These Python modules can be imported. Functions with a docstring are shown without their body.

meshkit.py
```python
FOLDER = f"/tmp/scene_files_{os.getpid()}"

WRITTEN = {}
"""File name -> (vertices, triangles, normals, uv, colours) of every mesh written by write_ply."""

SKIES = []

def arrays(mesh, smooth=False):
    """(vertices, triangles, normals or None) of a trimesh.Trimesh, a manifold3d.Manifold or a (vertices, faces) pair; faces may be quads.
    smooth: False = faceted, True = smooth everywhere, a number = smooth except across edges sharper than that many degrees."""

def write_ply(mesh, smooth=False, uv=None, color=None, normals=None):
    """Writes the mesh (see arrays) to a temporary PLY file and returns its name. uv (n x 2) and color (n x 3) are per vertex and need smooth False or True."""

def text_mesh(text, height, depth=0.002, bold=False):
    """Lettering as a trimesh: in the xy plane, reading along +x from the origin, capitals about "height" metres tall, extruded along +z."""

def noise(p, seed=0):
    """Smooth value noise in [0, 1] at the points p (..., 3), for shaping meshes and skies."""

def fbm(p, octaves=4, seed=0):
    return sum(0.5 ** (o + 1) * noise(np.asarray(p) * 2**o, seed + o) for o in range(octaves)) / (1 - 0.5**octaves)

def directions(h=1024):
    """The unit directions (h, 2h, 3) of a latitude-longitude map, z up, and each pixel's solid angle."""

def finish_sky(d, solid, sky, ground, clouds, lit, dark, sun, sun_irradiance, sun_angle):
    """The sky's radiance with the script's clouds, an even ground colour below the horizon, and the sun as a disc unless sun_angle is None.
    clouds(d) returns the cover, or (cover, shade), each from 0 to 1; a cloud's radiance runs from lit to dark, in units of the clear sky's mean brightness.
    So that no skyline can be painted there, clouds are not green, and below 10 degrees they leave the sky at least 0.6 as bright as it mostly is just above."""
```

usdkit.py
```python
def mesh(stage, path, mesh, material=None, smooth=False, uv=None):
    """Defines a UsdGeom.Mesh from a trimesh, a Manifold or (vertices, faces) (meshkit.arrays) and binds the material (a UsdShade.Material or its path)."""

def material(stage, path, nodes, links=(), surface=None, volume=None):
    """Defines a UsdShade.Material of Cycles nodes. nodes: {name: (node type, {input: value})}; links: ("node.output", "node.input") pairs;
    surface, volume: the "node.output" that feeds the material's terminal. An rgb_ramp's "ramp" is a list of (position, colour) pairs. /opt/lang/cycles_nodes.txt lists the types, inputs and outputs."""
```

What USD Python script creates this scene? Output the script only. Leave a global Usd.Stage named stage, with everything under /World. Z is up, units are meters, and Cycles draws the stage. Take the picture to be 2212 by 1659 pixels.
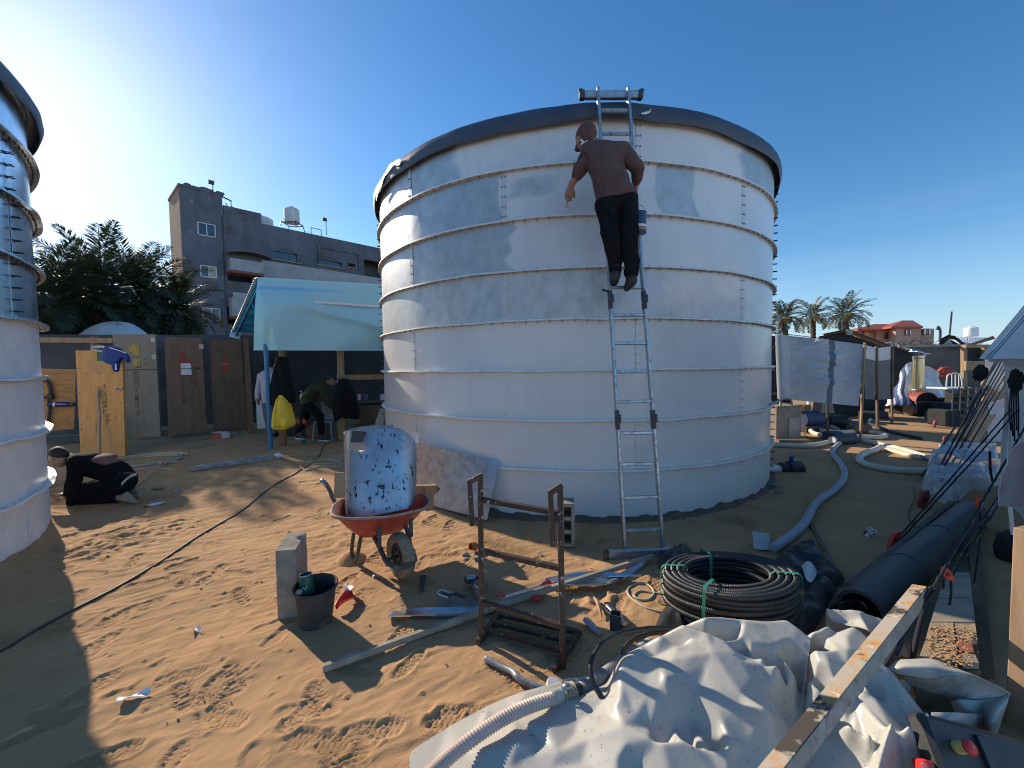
import math, random
import numpy as np, trimesh, usdkit, meshkit
from pxr import Usd, UsdGeom, UsdLux, UsdShade, Gf, Sdf, Vt
from manifold3d import Manifold
from scipy.interpolate import LinearNDInterpolator, NearestNDInterpolator
from scipy.ndimage import gaussian_filter, zoom

stage = Usd.Stage.CreateInMemory()
UsdGeom.SetStageUpAxis(stage, UsdGeom.Tokens.z)
UsdGeom.SetStageMetersPerUnit(stage, 1.0)
UsdGeom.Xform.Define(stage, '/World')

# ---------------------------------------------------------------- camera
EYE, PITCH, ROLL, FPX = 1.7035, .0443, -.013, 957.35 * 2212 / 2400   # FPX: focal length in units of a 2212 wide picture
_ev = np.array([0, math.sin(PITCH), math.cos(PITCH)])
FWD = np.array([0, math.cos(PITCH), -math.sin(PITCH)])
RIGHT = np.array([1., 0, 0]) * math.cos(ROLL) + _ev * math.sin(ROLL)
UPV = -np.array([1., 0, 0]) * math.sin(ROLL) + _ev * math.cos(ROLL)
cam = UsdGeom.Camera.Define(stage, '/World/camera')
cam.CreateHorizontalApertureAttr(36.0)
cam.CreateVerticalApertureAttr(27.0)
cam.CreateFocalLengthAttr(36.0 * FPX / 2212)
cam.CreateExposureAttr(0.54)
cam.CreateClippingRangeAttr(Gf.Vec2f(.05, 5000))
cam.AddTransformOp().Set(Gf.Matrix4d(*[*map(float, RIGHT), 0, *map(float, UPV), 0, *map(float, -FWD), 0, 0, 0, EYE, 1]))

# ---------------------------------------------------------------- sky and sun
SUN_AZ, SUN_EL = math.radians(-49.8), math.radians(25.0)
SUN = np.array([math.sin(SUN_AZ) * math.cos(SUN_EL), math.cos(SUN_AZ) * math.cos(SUN_EL), math.sin(SUN_EL)])
usdkit.material(stage, '/World/Looks/sky_look', {
    'sky': ('sky_texture', {'sky_type': 'single_scattering', 'sun_disc': False, 'sun_elevation': SUN_EL, 'sun_rotation': SUN_AZ,
                            'altitude': 0.0, 'air_density': 1.0, 'aerosol_density': .23, 'ozone_density': 3.0}),
    'geo': ('texture_coordinate', {}),
    'map': ('mapping', {'scale': (1.0, 1.0, 9.0), 'location': (.3, 0, 0)}),
    'n': ('noise_texture', {'scale': 2.6, 'detail': 6.0, 'roughness': .55, 'distortion': .6}),
    'sep': ('separate_xyz', {}),
    'low': ('map_range', {'from_min': .0, 'from_max': .30, 'to_min': .30, 'to_max': .0, 'clamp': True}),
    'th': ('map_range', {'from_min': .52, 'from_max': .80, 'to_min': 0.0, 'to_max': 1.0, 'clamp': True}),
    'cov': ('math', {'math_type': 'multiply'}),
    'mixc': ('mix', {'color2': (5.2, 5.5, 6.0)}),
    'hz': ('map_range', {'from_min': .0, 'from_max': .22, 'to_min': .62, 'to_max': .0, 'clamp': True}), 'hm': ('mix', {'color2': (2.9, 4.0, 5.6)}),
    'hs': ('hsv', {'saturation': 1.25, 'value': 1.0, 'hue': .5, 'fac': 1.0}),
    'bg': ('background_shader', {'strength': .118}),
}, [('geo.generated', 'map.vector'), ('map.vector', 'n.vector'), ('geo.generated', 'sep.vector'), ('sep.z', 'low.value'), ('n.fac', 'th.value'),
    ('th.result', 'cov.value1'), ('low.result', 'cov.value2'), ('cov.value', 'mixc.fac'), ('sky.color', 'hm.color1'), ('sep.z', 'hz.value'), ('hz.result', 'hm.fac'), ('hm.color', 'mixc.color1'), ('mixc.color', 'hs.color'), ('hs.color', 'bg.color')], surface='bg.background')
dome = UsdLux.DomeLight.Define(stage, '/World/sky')
UsdShade.MaterialBindingAPI.Apply(dome.GetPrim()).Bind(UsdShade.Material.Get(stage, '/World/Looks/sky_look'))
dome.GetPrim().SetCustomDataByKey('kind', 'structure')
dome.GetPrim().SetCustomDataByKey('label', 'clear blue winter sky with thin cloud low down')
sun = UsdLux.DistantLight.Define(stage, '/World/sun')
sun.CreateIntensityAttr(1.15)
sun.CreateAngleAttr(.5)
sun.CreateNormalizeAttr(True)
sun.CreateColorAttr(Gf.Vec3f(1.0, .87, .70))
_z = SUN / np.linalg.norm(SUN)
_x = np.cross([0, 0, 1], _z); _x /= np.linalg.norm(_x)
_y = np.cross(_z, _x)
sun.AddTransformOp().Set(Gf.Matrix4d(*[*map(float, _x), 0, *map(float, _y), 0, *map(float, _z), 0, *map(float, SUN * 80), 1]))

# ---------------------------------------------------------------- helpers
def ray(px, py):
    return RIGHT * (px - 1106) / FPX - UPV * (py - 829.5) / FPX + FWD
CAM = np.array([0, 0, EYE])
def G(px, py, z=0.0):                     # the point at height z that the photograph shows there
    d = ray(px, py); return CAM + d * ((z - EYE) / d[2])
def Yd(px, py, y):                        # ... and at depth y
    d = ray(px, py); return CAM + d * (y / d[1])
def V(*a): return np.array(a, float)
def nrm(v):
    v = np.asarray(v, float); return v / max(np.linalg.norm(v), 1e-12)
def fb(p, s=1.0, o=4, seed=0): return meshkit.fbm(np.asarray(p) * s, o, seed)

_names = {}
def numbered(parent, name):
    k = (parent, name); n = _names.get(k, 0); _names[k] = n + 1
    return name if n == 0 else f'{name}_{n:03d}'
class T:
    """A thing (or the setting, or a part): its prim path and the world position of its origin."""
    def __init__(s, path, loc): s.path, s.loc = path, np.asarray(loc, float)
def tag(prim, label=None, cat=None, group=None, kind=None):
    for k, v in (('label', label), ('category', cat), ('group', group), ('kind', kind)):
        if v: prim.SetCustomDataByKey(k, v)
def thing(name, label, cat, loc=(0, 0, 0), group=None, kind=None):
    path = '/World/' + numbered('', name)
    x = UsdGeom.Xform.Define(stage, path); x.AddTranslateOp().Set(Gf.Vec3d(*map(float, loc)))
    tag(x.GetPrim(), label, cat, group, kind)
    return T(path, loc)
def part(t, name, mesh, mat, smooth=False, label=None, kind=None, prim=None):
    """mesh in world coordinates, made a child of t."""
    if isinstance(mesh, MB): mesh = mesh.get()
    elif hasattr(mesh, 'vertices'): mesh = (np.array(mesh.vertices), np.array(mesh.faces))
    elif hasattr(mesh, 'to_mesh'):
        q = mesh.to_mesh(); mesh = (np.array(q.vert_properties[:, :3], float), np.array(q.tri_verts))
    path = t.path + '/' + numbered(t.path, name)
    m = usdkit.mesh(stage, path, (np.asarray(mesh[0]) - t.loc, mesh[1]), mat, smooth=smooth)
    tag(m.GetPrim(), label, None, None, kind)
    if prim is not None:
        for k, v in prim.items():
            UsdGeom.PrimvarsAPI(m).CreatePrimvar(k, Sdf.ValueTypeNames.FloatArray, 'vertex').Set(Vt.FloatArray.FromNumpy(np.asarray(v, np.float32)))
    return T(path, t.loc)
def single(name, mesh, mat, label, cat, smooth=False, group=None, kind=None, prim=None):
    if isinstance(mesh, MB): mesh = mesh.get()
    v = np.asarray(mesh[0]); loc = V(v[:, 0].mean(), v[:, 1].mean(), v[:, 2].min())
    path = '/World/' + numbered('', name)
    m = usdkit.mesh(stage, path, (v - loc, mesh[1]), mat, smooth=smooth)
    m.AddTranslateOp().Set(Gf.Vec3d(*map(float, loc)))
    tag(m.GetPrim(), label, cat, group, kind)
    if prim is not None:
        for k, q in prim.items():
            UsdGeom.PrimvarsAPI(m).CreatePrimvar(k, Sdf.ValueTypeNames.FloatArray, 'vertex').Set(Vt.FloatArray.FromNumpy(np.asarray(q, np.float32)))
    return T(path, loc)

_BOXF = np.array([[0,2,3],[0,3,1],[4,5,7],[4,7,6],[0,1,5],[0,5,4],[2,6,7],[2,7,3],[0,4,6],[0,6,2],[1,3,7],[1,7,5]])
class MB:
    """Collects shapes that become one mesh."""
    def __init__(s): s.v, s.f, s.n = [], [], 0
    def add(s, v, f):
        v = np.asarray(v, float); f = np.asarray(f, int)
        if f.shape[1] == 4: f = np.vstack([f[:, [0, 1, 2]], f[:, [0, 2, 3]]])
        s.v.append(v); s.f.append(f + s.n); s.n += len(v); return s
    def mesh(s, m): 
        if hasattr(m, 'to_mesh'):
            q = m.to_mesh(); return s.add(q.vert_properties[:, :3], q.tri_verts)
        return s.add(m.vertices, m.faces)
    def get(s): return np.vstack(s.v), np.vstack(s.f)
    def frame(s, c, ax, ay, az, bev=0.0):         # box: centre and three half axes (vectors); bev: chamfer in metres
        c, ax, ay, az = (np.asarray(q, float) for q in (c, ax, ay, az))
        if not bev:
            return s.add([c + i * ax + j * ay + k * az for i in (-1, 1) for j in (-1, 1) for k in (-1, 1)], _BOXF)
        L = [np.linalg.norm(a) for a in (ax, ay, az)]; b = min(bev, .45 * min(L)) ; r = [1 - b / q for q in L]
        P = []
        for i in (-1, 1):
            for j in (-1, 1):
                for k in (-1, 1):
                    P += [c + i*ax + j*r[1]*ay + k*r[2]*az, c + i*r[0]*ax + j*ay + k*r[2]*az, c + i*r[0]*ax + j*r[1]*ay + k*az]
        return s.mesh(Manifold.hull_points(np.array(P)))
    def box(s, c, size, rz=0.0, bev=0.0):
        a, b = math.cos(rz), math.sin(rz); h = np.asarray(size, float) / 2
        return s.frame(c, V(a, b, 0) * h[0], V(-b, a, 0) * h[1], V(0, 0, h[2]), bev)
    def bar(s, p0, p1, w, h, up=(0, 0, 1), bev=0.0, ext=0.0):
        p0, p1 = np.asarray(p0, float), np.asarray(p1, float); d = nrm(p1 - p0); p0, p1 = p0 - d * ext, p1 + d * ext
        sx = np.cross(d, up)
        if np.linalg.norm(sx) < 1e-3: sx = np.cross(d, (1, 0, 0))
        sx = nrm(sx); sy = np.cross(sx, d)
        return s.frame((p0 + p1) / 2, (p1 - p0) / 2, sx * w / 2, sy * h / 2, bev)
    def tube(s, pts, r, n=8, cap=True, closed=False):
        P = np.asarray(pts, float); m = len(P); r = np.broadcast_to(np.asarray(r, float), (m,))
        if closed: t = np.roll(P, -1, 0) - np.roll(P, 1, 0)
        else: t = np.gradient(P, axis=0)
        t /= np.maximum(np.linalg.norm(t, axis=1, keepdims=True), 1e-9)
        u = np.cross(t[0], (0, 0, 1.0)); 
        if np.linalg.norm(u) < .2: u = np.cross(t[0], (0, 1.0, 0))
        u = nrm(u); a = np.linspace(0, 2 * np.pi, n, endpoint=False); R = []
        for i in range(m):
            u = nrm(u - t[i] * np.dot(u, t[i])); w = np.cross(t[i], u)
            R.append(P[i] + r[i] * (np.cos(a)[:, None] * u + np.sin(a)[:, None] * w))
        v = np.vstack(R); k = np.arange(n); f = []
        for i in range(m if closed else m - 1):
            A, B = i * n + k, ((i + 1) % m) * n + k; A2, B2 = i * n + (k + 1) % n, ((i + 1) % m) * n + (k + 1) % n
            f.append(np.stack([A, A2, B2, B], 1))
        f = np.vstack(f); f = np.vstack([f[:, [0, 1, 2]], f[:, [0, 2, 3]]])
        if cap and not closed:
            v = np.vstack([v, P[:1], P[-1:]]); c0, c1 = len(v) - 2, len(v) - 1
            f = np.vstack([f, np.stack([np.full(n, c0), (k + 1) % n, k], 1), np.stack([np.full(n, c1), (m - 1) * n + k, (m - 1) * n + (k + 1) % n], 1)])
        return s.add(v, f)
    def lathe(s, prof, c=(0, 0, 0), axis=(0, 0, 1), n=24, a0=0, a1=2 * np.pi):
        prof = np.asarray(prof, float); az = nrm(axis); ax = np.cross(az, (0, 0, 1.0) if abs(az[2]) < .9 else (1.0, 0, 0)); ax = nrm(ax); ay = np.cross(az, ax)
        full = abs(a1 - a0 - 2 * np.pi) < 1e-6; a = np.linspace(a0, a1, n, endpoint=not full); k = len(prof)
        v = np.asarray(c) + prof[None, :, 0, None] * (np.cos(a)[:, None, None] * ax + np.sin(a)[:, None, None] * ay) + prof[None, :, 1, None] * az
        i, j = np.meshgrid(np.arange(n if full else n - 1), np.arange(k - 1), indexing='ij'); i2 = (i + 1) % n
        f = np.stack([i * k + j, i2 * k + j, i2 * k + j + 1, i * k + j + 1], -1).reshape(-1, 4)
        return s.add(v.reshape(-1, 3), f)
    def grid(s, P, flip=False):
        P = np.asarray(P, float); n, m = P.shape[:2]; i, j = np.meshgrid(np.arange(n - 1), np.arange(m - 1), indexing='ij')
        f = np.stack([i * m + j, (i + 1) * m + j, (i + 1) * m + j + 1, i * m + j + 1], -1).reshape(-1, 4)
        return s.add(P.reshape(-1, 3), f[:, ::-1] if flip else f)
    def slab(s, P, t):                            # grid with thickness t
        P = np.asarray(P, float); n, m = P.shape[:2]
        du, dv = np.gradient(P, axis=0), np.gradient(P, axis=1); N = np.cross(du, dv); N /= np.maximum(np.linalg.norm(N, axis=-1, keepdims=True), 1e-9)
        s.grid(P + N * t / 2); s.grid(P - N * t / 2, True)
        for e in ([(i, 0) for i in range(n)], [(i, m - 1) for i in range(n)][::-1], [(0, j) for j in range(m)][::-1], [(n - 1, j) for j in range(m)]):
            I = np.array(e); A = P[I[:, 0], I[:, 1]]; B = N[I[:, 0], I[:, 1]] * t / 2
            s.grid(np.stack([A + B, A - B], 1))
        return s
    def prism(s, poly, d):                        # planar convex-ish polygon (k,3) extruded by vector d
        poly = np.asarray(poly, float); k = len(poly); v = np.vstack([poly, poly + d]); i = np.arange(k); j = (i + 1) % k
        c = np.vstack([poly.mean(0), poly.mean(0) + d]); v = np.vstack([v, c])
        f = np.vstack([np.stack([i, j, j + k], 1), np.stack([i, j + k, i + k], 1), np.stack([np.full(k, 2 * k), j, i], 1), np.stack([np.full(k, 2 * k + 1), i + k, j + k], 1)])
        return s.add(v, f)
    def ball(s, c, r, sub=2):
        m = trimesh.creation.icosphere(sub, 1.0); return s.add(m.vertices * np.asarray(r) + c, m.faces)

def spline(pts, n=40, closed=False):
    P = np.asarray(pts, float); k = len(P); out = []
    for x in np.linspace(0, k if closed else k - 1, n, endpoint=not closed):
        i = min(int(x), k - 1 if closed else k - 2); t = x - i
        q = [P[(i + d) % k] if closed else P[np.clip(i + d, 0, k - 1)] for d in (-1, 0, 1, 2)]
        out.append(.5 * (2 * q[1] + (q[2] - q[0]) * t + (2 * q[0] - 5 * q[1] + 4 * q[2] - q[3]) * t * t + (3 * q[1] - q[0] - 3 * q[2] + q[3]) * t ** 3))
    return np.array(out)
def bilin(bl, br, tr, tl, n, m):
    u, v = np.linspace(0, 1, n)[:, None, None], np.linspace(0, 1, m)[None, :, None]
    return (1 - u) * (1 - v) * bl + u * (1 - v) * br + u * v * tr + (1 - u) * v * tl
def text_on(text, height, o, ux, uy, depth=.0015, bold=False):
    m = meshkit.text_mesh(text, height, depth, bold); v = np.asarray(m.vertices); ux, uy = nrm(ux), nrm(uy)
    return np.asarray(o) + v[:, :1] * ux + v[:, 1:2] * uy + v[:, 2:] * np.cross(ux, uy), np.asarray(m.faces)

# ---------------------------------------------------------------- materials
_mats = {}
def pm(name, c1, c2=None, scale=6., rough=.6, metal=0., bump=0., bscale=40., spec=.5, stretch=(1, 1, 1), lo=.35, hi=.65, detail=5., spots=None, spots2=None, transl=0., coat=None, bstretch=None, distort=0., rough2=None, extra=None):
    """Principled look: two colours mixed by noise; spots = (scale, threshold, softness, colour, stretch) lays a third over it; bump by noise."""
    if name in _mats: return _mats[name]
    c2 = c2 if c2 is not None else tuple(.8 * x for x in c1)
    N = {'geo': ('geometry', {}), 'mp': ('mapping', {'scale': stretch}), 'n': ('noise_texture', {'scale': scale, 'detail': detail, 'roughness': .6, 'distortion': distort}),
         'r': ('rgb_ramp', {'ramp': [(0, c1), (lo, c1), (hi, c2), (1, c2)]}),
         'p': ('principled_bsdf', {'roughness': rough, 'metallic': metal, 'specular_ior_level': spec, **(extra or {})})}
    L = [('geo.position', 'mp.vector'), ('mp.vector', 'n.vector'), ('n.fac', 'r.fac')]
    col = 'r.color'
    for q, sp in enumerate((spots, spots2)):
        if sp:
            sc, th, soft, c3 = sp[:4]
            N |= {f'm{q}': ('mapping', {'scale': sp[4] if len(sp) > 4 else (1, 1, 1), 'location': (3.1 * q, 1.7, .4)}), f's{q}': ('noise_texture', {'scale': sc, 'detail': 6., 'roughness': .65}),
                  f't{q}': ('map_range', {'from_min': th, 'from_max': th + soft, 'to_min': 0., 'to_max': 1., 'clamp': True}), f'x{q}': ('mix', {'color2': c3})}
            L += [('geo.position', f'm{q}.vector'), (f'm{q}.vector', f's{q}.vector'), (f's{q}.fac', f't{q}.value'), (f't{q}.result', f'x{q}.fac'), (col, f'x{q}.color1')]
            col = f'x{q}.color'
    L.append((col, 'p.base_color'))
    if rough2 is not None:
        N['rr'] = ('map_range', {'from_min': .3, 'from_max': .7, 'to_min': rough, 'to_max': rough2, 'clamp': True}); L += [('n.fac', 'rr.value'), ('rr.result', 'p.roughness')]
    if bump:
        N |= {'mb': ('mapping', {'scale': bstretch or stretch}), 'bn': ('noise_texture', {'scale': bscale, 'detail': 4., 'roughness': .6}), 'b': ('bump', {'strength': 1.0, 'distance': bump})}
        L += [('geo.position', 'mb.vector'), ('mb.vector', 'bn.vector'), ('bn.fac', 'b.height'), ('b.normal', 'p.normal')]
    surf = 'p.BSDF'
    if transl:
        N |= {'tl': ('translucent_bsdf', {}), 'mc': ('mix_closure', {'fac': transl})}
        L += [(col, 'tl.color'), ('p.BSDF', 'mc.closure1'), ('tl.BSDF', 'mc.closure2')]; surf = 'mc.closure'
    _mats[name] = usdkit.material(stage, '/World/Looks/' + name, N, L, surface=surf)
    return _mats[name]
def plain(name, c, rough=.6, metal=0., **k): return pm(name, c, tuple(.86 * x for x in c), rough=rough, metal=metal, **k)

sand = pm('sand', (.49, .295, .152), (.415, .246, .124), scale=2.2, rough=.95, spec=.15, detail=8., bump=.004, bscale=130., spots=(.9, .56, .12, (.28, .165, .08)), spots2=(55., .63, .06, (.46, .31, .17)))
galv = pm('galvanised', (.60, .63, .66), (.42, .46, .50), scale=9., rough=.22, metal=.92, rough2=.38, detail=6., bump=.0006, bscale=14., spots=(5., .6, .1, (.30, .34, .38)))
galv_bright = pm('galvanised_bright', (.72, .76, .80), (.56, .60, .66), scale=3., rough=.16, metal=.95, rough2=.30, bump=.0012, bscale=4.)
galv_dull = pm('galvanised_dull', (.40, .42, .44), (.26, .28, .30), scale=14., rough=.42, metal=.8, rough2=.6, bump=.001, bscale=50.)
scraped = pm('scraped_metal', (.44, .46, .50), (.28, .30, .34), scale=3., rough=.29, metal=.93, rough2=.44, bump=.0008, bscale=12., spots=(17., .585, .03, (.035, .032, .03), (1.6, 1.6, .55)), spots2=(9., .615, .03, (.07, .065, .06)))
mottled = pm('mottled_metal', (.56, .58, .60), (.33, .35, .38), scale=10., rough=.3, metal=.85, rough2=.5, bump=.001, bscale=20., spots=(6., .62, .06, (.33, .31, .29)), spots2=(9., .64, .05, (.80, .82, .84)))
white_coat = pm('white_coat', (.70, .70, .70), (.60, .61, .63), scale=5., rough=.42, bump=.0006, bscale=30., spots=(3., .64, .12, (.50, .53, .58)))
liner = pm('dark_liner', (.030, .040, .062), (.045, .055, .080), scale=3., rough=.5, bump=.004, bscale=6.)
alu = pm('worn_aluminium', (.56, .57, .58), (.30, .31, .32), scale=30., rough=.28, metal=.9, rough2=.5, spots=(45., .60, .05, (.16, .16, .16), (1, 1, .3)), spots2=(30., .64, .04, (.78, .78, .76)))
black_plastic = pm('black_plastic', (.018, .018, .019), (.028, .028, .028), scale=8., rough=.42)
black_rubber = pm('black_rubber', (.022, .021, .020), (.035, .032, .029), scale=12., rough=.65)
rusty = pm('rusty_paint', (.075, .040, .025), (.045, .028, .022), scale=14., rough=.55, metal=.15, bump=.001, bscale=80., spots=(30., .62, .05, (.45, .43, .41)), spots2=(18., .60, .08, (.17, .075, .03)))
timber = pm('timber', (.40, .26, .14), (.27, .165, .085), scale=5., rough=.75, stretch=(3, 3, .6), detail=8., bump=.0015, bscale=30., distort=.5)
timber_dark = pm('timber_dark', (.20, .125, .07), (.12, .075, .045), scale=5., rough=.8, stretch=(3, 3, .6), detail=8.)
timber_grey = pm('timber_grey', (.36, .31, .235), (.25, .21, .155), scale=4., rough=.85, stretch=(1, 3, 1), detail=8., bump=.001, bscale=40.)
ply_orange = pm('plywood_orange', (.56, .29, .085), (.44, .22, .06), scale=2.5, rough=.6, stretch=(5, 5, .6), detail=7., distort=.8, spots=(3., .6, .15, (.36, .20, .08)))
ply_knotty = pm('plywood_knotty', (.52, .28, .10), (.34, .16, .06), scale=2.2, rough=.65, stretch=(1.2, 1.2, 5), detail=8., distort=2.2)
ply_grey = pm('plywood_grey', (.27, .225, .165), (.22, .18, .135), scale=2., rough=.7, stretch=(4, 4, .6), detail=7., spots=(2.5, .6, .12, (.17, .14, .11)))
ply_brown = pm('plywood_brown', (.25, .145, .085), (.19, .105, .062), scale=2., rough=.65, stretch=(4, 4, .6), detail=7., spots=(2.5, .6, .12, (.14, .085, .055)))
ply_dark = pm('plywood_dark', (.19, .108, .068), (.145, .082, .052), scale=2., rough=.65, stretch=(4, 4, .6), detail=7., spots=(2.5, .6, .12, (.11, .065, .045)))
concrete = pm('concrete', (.31, .265, .215), (.225, .19, .155), scale=12., rough=.92, bump=.003, bscale=60., spots=(40., .62, .05, (.14, .125, .11)))
render_grey = pm('cement_render', (.138, .148, .172), (.094, .100, .118), scale=1.0, rough=.95, detail=9., spots=(.7, .54, .12, (.085, .082, .082)), stretch=(1, 1, .45), spots2=(2.2, .62, .06, (.22, .21, .20)))
blue_sheet = pm('blue_tarpaulin', (.52, .88, .96), (.46, .82, .93), scale=1.5, rough=.5, transl=.15)
blue_metal = plain('blue_paint', (.03, .19, .40), .45)
white_fabric = pm('white_fabric', (.82, .80, .77), (.76, .74, .72), scale=3., rough=.8, transl=.2, bump=.003, bscale=14.)
tarp_white = pm('tarp_white', (.70, .71, .71), (.62, .63, .64), scale=3., rough=.5, transl=.12, bump=.006, bscale=9., bstretch=(1, 1, 2.6), spots=(4., .66, .1, (.48, .46, .42)))
stripe_grey = pm('stripe_grey', (.16, .18, .21), (.13, .145, .17), scale=3., rough=.6, bump=.006, bscale=11., bstretch=(1, 1, 2.2))
stripe_blue = pm('stripe_blue', (.05, .09, .20), (.04, .075, .17), scale=3., rough=.6)
grey_fabric = pm('grey_fabric', (.24, .235, .22), (.19, .185, .175), scale=5., rough=.85, bump=.004, bscale=9., transl=.1)
dark_fabric = pm('dark_fabric', (.014, .015, .018), (.024, .025, .028), scale=5., rough=.9, bump=.004, bscale=10.)
black_cloth = pm('black_cloth', (.009, .009, .011), (.015, .015, .017), scale=12., rough=.95, spec=.1, bump=.012, bscale=13.)
brown_cloth = pm('brown_cloth', (.135, .078, .068), (.105, .060, .053), scale=9., rough=.95, spec=.2, bump=.012, bscale=13., spots=(26., .70, .04, (.45, .42, .40)))
olive_cloth = pm('olive_cloth', (.062, .058, .028), (.045, .042, .022), scale=9., rough=.95, spec=.2, bump=.012, bscale=13.)
lilac_cloth = pm('lilac_cloth', (.50, .46, .52), (.42, .385, .44), scale=9., rough=.95, spec=.2, bump=.012, bscale=13.)
denim = pm('denim', (.13, .15, .19), (.10, .115, .15), scale=20., rough=.95, spec=.2)
skin = pm('skin', (.36, .19, .125), (.31, .16, .105), scale=20., rough=.55, spec=.35)
skin_pale = pm('skin_dusty', (.40, .30, .23), (.34, .25, .19), scale=20., rough=.7, spec=.3)
hair = plain('hair', (.018, .012, .009), .6)
yellow_cloth = pm('yellow_rainwear', (.80, .54, .03), (.70, .46, .025), scale=6., rough=.5, bump=.006, bscale=14., bstretch=(1, 1, 2))
red_plastic = plain('red_plastic', (.62, .03, .025), .35)
dull_red = plain('dull_red', (.30, .03, .035), .5)
white_plastic = plain('white_plastic', (.78, .78, .76), .4)
steel_dark = plain('dark_steel', (.08, .08, .085), .45, .7)
pvc_grey = pm('grey_hose', (.36, .37, .40), (.29, .30, .33), scale=9., rough=.55, spots=(14., .62, .08, (.22, .20, .18)))
pvc_cream = pm('cream_hose', (.66, .60, .48), (.54, .48, .37), scale=9., rough=.5, spots=(10., .62, .08, (.36, .30, .22)))
leaf_dark = pm('palm_leaf_dark', (.050, .070, .032), (.032, .048, .024), scale=3., rough=.5, transl=.25)
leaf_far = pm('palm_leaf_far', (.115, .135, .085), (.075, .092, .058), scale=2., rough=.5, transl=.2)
bark = pm('palm_bark', (.105, .080, .058), (.065, .050, .038), scale=10., rough=.95, bump=.01, bscale=12.)
# ================================================================ ground
rng = np.random.default_rng(7)
def gz(x, y):                                  # the ground's broad relief
    p = np.stack([np.asarray(x, float), np.asarray(y, float), np.zeros_like(np.asarray(x, float))], -1)
    near = np.clip(1.4 - np.hypot(p[..., 0], p[..., 1] - 3) / 14, 0, 1)
    return (.05 * (meshkit.fbm(p * .55, 3, 3) - .5) + .035 * (meshkit.fbm(p * 1.7, 3, 9) - .5)) * near
def Gs(px, py, dz=0.0):                        # ground point with relief
    q = G(px, py); z = float(gz(q[0], q[1])); q = G(px, py, z); q[2] = float(gz(q[0], q[1])) + dz; return q

def spaced(a, b, s0, grow):
    o = [a]
    while abs(o[-1] - a) < abs(b - a): o.append(o[-1] + math.copysign(s0, b - a)); s0 *= grow
    return np.array(o)
xs = np.concatenate([spaced(-6.0, -900, .03, 1.09)[:0:-1], np.arange(-6.0, 4.0, .0135), spaced(4.0, 900, .02, 1.09)])
ys = np.concatenate([spaced(.9, -300, .05, 1.2)[:0:-1], spaced(.9, 6.4, .0105, 1.0028), spaced(6.45, 1200, .04, 1.08)])
XX, YY = np.meshgrid(xs, ys, indexing='ij')
ZZ = gz(XX, YY)
i0, i1 = np.searchsorted(xs, [-6.05, 4.05]); j0, j1 = np.searchsorted(ys, [.85, 7.2])
sx, sy = XX[i0:i1, j0:j1], YY[i0:i1, j0:j1]
P3 = np.stack([sx, sy, 0 * sx], -1)
rot = lambda p, a: np.stack([p[..., 0] * math.cos(a) + p[..., 1] * math.sin(a), -p[..., 0] * math.sin(a) + p[..., 1] * math.cos(a), p[..., 2]], -1)
wob = .25 * (meshkit.fbm(P3 * 1.3, 3, 21) - .5)
r1 = rot(P3 + wob[..., None], math.radians(28)) * [2.2, 9.0, 1]
rid = 1 - np.abs(2 * meshkit.fbm(r1 * 1.5, 3, 5) - 1)
fade = meshkit.fbm(P3 * .8, 3, 33)
d = .012 * (rid - .75) * np.clip((fade - .34) * 4, .15, 1)
d += .010 * (meshkit.fbm(P3 * 6.5, 4, 13) - .5) + .006 * (meshkit.fbm(P3 * 26, 3, 17) - .5)
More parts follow.
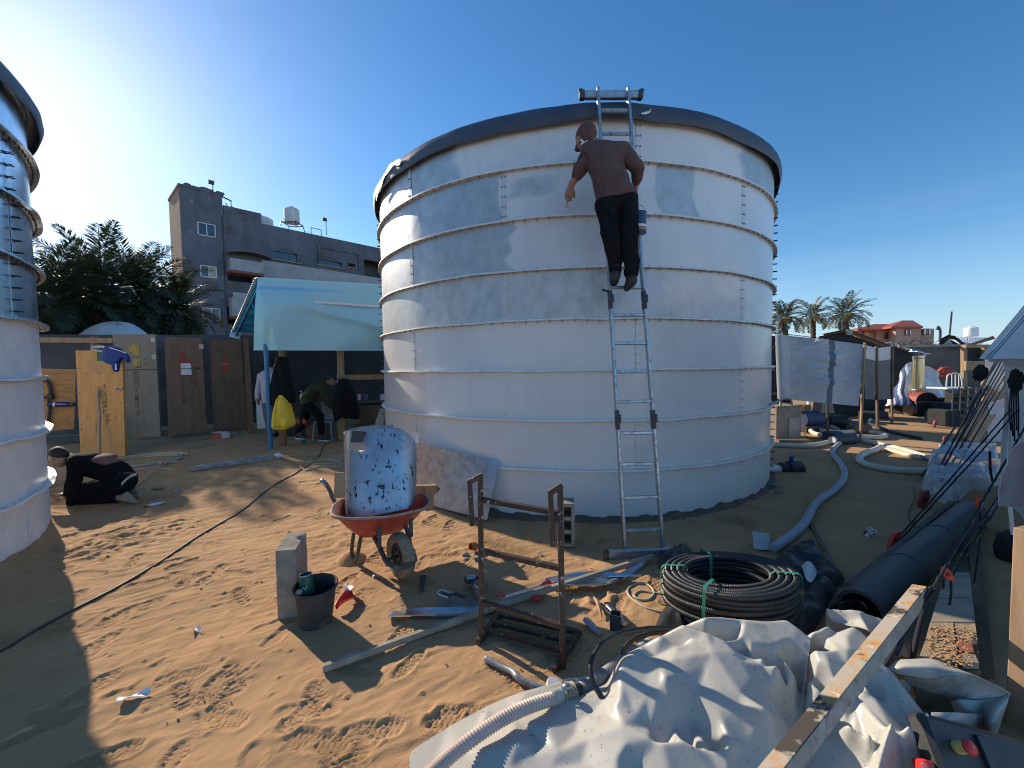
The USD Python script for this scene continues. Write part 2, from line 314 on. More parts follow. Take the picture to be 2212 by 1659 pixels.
rough_spots = [(G(800, 1100)[:2], .35), (G(760, 1160)[:2], .35), (G(330, 1150)[:2], .5), (G(180, 1160)[:2], .6), (G(1320, 1300)[:2], .22), (G(1270, 1290)[:2], .2), (G(980, 1180)[:2], .25), (G(250, 1180)[:2], .4)]
for (cx, cy), rr in rough_spots:
    w = np.exp(-(((sx - cx) ** 2 + (sy - cy) ** 2) / rr ** 2))
    d += w * (.04 * (meshkit.fbm(P3 * 13, 4, 41) - .45))
# shoe prints
def stamp(cx, cy, a, L=.29, W=.105, dep=.014, tread=True):
    a0, a1 = np.searchsorted(xs[i0:i1], [cx - .26, cx + .26]); b0, b1 = np.searchsorted(ys[j0:j1], [cy - .26, cy + .26])
    if a1 - a0 < 4 or b1 - b0 < 4: return
    qx, qy = sx[a0:a1, b0:b1] - cx, sy[a0:a1, b0:b1] - cy
    u, v = (qx * math.cos(a) + qy * math.sin(a)) / (L / 2), (-qx * math.sin(a) + qy * math.cos(a)) / (W / 2)
    wv = 1 - .22 * np.exp(-((u + .15) / .28) ** 2)
    rr = np.sqrt((np.abs(u) ** 2.6) + (np.abs(v / wv) ** 2.4))
    ins = np.clip((1.05 - rr) / .16, 0, 1); rim = np.exp(-((rr - 1.18) / .14) ** 2)
    t = .0040 * np.sign(np.sin(u * L / 2 * 2 * np.pi / .026 + 1.2 * np.abs(v))) if tread else 0
    loc = d[a0:a1, b0:b1]
    d[a0:a1, b0:b1] = loc * (1 - .75 * ins) + ins * (-dep + t) + .004 * rim
for k in range(240):
    cy = 1.15 + 5.6 * rng.random() ** 1.2; cx = rng.uniform(-1.1 * cy - .2, .62 * cy)
    stamp(cx, cy, rng.uniform(0, 2 * np.pi), rng.uniform(.25, .31), rng.uniform(.095, .115), rng.uniform(.004, .009), rng.random() < .85)
# clods of earth kicked up
for k in range(900):
    cy = 1.2 + 5.2 * rng.random() ** 1.1; cx = rng.uniform(-1.05 * cy, .7 * cy); r = rng.uniform(.005, .016)
    a0, a1 = np.searchsorted(xs[i0:i1], [cx - .04, cx + .04]); b0, b1 = np.searchsorted(ys[j0:j1], [cy - .05, cy + .05])
    if a1 - a0 < 2 or b1 - b0 < 2: continue
    q = 1 - ((sx[a0:a1, b0:b1] - cx) ** 2 + (sy[a0:a1, b0:b1] - cy) ** 2) / r ** 2
    d[a0:a1, b0:b1] += .65 * r * np.sqrt(np.clip(q, 0, 1))
edge = np.clip(np.minimum.reduce([(sx + 6.0) / .5, (4.0 - sx) / .5, (7.0 - sy) / .8, (sy - .85) / .1]), 0, 1)
ZZ[i0:i1, j0:j1] += d * edge
# sand heaped against the left tank
LT = V(-7.323, 2.035); TR = 3.27
LTX, LTY = LT
dl = np.hypot(XX - LTX, YY - LTY) - TR
ZZ += .10 * np.exp(-np.clip(dl, 0, 9) / .22) * (dl > -.3) * np.clip(meshkit.fbm(np.stack([XX, YY, 0 * XX], -1) * 2.5, 3, 71) * 2 - .4, 0, 1.2) * (np.hypot(XX, YY) < 12)
far = np.hypot(XX, YY) > 60
ZZ[far] -= .4
single('ground', MB().grid(np.stack([XX, YY, ZZ], -1)), sand, 'trodden yellow sand with shoe prints, ripples and dark damp patches', 'ground', smooth=True, kind='structure')
for p_ in stage.GetPrimAtPath('/World').GetChildren():
    if p_.GetName() == 'ground': p_.ClearCustomDataByKey('category')

# ================================================================ the steel tanks
TC = V(1.0186, 7.7029); CH = .55; NC = 8
def cyl_angle(px, py, c=TC, R=TR):
    d_ = ray(px, py); o = -np.array(c); A = d_[0] ** 2 + d_[1] ** 2; B = o @ d_[:2]; C = o @ o - R * R
    t = (-B - math.sqrt(max(B * B - A * C, 0))) / A; q = CAM + d_ * t
    return math.atan2(q[1] - c[1], q[0] - c[0])
S2P = 2212 / 2400.
ang = lambda sx_, sy_=900: cyl_angle(sx_ * S2P, sy_ * S2P)
A_odd, A_even = [ang(1181), ang(1733)], [ang(969), ang(1489)]

coat_nodes = {
    'geo': ('geometry', {}), 'a': ('attribute', {'attribute': 'coat'}),
    'mp': ('mapping', {'scale': (1, 1, .8)}), 'n': ('noise_texture', {'scale': 7., 'detail': 8., 'roughness': .68}), 'nf': ('noise_texture', {'scale': 1.7, 'detail': 5., 'roughness': .6}),
    'ad': ('math', {'math_type': 'multiply_add', 'value2': .42}), 'th': ('map_range', {'from_min': .46, 'from_max': .86, 'to_min': 0., 'to_max': 1., 'clamp': True}),
    'mz': ('mapping', {'scale': (9., 9., .45)}), 'nz': ('noise_texture', {'scale': 2.2, 'detail': 4.}),
    'rw': ('rgb_ramp', {'ramp': [(0, (.59, .575, .56)), (.4, (.65, .635, .62)), (.6, (.69, .67, .65)), (1, (.71, .685, .66))]}),
    'rg': ('rgb_ramp', {'ramp': [(0, (.30, .31, .32)), (.38, (.37, .38, .385)), (.6, (.46, .465, .46)), (1, (.60, .595, .58))]}),
    'st': ('rgb_ramp', {'ramp': [(0, (.88, .88, .88)), (.35, (.97, .97, .97)), (.6, (1, 1, 1)), (1, (1, 1, 1))]}), 'mu': ('mix', {'mix_type': 'multiply', 'fac': 1.0}),
    'w': ('principled_bsdf', {'roughness': .27, 'specular_ior_level': .75}), 'g': ('principled_bsdf', {'roughness': .42, 'metallic': .55}),
    'mb': ('noise_texture', {'scale': 3., 'detail': 2.}), 'b': ('bump', {'strength': 1., 'distance': .006}),
    'mx': ('mix_closure', {})}
tank_paint = usdkit.material(stage, '/World/Looks/tank_paint', coat_nodes, [
    ('geo.position', 'mp.vector'), ('mp.vector', 'n.vector'), ('mp.vector', 'nf.vector'), ('geo.position', 'mz.vector'), ('mz.vector', 'nz.vector'),
    ('n.fac', 'ad.value1'), ('a.fac', 'ad.value3'), ('ad.value', 'th.value'), ('nf.fac', 'rw.fac'), ('n.fac', 'rg.fac'), ('nz.fac', 'st.fac'),
    ('rw.color', 'mu.color1'), ('st.color', 'mu.color2'), ('mu.color', 'w.base_color'), ('rg.color', 'g.base_color'),
    ('geo.position', 'mb.vector'), ('mb.fac', 'b.height'), ('b.normal', 'w.normal'), ('b.normal', 'g.normal'),
    ('th.result', 'mx.fac'), ('g.BSDF', 'mx.closure1'), ('w.BSDF', 'mx.closure2')], surface='mx.closure')
flange_paint = pm('flange_paint', (.78, .74, .69), (.66, .62, .57), scale=9., rough=.5, spots=(10., .6, .1, (.50, .45, .40)))

flange_bolt = plain('flange_bolt', (.30, .28, .26), .6)
def wall_mesh(c, R, z0, z1, n=480, m=12, seed=0, dents=.004):
    a = np.linspace(0, 2 * np.pi, n); z = np.linspace(z0, z1, m); A, Z = np.meshgrid(a, z, indexing='ij')
    q = np.stack([np.cos(A) * 2.2, np.sin(A) * 2.2, Z * 1.6 + seed], -1)
    r = R + dents * 2 * (meshkit.fbm(q * 1.4, 3, 5 + seed) - .5)
    P = np.stack([c[0] + r * np.cos(A), c[1] + r * np.sin(A), Z], -1); return P, A, Z

def smooth_in(x, a, b, w): return np.clip((x - a) / w + .5, 0, 1) * np.clip((b - x) / w + .5, 0, 1)
def coat_value(k, A, Z):
    """How far the white coat covers course k (1 = lowest): 1 painted, 0 bare metal."""
    f = (Z - (k - 1) * CH) / CH; jag = .05 * (meshkit.noise(np.stack([0 * A + k, Z * 9, 0 * A], -1), 3) - .5)
    A = (A + np.pi) % (2 * np.pi) - np.pi
    if k <= 4: return .93 + .12 * (meshkit.fbm(np.stack([A * 3, Z * 2, 0 * A + k], -1), 3, 5) - .5) * (4 if k == 4 else 1) * .5
    if k == 5: return .26 + .25 * smooth_in(A + jag, ang(1600), 3, .3) + .22 * meshkit.fbm(np.stack([A * 9, Z * 5, 0 * A], -1), 3, 8) + .5 * np.clip(.12 - f, 0, 1)
    if k == 6: return .16 + .8 * smooth_in(A + jag, ang(1205), ang(1850), .03) + .15 * np.clip(.3 - f, 0, 1)
    if k == 7:
        o = .14 + .72 * smooth_in(A + jag, ang(1186), ang(1540), .02) - .50 * smooth_in(A + 2 * jag, ang(1215), ang(1330), .06) * smooth_in(f, .42, .84, .12)
        return o + .8 * smooth_in(A + jag, ang(1632), 1.6, .02) + .45 * smooth_in(A, ang(1470), ang(1530), .04) - .3 * smooth_in(A, ang(1380), ang(1460), .05)
    return .12 + .42 * smooth_in(A + jag, ang(1080), ang(1735), .04) + .16 * meshkit.fbm(np.stack([A * 7, Z * 3, 0 * A], -1), 3, 4) + .2 * smooth_in(A, ang(1420), ang(1700), .2)

def flange(c, R, z, w=.05, t=.012, seed=0, droop=.006):
    n = 480; a = np.linspace(0, 2 * np.pi, n)
    wz = .5 * droop * (meshkit.noise(np.stack([np.cos(a) * 9 + 20, np.sin(a) * 9 + 20, 0 * a + seed], -1), 4) - .5) * 4
    prof = [(R - .004, z + .004), (R + w, z + t / 2), (R + w + .003, z - t), (R + w - .004, z - t), (R + w - .006, z - t * .4), (R - .004, z - .010)]
    P = np.stack([np.stack([c[0] + r * np.cos(a), c[1] + r * np.sin(a), zz + wz * ((r - R) / w)], -1) for r, zz in prof], 1)
    return MB().grid(P)
def bolts_under(c, R, z, a_list, down=True):
    b = MB(); rg = np.random.default_rng(int(z * 100))
    for a in a_list:
        e = V(math.cos(a), math.sin(a), 0); p = V(*c, z) + e * (R + .028); L = .028 + .014 * rg.random()
        tgt = p + V(0, 0, -L) + e * rg.normal(0, .002)
        b.tube([p + V(0, 0, .012), tgt], .0055, 5); b.box(p + V(0, 0, -.012), (.016, .016, .009), a); b.box(p + V(0, 0, .010), (.016, .016, .008), a)
    return b
def seam(c, R, a, z0, z1):
    b = MB(); w = .06 / R
    aa = np.linspace(a, a + w, 4); P = np.array([[V(c[0] + (R + .0045) * math.cos(q), c[1] + (R + .0045) * math.sin(q), z) for z in np.linspace(z0 + .012, z1 - .014, 5)] for q in aa])
    return b.slab(P, .003)
def seam_bolts(c, R, a, z0, z1, long_=.018, n=5):
    b = MB()
    for z in np.linspace(z0 + .06, z1 - .06, n):
        for q in (a + .012 / R, a + .050 / R):
            e = V(math.cos(q), math.sin(q), 0); p = V(*c, z) + e * (R + .004)
            b.tube([p, p + e * long_], .0055, 5); b.tube([p, p + e * .007], .010, 6)
    return b
def rim_cover(c, R, seed, zt=4.43, flare=.09):
    n = 360; a = np.linspace(0, 2 * np.pi, n); q = np.stack([np.cos(a) * 3, np.sin(a) * 3, 0 * a + seed], -1)
    n1, n2 = meshkit.fbm(q, 4, seed), meshkit.fbm(q * 2.3, 4, seed + 3)
    rows = []
    for k, (dr, z) in enumerate([(-.10, zt - .16), (-.03, zt - .01), (.02, zt + .012), (flare * .75, zt - .03), (flare, zt - .10), (flare * .8, zt - .175), (flare * .72, zt - .19)]):
        w = np.clip((k - 2) / 4, 0, 1)
        rr = R + dr + .05 * (n1 - .5) * (k > 1); zz = z + .03 * (n2 - .5) * (k in (1, 2, 3)) + .09 * (n1 - .5) * w
        rows.append(np.stack([c[0] + rr * np.cos(a), c[1] + rr * np.sin(a), zz], -1))
    return MB().slab(np.stack(rows, 1), .004)

tank = thing('storage_tank', 'big round steel water tank, half painted white, with the ladder leaning on it', 'water tank', (*TC, 0))
for k in range(1, NC + 1):
    R = TR + (.003 if k % 2 else 0)
    P, A, Z = wall_mesh(TC, R, (k - 1) * CH if k > 1 else -.12, k * CH, 720, 16, k)
    part(tank, 'wall_course', MB().grid(P), tank_paint, smooth=True, prim={'coat': coat_value(k, A, Z).ravel()})
front = lambda n, a0=math.radians(-205), a1=math.radians(25): np.linspace(a0, a1, n)
for k in range(1, NC):
    fl = part(tank, 'seam_flange', flange(TC, TR, k * CH, seed=k), flange_paint, smooth=40)
    part(fl, 'bolts', bolts_under(TC, TR, k * CH, front(100)), flange_bolt if k > 3 else flange_paint, kind='stuff')
for k in range(1, NC + 1):
    for a in (A_odd if k % 2 else A_even):
        z0, z1 = (k - 1) * CH, k * CH
        sm_ = seam(TC, TR, a, max(z0, .02), z1).get(); s_ = part(tank, 'plate_joint', sm_, tank_paint, prim={'coat': np.full(len(sm_[0]), [.95, .95, .95, .95, .5, .6, .5, .55][k - 1])})
        part(s_, 'bolts', seam_bolts(TC, TR, a, z0, z1), flange_paint if k < 7 else flange_bolt, kind='stuff')
    for a in (ang(1815, 700) + .02, ang(896) - .03):      # joints seen end-on at both flanks
        part(tank, 'plate_joint_bolts', seam_bolts(TC, TR, a, (k - 1) * CH, k * CH, .05), steel_dark, kind='stuff')
part(tank, 'rim_cover', rim_cover(TC, TR, 3), liner, smooth=50)
# white tape fluttering on the rim, left flank
tp = [G(0, 0)] 
def on_tank(px, py, R=TR): 
    a = cyl_angle(px, py, TC, R); d_ = ray(px, py); q = V(TC[0] + R * math.cos(a), TC[1] + R * math.sin(a), 0); t = (q[1]) / d_[1]; q[2] = EYE + d_[2] * t; return q
tpl = [on_tank(x, y, TR + .10) for x, y in ((865, 350), (850, 353), (838, 366), (828, 384), (820, 402), (813, 430))]
c_ = spline(tpl, 18); wv = .03 + .012 * np.sin(np.arange(18) * 1.3)
part(tank, 'white_tape', MB().slab(np.stack([c_ + np.outer(wv, [.2, -.1, 1]), c_ - np.outer(wv, [.2, -.1, 1])], 1), .002), white_plastic, smooth=True)
q = on_tank(1395, 245, TR + .115)
part(tank, 'white_tape', MB().slab(np.array([[q + V(-.05, -.01, -.012), q + V(-.05, -.01, .0)], [q + V(-.01, -.02, -.022), q + V(-.01, -.02, .004)], [q + V(.035, -.02, -.005), q + V(.035, -.02, .012)], [q + V(.05, -.02, .03), q + V(.042, -.02, .035)]]), .002), white_plastic)
# black membrane squeezed out under the bottom plate
n = 300; a = np.linspace(-math.pi - .3, .3, n); w1 = meshkit.fbm(np.stack([a * 9, 0 * a, 0 * a], -1), 4, 5); w2 = meshkit.fbm(np.stack([a * 14, 0 * a + 7, 0 * a], -1), 4, 6)
rows = []
for r_, z_ in ((.0045, .030), (.015, .026), (.05, .012), (.09, -.04)):
    rr = TR + r_ + (.05 * w2 if r_ > .01 else 0); zz = z_ + (.05 * (w1 - .5) if z_ > 0 else 0) + (.02 if z_ > .02 else 0) * (np.sin(a * 60) > .3)
    rows.append(np.stack([TC[0] + rr * np.cos(a), TC[1] + rr * np.sin(a), zz], -1))
part(tank, 'base_membrane', MB().slab(np.stack(rows, 1), .003), plain('damp_membrane', (.13, .095, .065), .8), smooth=True)

# ---- the tank at the left edge
tank2 = thing('storage_tank', 'tank cut by the left edge, white below and bare shiny metal above', 'water tank', (*LT, 0))
for k in range(1, NC + 1):
    P, A, Z = wall_mesh(LT, TR + (.003 if k % 2 else 0), (k - 1) * CH if k > 1 else -.12, k * CH, 480, 10, k + 20, .010 if k > 4 else .004)
    part(tank2, 'wall_course', MB().grid(P), white_coat if k <= 4 else galv_bright, smooth=True)
aT = math.atan2(4.1 - LTY, -4.8 - LTX)
for k in range(1, NC):
    fl = part(tank2, 'seam_flange', flange(LT, TR, k * CH, .075 if k > 3 else .06, seed=k + 9, droop=.02), white_coat if k <= 3 else galv, smooth=40)
    part(fl, 'bolts', bolts_under(LT, TR, k * CH, np.linspace(aT - .9, aT + .4, 44)), steel_dark if k > 4 else white_coat, kind='stuff')
def la(px, py): return cyl_angle(px, py, LT, TR)
for k in range(1, NC + 1):
    a = la(60, 1150) if k in (1, 3) else la(22, 620) if k in (5, 7) else la(16, 400) if k in (6,) else None
    if a is None: continue
    s_ = part(tank2, 'plate_joint', seam(LT, TR, a, max((k - 1) * CH, .02), k * CH), white_coat if k <= 4 else galv)
    part(s_, 'bolts', seam_bolts(LT, TR, a, (k - 1) * CH, k * CH, .055 if k > 4 else .008), black_plastic if k > 4 else white_coat, kind='stuff')
part(tank2, 'rim_cover', rim_cover(LT, TR, 11, flare=.12), liner, smooth=50)
for k, (px, py, up) in enumerate(((118, 935, .06), (112, 1045, .075))):      # bent ends of the lower flanges
    a = la(92, 1000); e = V(math.cos(a), math.sin(a), 0); tdir = V(-math.sin(a), math.cos(a), 0); z = 1.1 - .55 * k
    c = V(*LT, z) + e * (TR + .03)
    P = np.array([[c + tdir * s - e * .03 + V(0, 0, .0), c + tdir * s + e * (.02 + .035 * math.sin(min(1, max(0, (s + .2) / .28)) * 2.6)) + V(0, 0, up * math.sin(max(0, s + .12) * 4))] for s in np.linspace(-.22, .12, 9)])
    part(tank2, 'bent_flange_end', MB().slab(P, .003), white_coat, smooth=True)

# ================================================================ the grey apartment block
HB = V(-21.4, 27.0); hu = nrm(V(.70, .71, 0)); hv = nrm(V(-.74, .67, 0)); HZ = 12.75
def wall_cut(o, u, w, h, th, holes, nrm_):
    """Wall of boxes around rectangular holes: o lower left corner, u along, z up; nrm_ outward."""
    us = sorted({0., w, *[q for x in holes for q in (x[0], x[0] + x[2])]}); zs_ = sorted({0., h, *[q for x in holes for q in (x[1], x[1] + x[3])]})
    b = MB()
    for a, c in zip(us, us[1:]):
        for e, g in zip(zs_, zs_[1:]):
            m0, m1 = (a + c) / 2, (e + g) / 2
            if any(x[0] < m0 < x[0] + x[2] and x[1] < m1 < x[1] + x[3] for x in holes): continue
            b.frame(o + u * m0 + V(0, 0, m1) - nrm_ * th / 2, u * (c - a) / 2, nrm_ * th / 2, V(0, 0, (g - e) / 2))
    return b
house = thing('apartment_building', 'unfinished grey cement apartment block with stair tower and white balconies', 'building', (*HB[:2], 0))
hn = nrm(V(hu[1], -hu[0], 0))
glass_dark = plain('window_glass', (.02, .028, .04), .08, 0., spec=.8)
cream_pane = plain('cream_shutter', (.52, .46, .33), .6)
alu_frame = plain('white_window_frame', (.72, .73, .75), .4)
mid = .5 * (805 + 797)
def uz(px, py, o, u):      # coordinates (along u from o, height) of a pixel on a vertical plane
    d_ = ray(px, py); A = np.array([[d_[0], -u[0]], [d_[1], -u[1]]]); t, s = np.linalg.solve(A, o[:2]); return s, EYE + d_[2] * t
B0 = V(*HB[:2], 0)
TW = uz(483, 500, B0, hu)[0]; TH = uz(408, 405, B0, hu)[1]
wins = []
for x0, x1, y0, y1 in ((427, 465, 480, 513), (433, 468, 573, 601), (438, 475, 665, 693)):
    a0, zt = uz(x0, y0, B0, hu); a1, zb = uz(x1, y1, B0, hu); wins.append((a0, zb, a1 - a0, zt - zb))
part(house, 'tower_wall', wall_cut(B0, hu, TW, TH, .25, wins, hn), render_grey)
sideL = 3.6
b = MB(); b.frame(B0 + hv * sideL / 2 + V(0, 0, TH / 2) + hu * .12, hv * sideL / 2 - hv * .13, hu * .12, V(0, 0, TH / 2 - .01)); b.frame(B0 + hu * (TW - .12) + hv * sideL / 2 + V(0, 0, TH / 2), hv * sideL / 2 - hv * .14, hu * .12, V(0, 0, TH / 2 - .012)); b.frame(B0 + hu * TW / 2 + hv * sideL + V(0, 0, TH / 2), hu * TW / 2, hv * .12, V(0, 0, TH / 2 - .014))
part(house, 'tower_side_wall', b, pm('render_brown', (.34, .24, .17), (.26, .19, .14), scale=1.2, rough=.95, detail=8.))
b = MB(); b.frame(B0 + hu * (TW / 2) + hv * sideL / 2 + V(0, 0, TH + .04), hu * (TW / 2 + .06), hv * (sideL / 2 + .06), V(0, 0, .07))
for k in range(26): 
    s = rng.random(); b.box(B0 + hu * TW * (.15 + .9 * s) + hv * rng.uniform(0, .6) + V(0, 0, TH + .13), rng.uniform(.1, .34, 3) * [1, 1, .8], rng.uniform(0, 3))
m_ = MB(); m_.ball(B0 + hu * TW * .65 + hv * .8 + V(0, 0, TH + .15), (.5, .5, .38), 2); b.add(*m_.get())
part(house, 'tower_roof_rubble', b, render_grey)
for (a, z, w, h), pn in zip(wins, (glass_dark, cream_pane, glass_dark)):
    fr = MB(); o = B0 + hu * a + V(0, 0, z); t = .05
    for q0, q1 in ((V(0, 0, 0), hu * w), (V(0, 0, h), hu * w + V(0, 0, h)), (V(0, 0, 0), V(0, 0, h)), (hu * w, hu * w + V(0, 0, h)), (hu * w * .5, hu * w * .5 + V(0, 0, h))):
        fr.bar(o + q0 + hn * .02, o + q1 + hn * .02, t, .06, up=hn, ext=t / 2)
    w_ = part(house, 'window', fr, alu_frame)
    part(w_, 'pane', MB().frame(o + hu * w * .25 + V(0, 0, h / 2) - hn * .05, hu * w * .25, hn * .01, V(0, 0, h / 2)), glass_dark)
    part(w_, 'pane', MB().frame(o + hu * w * .75 + V(0, 0, h / 2) - hn * .05, hu * w * .25, hn * .01, V(0, 0, h / 2)), pn)
# main block, right of the tower
C0 = B0 + hu * TW; ML = 17.0; MH = uz(620, 494, C0, hu)[1]
hol = []
def hole(x0, x1, y0, y1): 
    a0, zt = uz(x0, y0, C0, hu); a1, zb = uz(x1, y1, C0, hu); return (a0, zb, a1 - a0, zt - zb)
H_loggia = hole(490, 545, 560, 612)
H_arch = [hole(592, 642, 541, 567), hole(690, 738, 560, 579)]
H_small = [hole(752, 768, 568, 579), hole(786, 832, 560, 606)]
H_low = [hole(487, 528, 662, 702)]
holes = [H_loggia, *H_arch, *H_small, *H_low]
part(house, 'main_wall', wall_cut(C0, hu, ML, MH, .25, holes, hn), render_grey)
b = MB(); b.frame(C0 + hu * ML / 2 + hv * 4 + V(0, 0, MH - .2), hu * ML / 2, hv * 3.9, V(0, 0, .1)); b.frame(C0 + hu * ML / 2 - hn * 1.6 + V(0, 0, MH / 2 - .2), hu * ML / 2, hn * .05, V(0, 0, MH / 2 - .2)); b.frame(C0 + hu * ML - hu * .1 + hv * 4 + V(0, 0, MH / 2), hv * 3.8, hu * .1, V(0, 0, MH / 2 - .01))
part(house, 'roof_slab', b, render_grey)
for x0, x1, y0, y1 in ((592, 642, 541, 567), (690, 738, 560, 579)):        # arched heads over the windows, their frames and sills
    a, z, w, h = hole(x0, x1, y0, y1); o = C0 + hu * a + V(0, 0, z); arc = [o + hu * w * t + hn * .03 + V(0, 0, h + .30 * math.sin(math.pi * t)) for t in np.linspace(-.06, 1.06, 13)]
    w_ = part(house, 'window', MB().tube(arc, .07, 6), render_grey)
    part(w_, 'sill', MB().frame(o + hu * w / 2 + hn * .06 + V(0, 0, -.06), hu * (w / 2 + .25), hn * .10, V(0, 0, .04)), concrete)
    part(w_, 'pane', MB().frame(o + hu * w * .5 + V(0, 0, h / 2) - hn * .12, hu * w * .5, hn * .01, V(0, 0, h / 2)), glass_dark)
    fr = MB()
    for t in (.0, .33, .66, 1.0): fr.bar(o + hu * w * t - hn * .1, o + hu * w * t - hn * .1 + V(0, 0, h), .04, .04, up=hn)
    part(w_, 'frame', fr, plain('dark_frame', (.06, .07, .08), .5))
a, z, w, h = H_small[0]; o = C0 + hu * a + V(0, 0, z)
part(house, 'sill', MB().frame(o + hu * w / 2 + hn * .05 + V(0, 0, -.05), hu * (w / 2 + .1), hn * .09, V(0, 0, .035)), concrete)
a, z, w, h = hole(688, 776, 533, 585); o = C0 + hu * a + V(0, 0, z); b = MB()      # raised surround of the recessed bay
b.bar(o + V(0, 0, h) + hn * .04, o + V(0, 0, h) + hu * w + hn * .04, .10, .14, up=hn); b.bar(o + hn * .04, o + V(0, 0, h) + hn * .04, .10, .14, up=hn); b.bar(o + hu * w + hn * .04, o + V(0, 0, h) + hu * w + hn * .04, .10, .14, up=hn)
part(house, 'bay_surround', b, render_grey)
# white band below the top storey, balconies
band = pm('white_render', (.36, .355, .36), (.28, .275, .28), scale=1.0, rough=.9, detail=8., spots=(1.6, .60, .12, (.30, .28, .27), (1, 1, .35)))
zb0, zb1 = uz(560, 597, C0, hu)[1], uz(600, 563, C0, hu)[1]
zA = uz(600, 568, C0, hu)[1]; zB = uz(600, 606, C0, hu)[1]
part(house, 'white_band', MB().frame(C0 + hu * (ML / 2 + 1.1) + hn * .10 + V(0, 0, (zA + zB) / 2), hu * (ML / 2 - 1.1), hn * .10, V(0, 0, (zA - zB) / 2)), band)
for (x0, x1, y0, y1) in ((484, 540, 562, 596), (493, 540, 645, 690)):
    a0, zt = uz(x0, y0, C0, hu); a1, zb = uz(x1, y1 - 2, C0, hu); a0 = max(a0, .1); D = 1.0; b = MB()
    o = C0 + hu * a0; w = a1 - a0 + .6
    b.frame(o + hu * w / 2 + hn * D + V(0, 0, (zt + zb) / 2), hu * w / 2, hn * .06, V(0, 0, (zt - zb) / 2)); b.frame(o + hu * .06 + hn * D / 2 + V(0, 0, (zt + zb) / 2), hn * D / 2 - hn * .065, hu * .06, V(0, 0, (zt - zb) / 2 - .004))
    b2 = MB().frame(o + hu * w / 2 + hn * D / 2 + V(0, 0, zb - .09), hu * (w / 2 + .02), hn * (D / 2 + .05), V(0, 0, .08))
    q = part(house, 'balcony', b, band); part(q, 'slab', b2, plain('dull_red_trim', (.20, .07, .06), .8))
part(house, 'loggia_canopy', MB().slab(np.array([[C0 + hu * (.1 + 2.6 * t) + hn * s + V(0, 0, uz(515, 551, C0, hu)[1] + .18 * math.sin(t * 3.1)) for s in (0.02, .9)] for t in np.linspace(0, 1, 8)]), .12), render_grey)
a, z = uz(518, 650, C0, hu)
part(house, 'laundry_cloth', MB().slab(bilin(C0 + hu * (a - .5) + hn * .5 + V(0, 0, z - .4), C0 + hu * (a + .7) + hn * .5 + V(0, 0, z - .4), C0 + hu * (a + .7) + hn * .5 + V(0, 0, z + .5), C0 + hu * (a - .5) + hn * .5 + V(0, 0, z + .5), 4, 4), .03), plain('pale_cloth', (.40, .38, .34), .9))
# parapet bulge, pipes and masts on the roof
a0, z0 = uz(500, 470, C0, hu)
part(house, 'parapet', MB().frame(C0 + hu * 1.2 + V(0, 0, MH + .35) - hn * .13, hu * 1.15, hn * .12, V(0, 0, .36)), render_grey)
def ph(px, py, back=.6): return C0 + hu * uz(px, py, C0 - hn * back, hu)[0] - hn * back + V(0, 0, uz(px, py, C0 - hn * back, hu)[1])
part(house, 'roof_pipe', MB().tube([ph(478, 424), ph(499, 434), ph(499, 446), ph(545, 472)], .05, 6), steel_dark)
part(house, 'roof_pipe', MB().tube([ph(487, 438), ph(494, 450), ph(497, 470)], .03, 6), steel_dark)
for px, y0, y1, nm in ((460, 408, 391, 0), (705, 505, 471, 0)):
    t_ = part(house, 'roof_mast', MB().tube([ph(px, y0 + 3), ph(px - 1, y1)], .03, 6), steel_dark)
    part(t_, 'panel', MB().frame(ph(px - 4, y1 + 3), hu * .17, hn * .06, V(0, 0, .13)), steel_dark)
b = MB(); pts = [ph(x, y, bk) for bk in (.5, 1.3) for x, y in ((672, 497), (694, 502))]
for p_ in pts: b.bar(p_ + V(0, 0, -.5), p_ + V(0, 0, .2), .04, .04)
for i_, j_ in ((0, 1), (2, 3), (0, 2), (1, 3)): b.bar(pts[i_] + V(0, 0, .2), pts[j_] + V(0, 0, .2), .04, .04)
part(house, 'roof_frame', b, steel_dark)

def roof_tank(t, c, r, h, mat, stand=.5):
    q = part(t, 'barrel', MB().lathe([(0, 0), (r * .94, 0), (r, .04), (r, h * .30), (r * 1.02, h * .33), (r, h * .36), (r, h * .62), (r * 1.02, h * .65), (r, h * .68), (r, h * .86), (r * .8, h * .95), (r * .35, h), (0, h)], c, n=28), mat, smooth=40)
    part(t, 'lid', MB().lathe([(0, .12 * h), (r * .3, .1 * h), (r * .34, 0), (0, 0)], c + V(0, 0, h * .98), n=18), mat, smooth=40)
    if stand:
        b = MB()
        for sx_ in (-1, 1):
            for sy_ in (-1, 1): b.bar(c + V(sx_ * r, sy_ * r, 0), c + V(sx_ * r * 1.2, sy_ * r * 1.2, -stand), .05, .05)
        for sx_ in (-1, 1): b.bar(c + V(sx_ * r, -r, -.03), c + V(sx_ * r, r, -.03), .06, .06); b.bar(c + V(-r, sx_ * r, -.09), c + V(r, sx_ * r, -.09), .06, .05)
        part(t, 'stand', b, steel_dark)
tank_plastic = pm('old_tank_plastic', (.62, .62, .60), (.48, .48, .47), scale=3., rough=.6, spots=(4., .58, .1, (.34, .34, .34)))
p0 = ph(631, 482, 1.2); h_ = ph(631, 447, 1.2)[2] - p0[2]
t_ = thing('rooftop_water_tank', 'weathered white water tank on a stand on the grey block roof', 'water tank', p0); roof_tank(t_, p0, .55, h_ * .92, tank_plastic, .55)
p0 = ph(566, 474, 2.2)
t_ = thing('rooftop_water_tank', 'pale tank barely showing above the grey block roof edge', 'water tank', p0); roof_tank(t_, p0 + V(0, 0, -1.0), .75, 1.15, tank_plastic, 0)

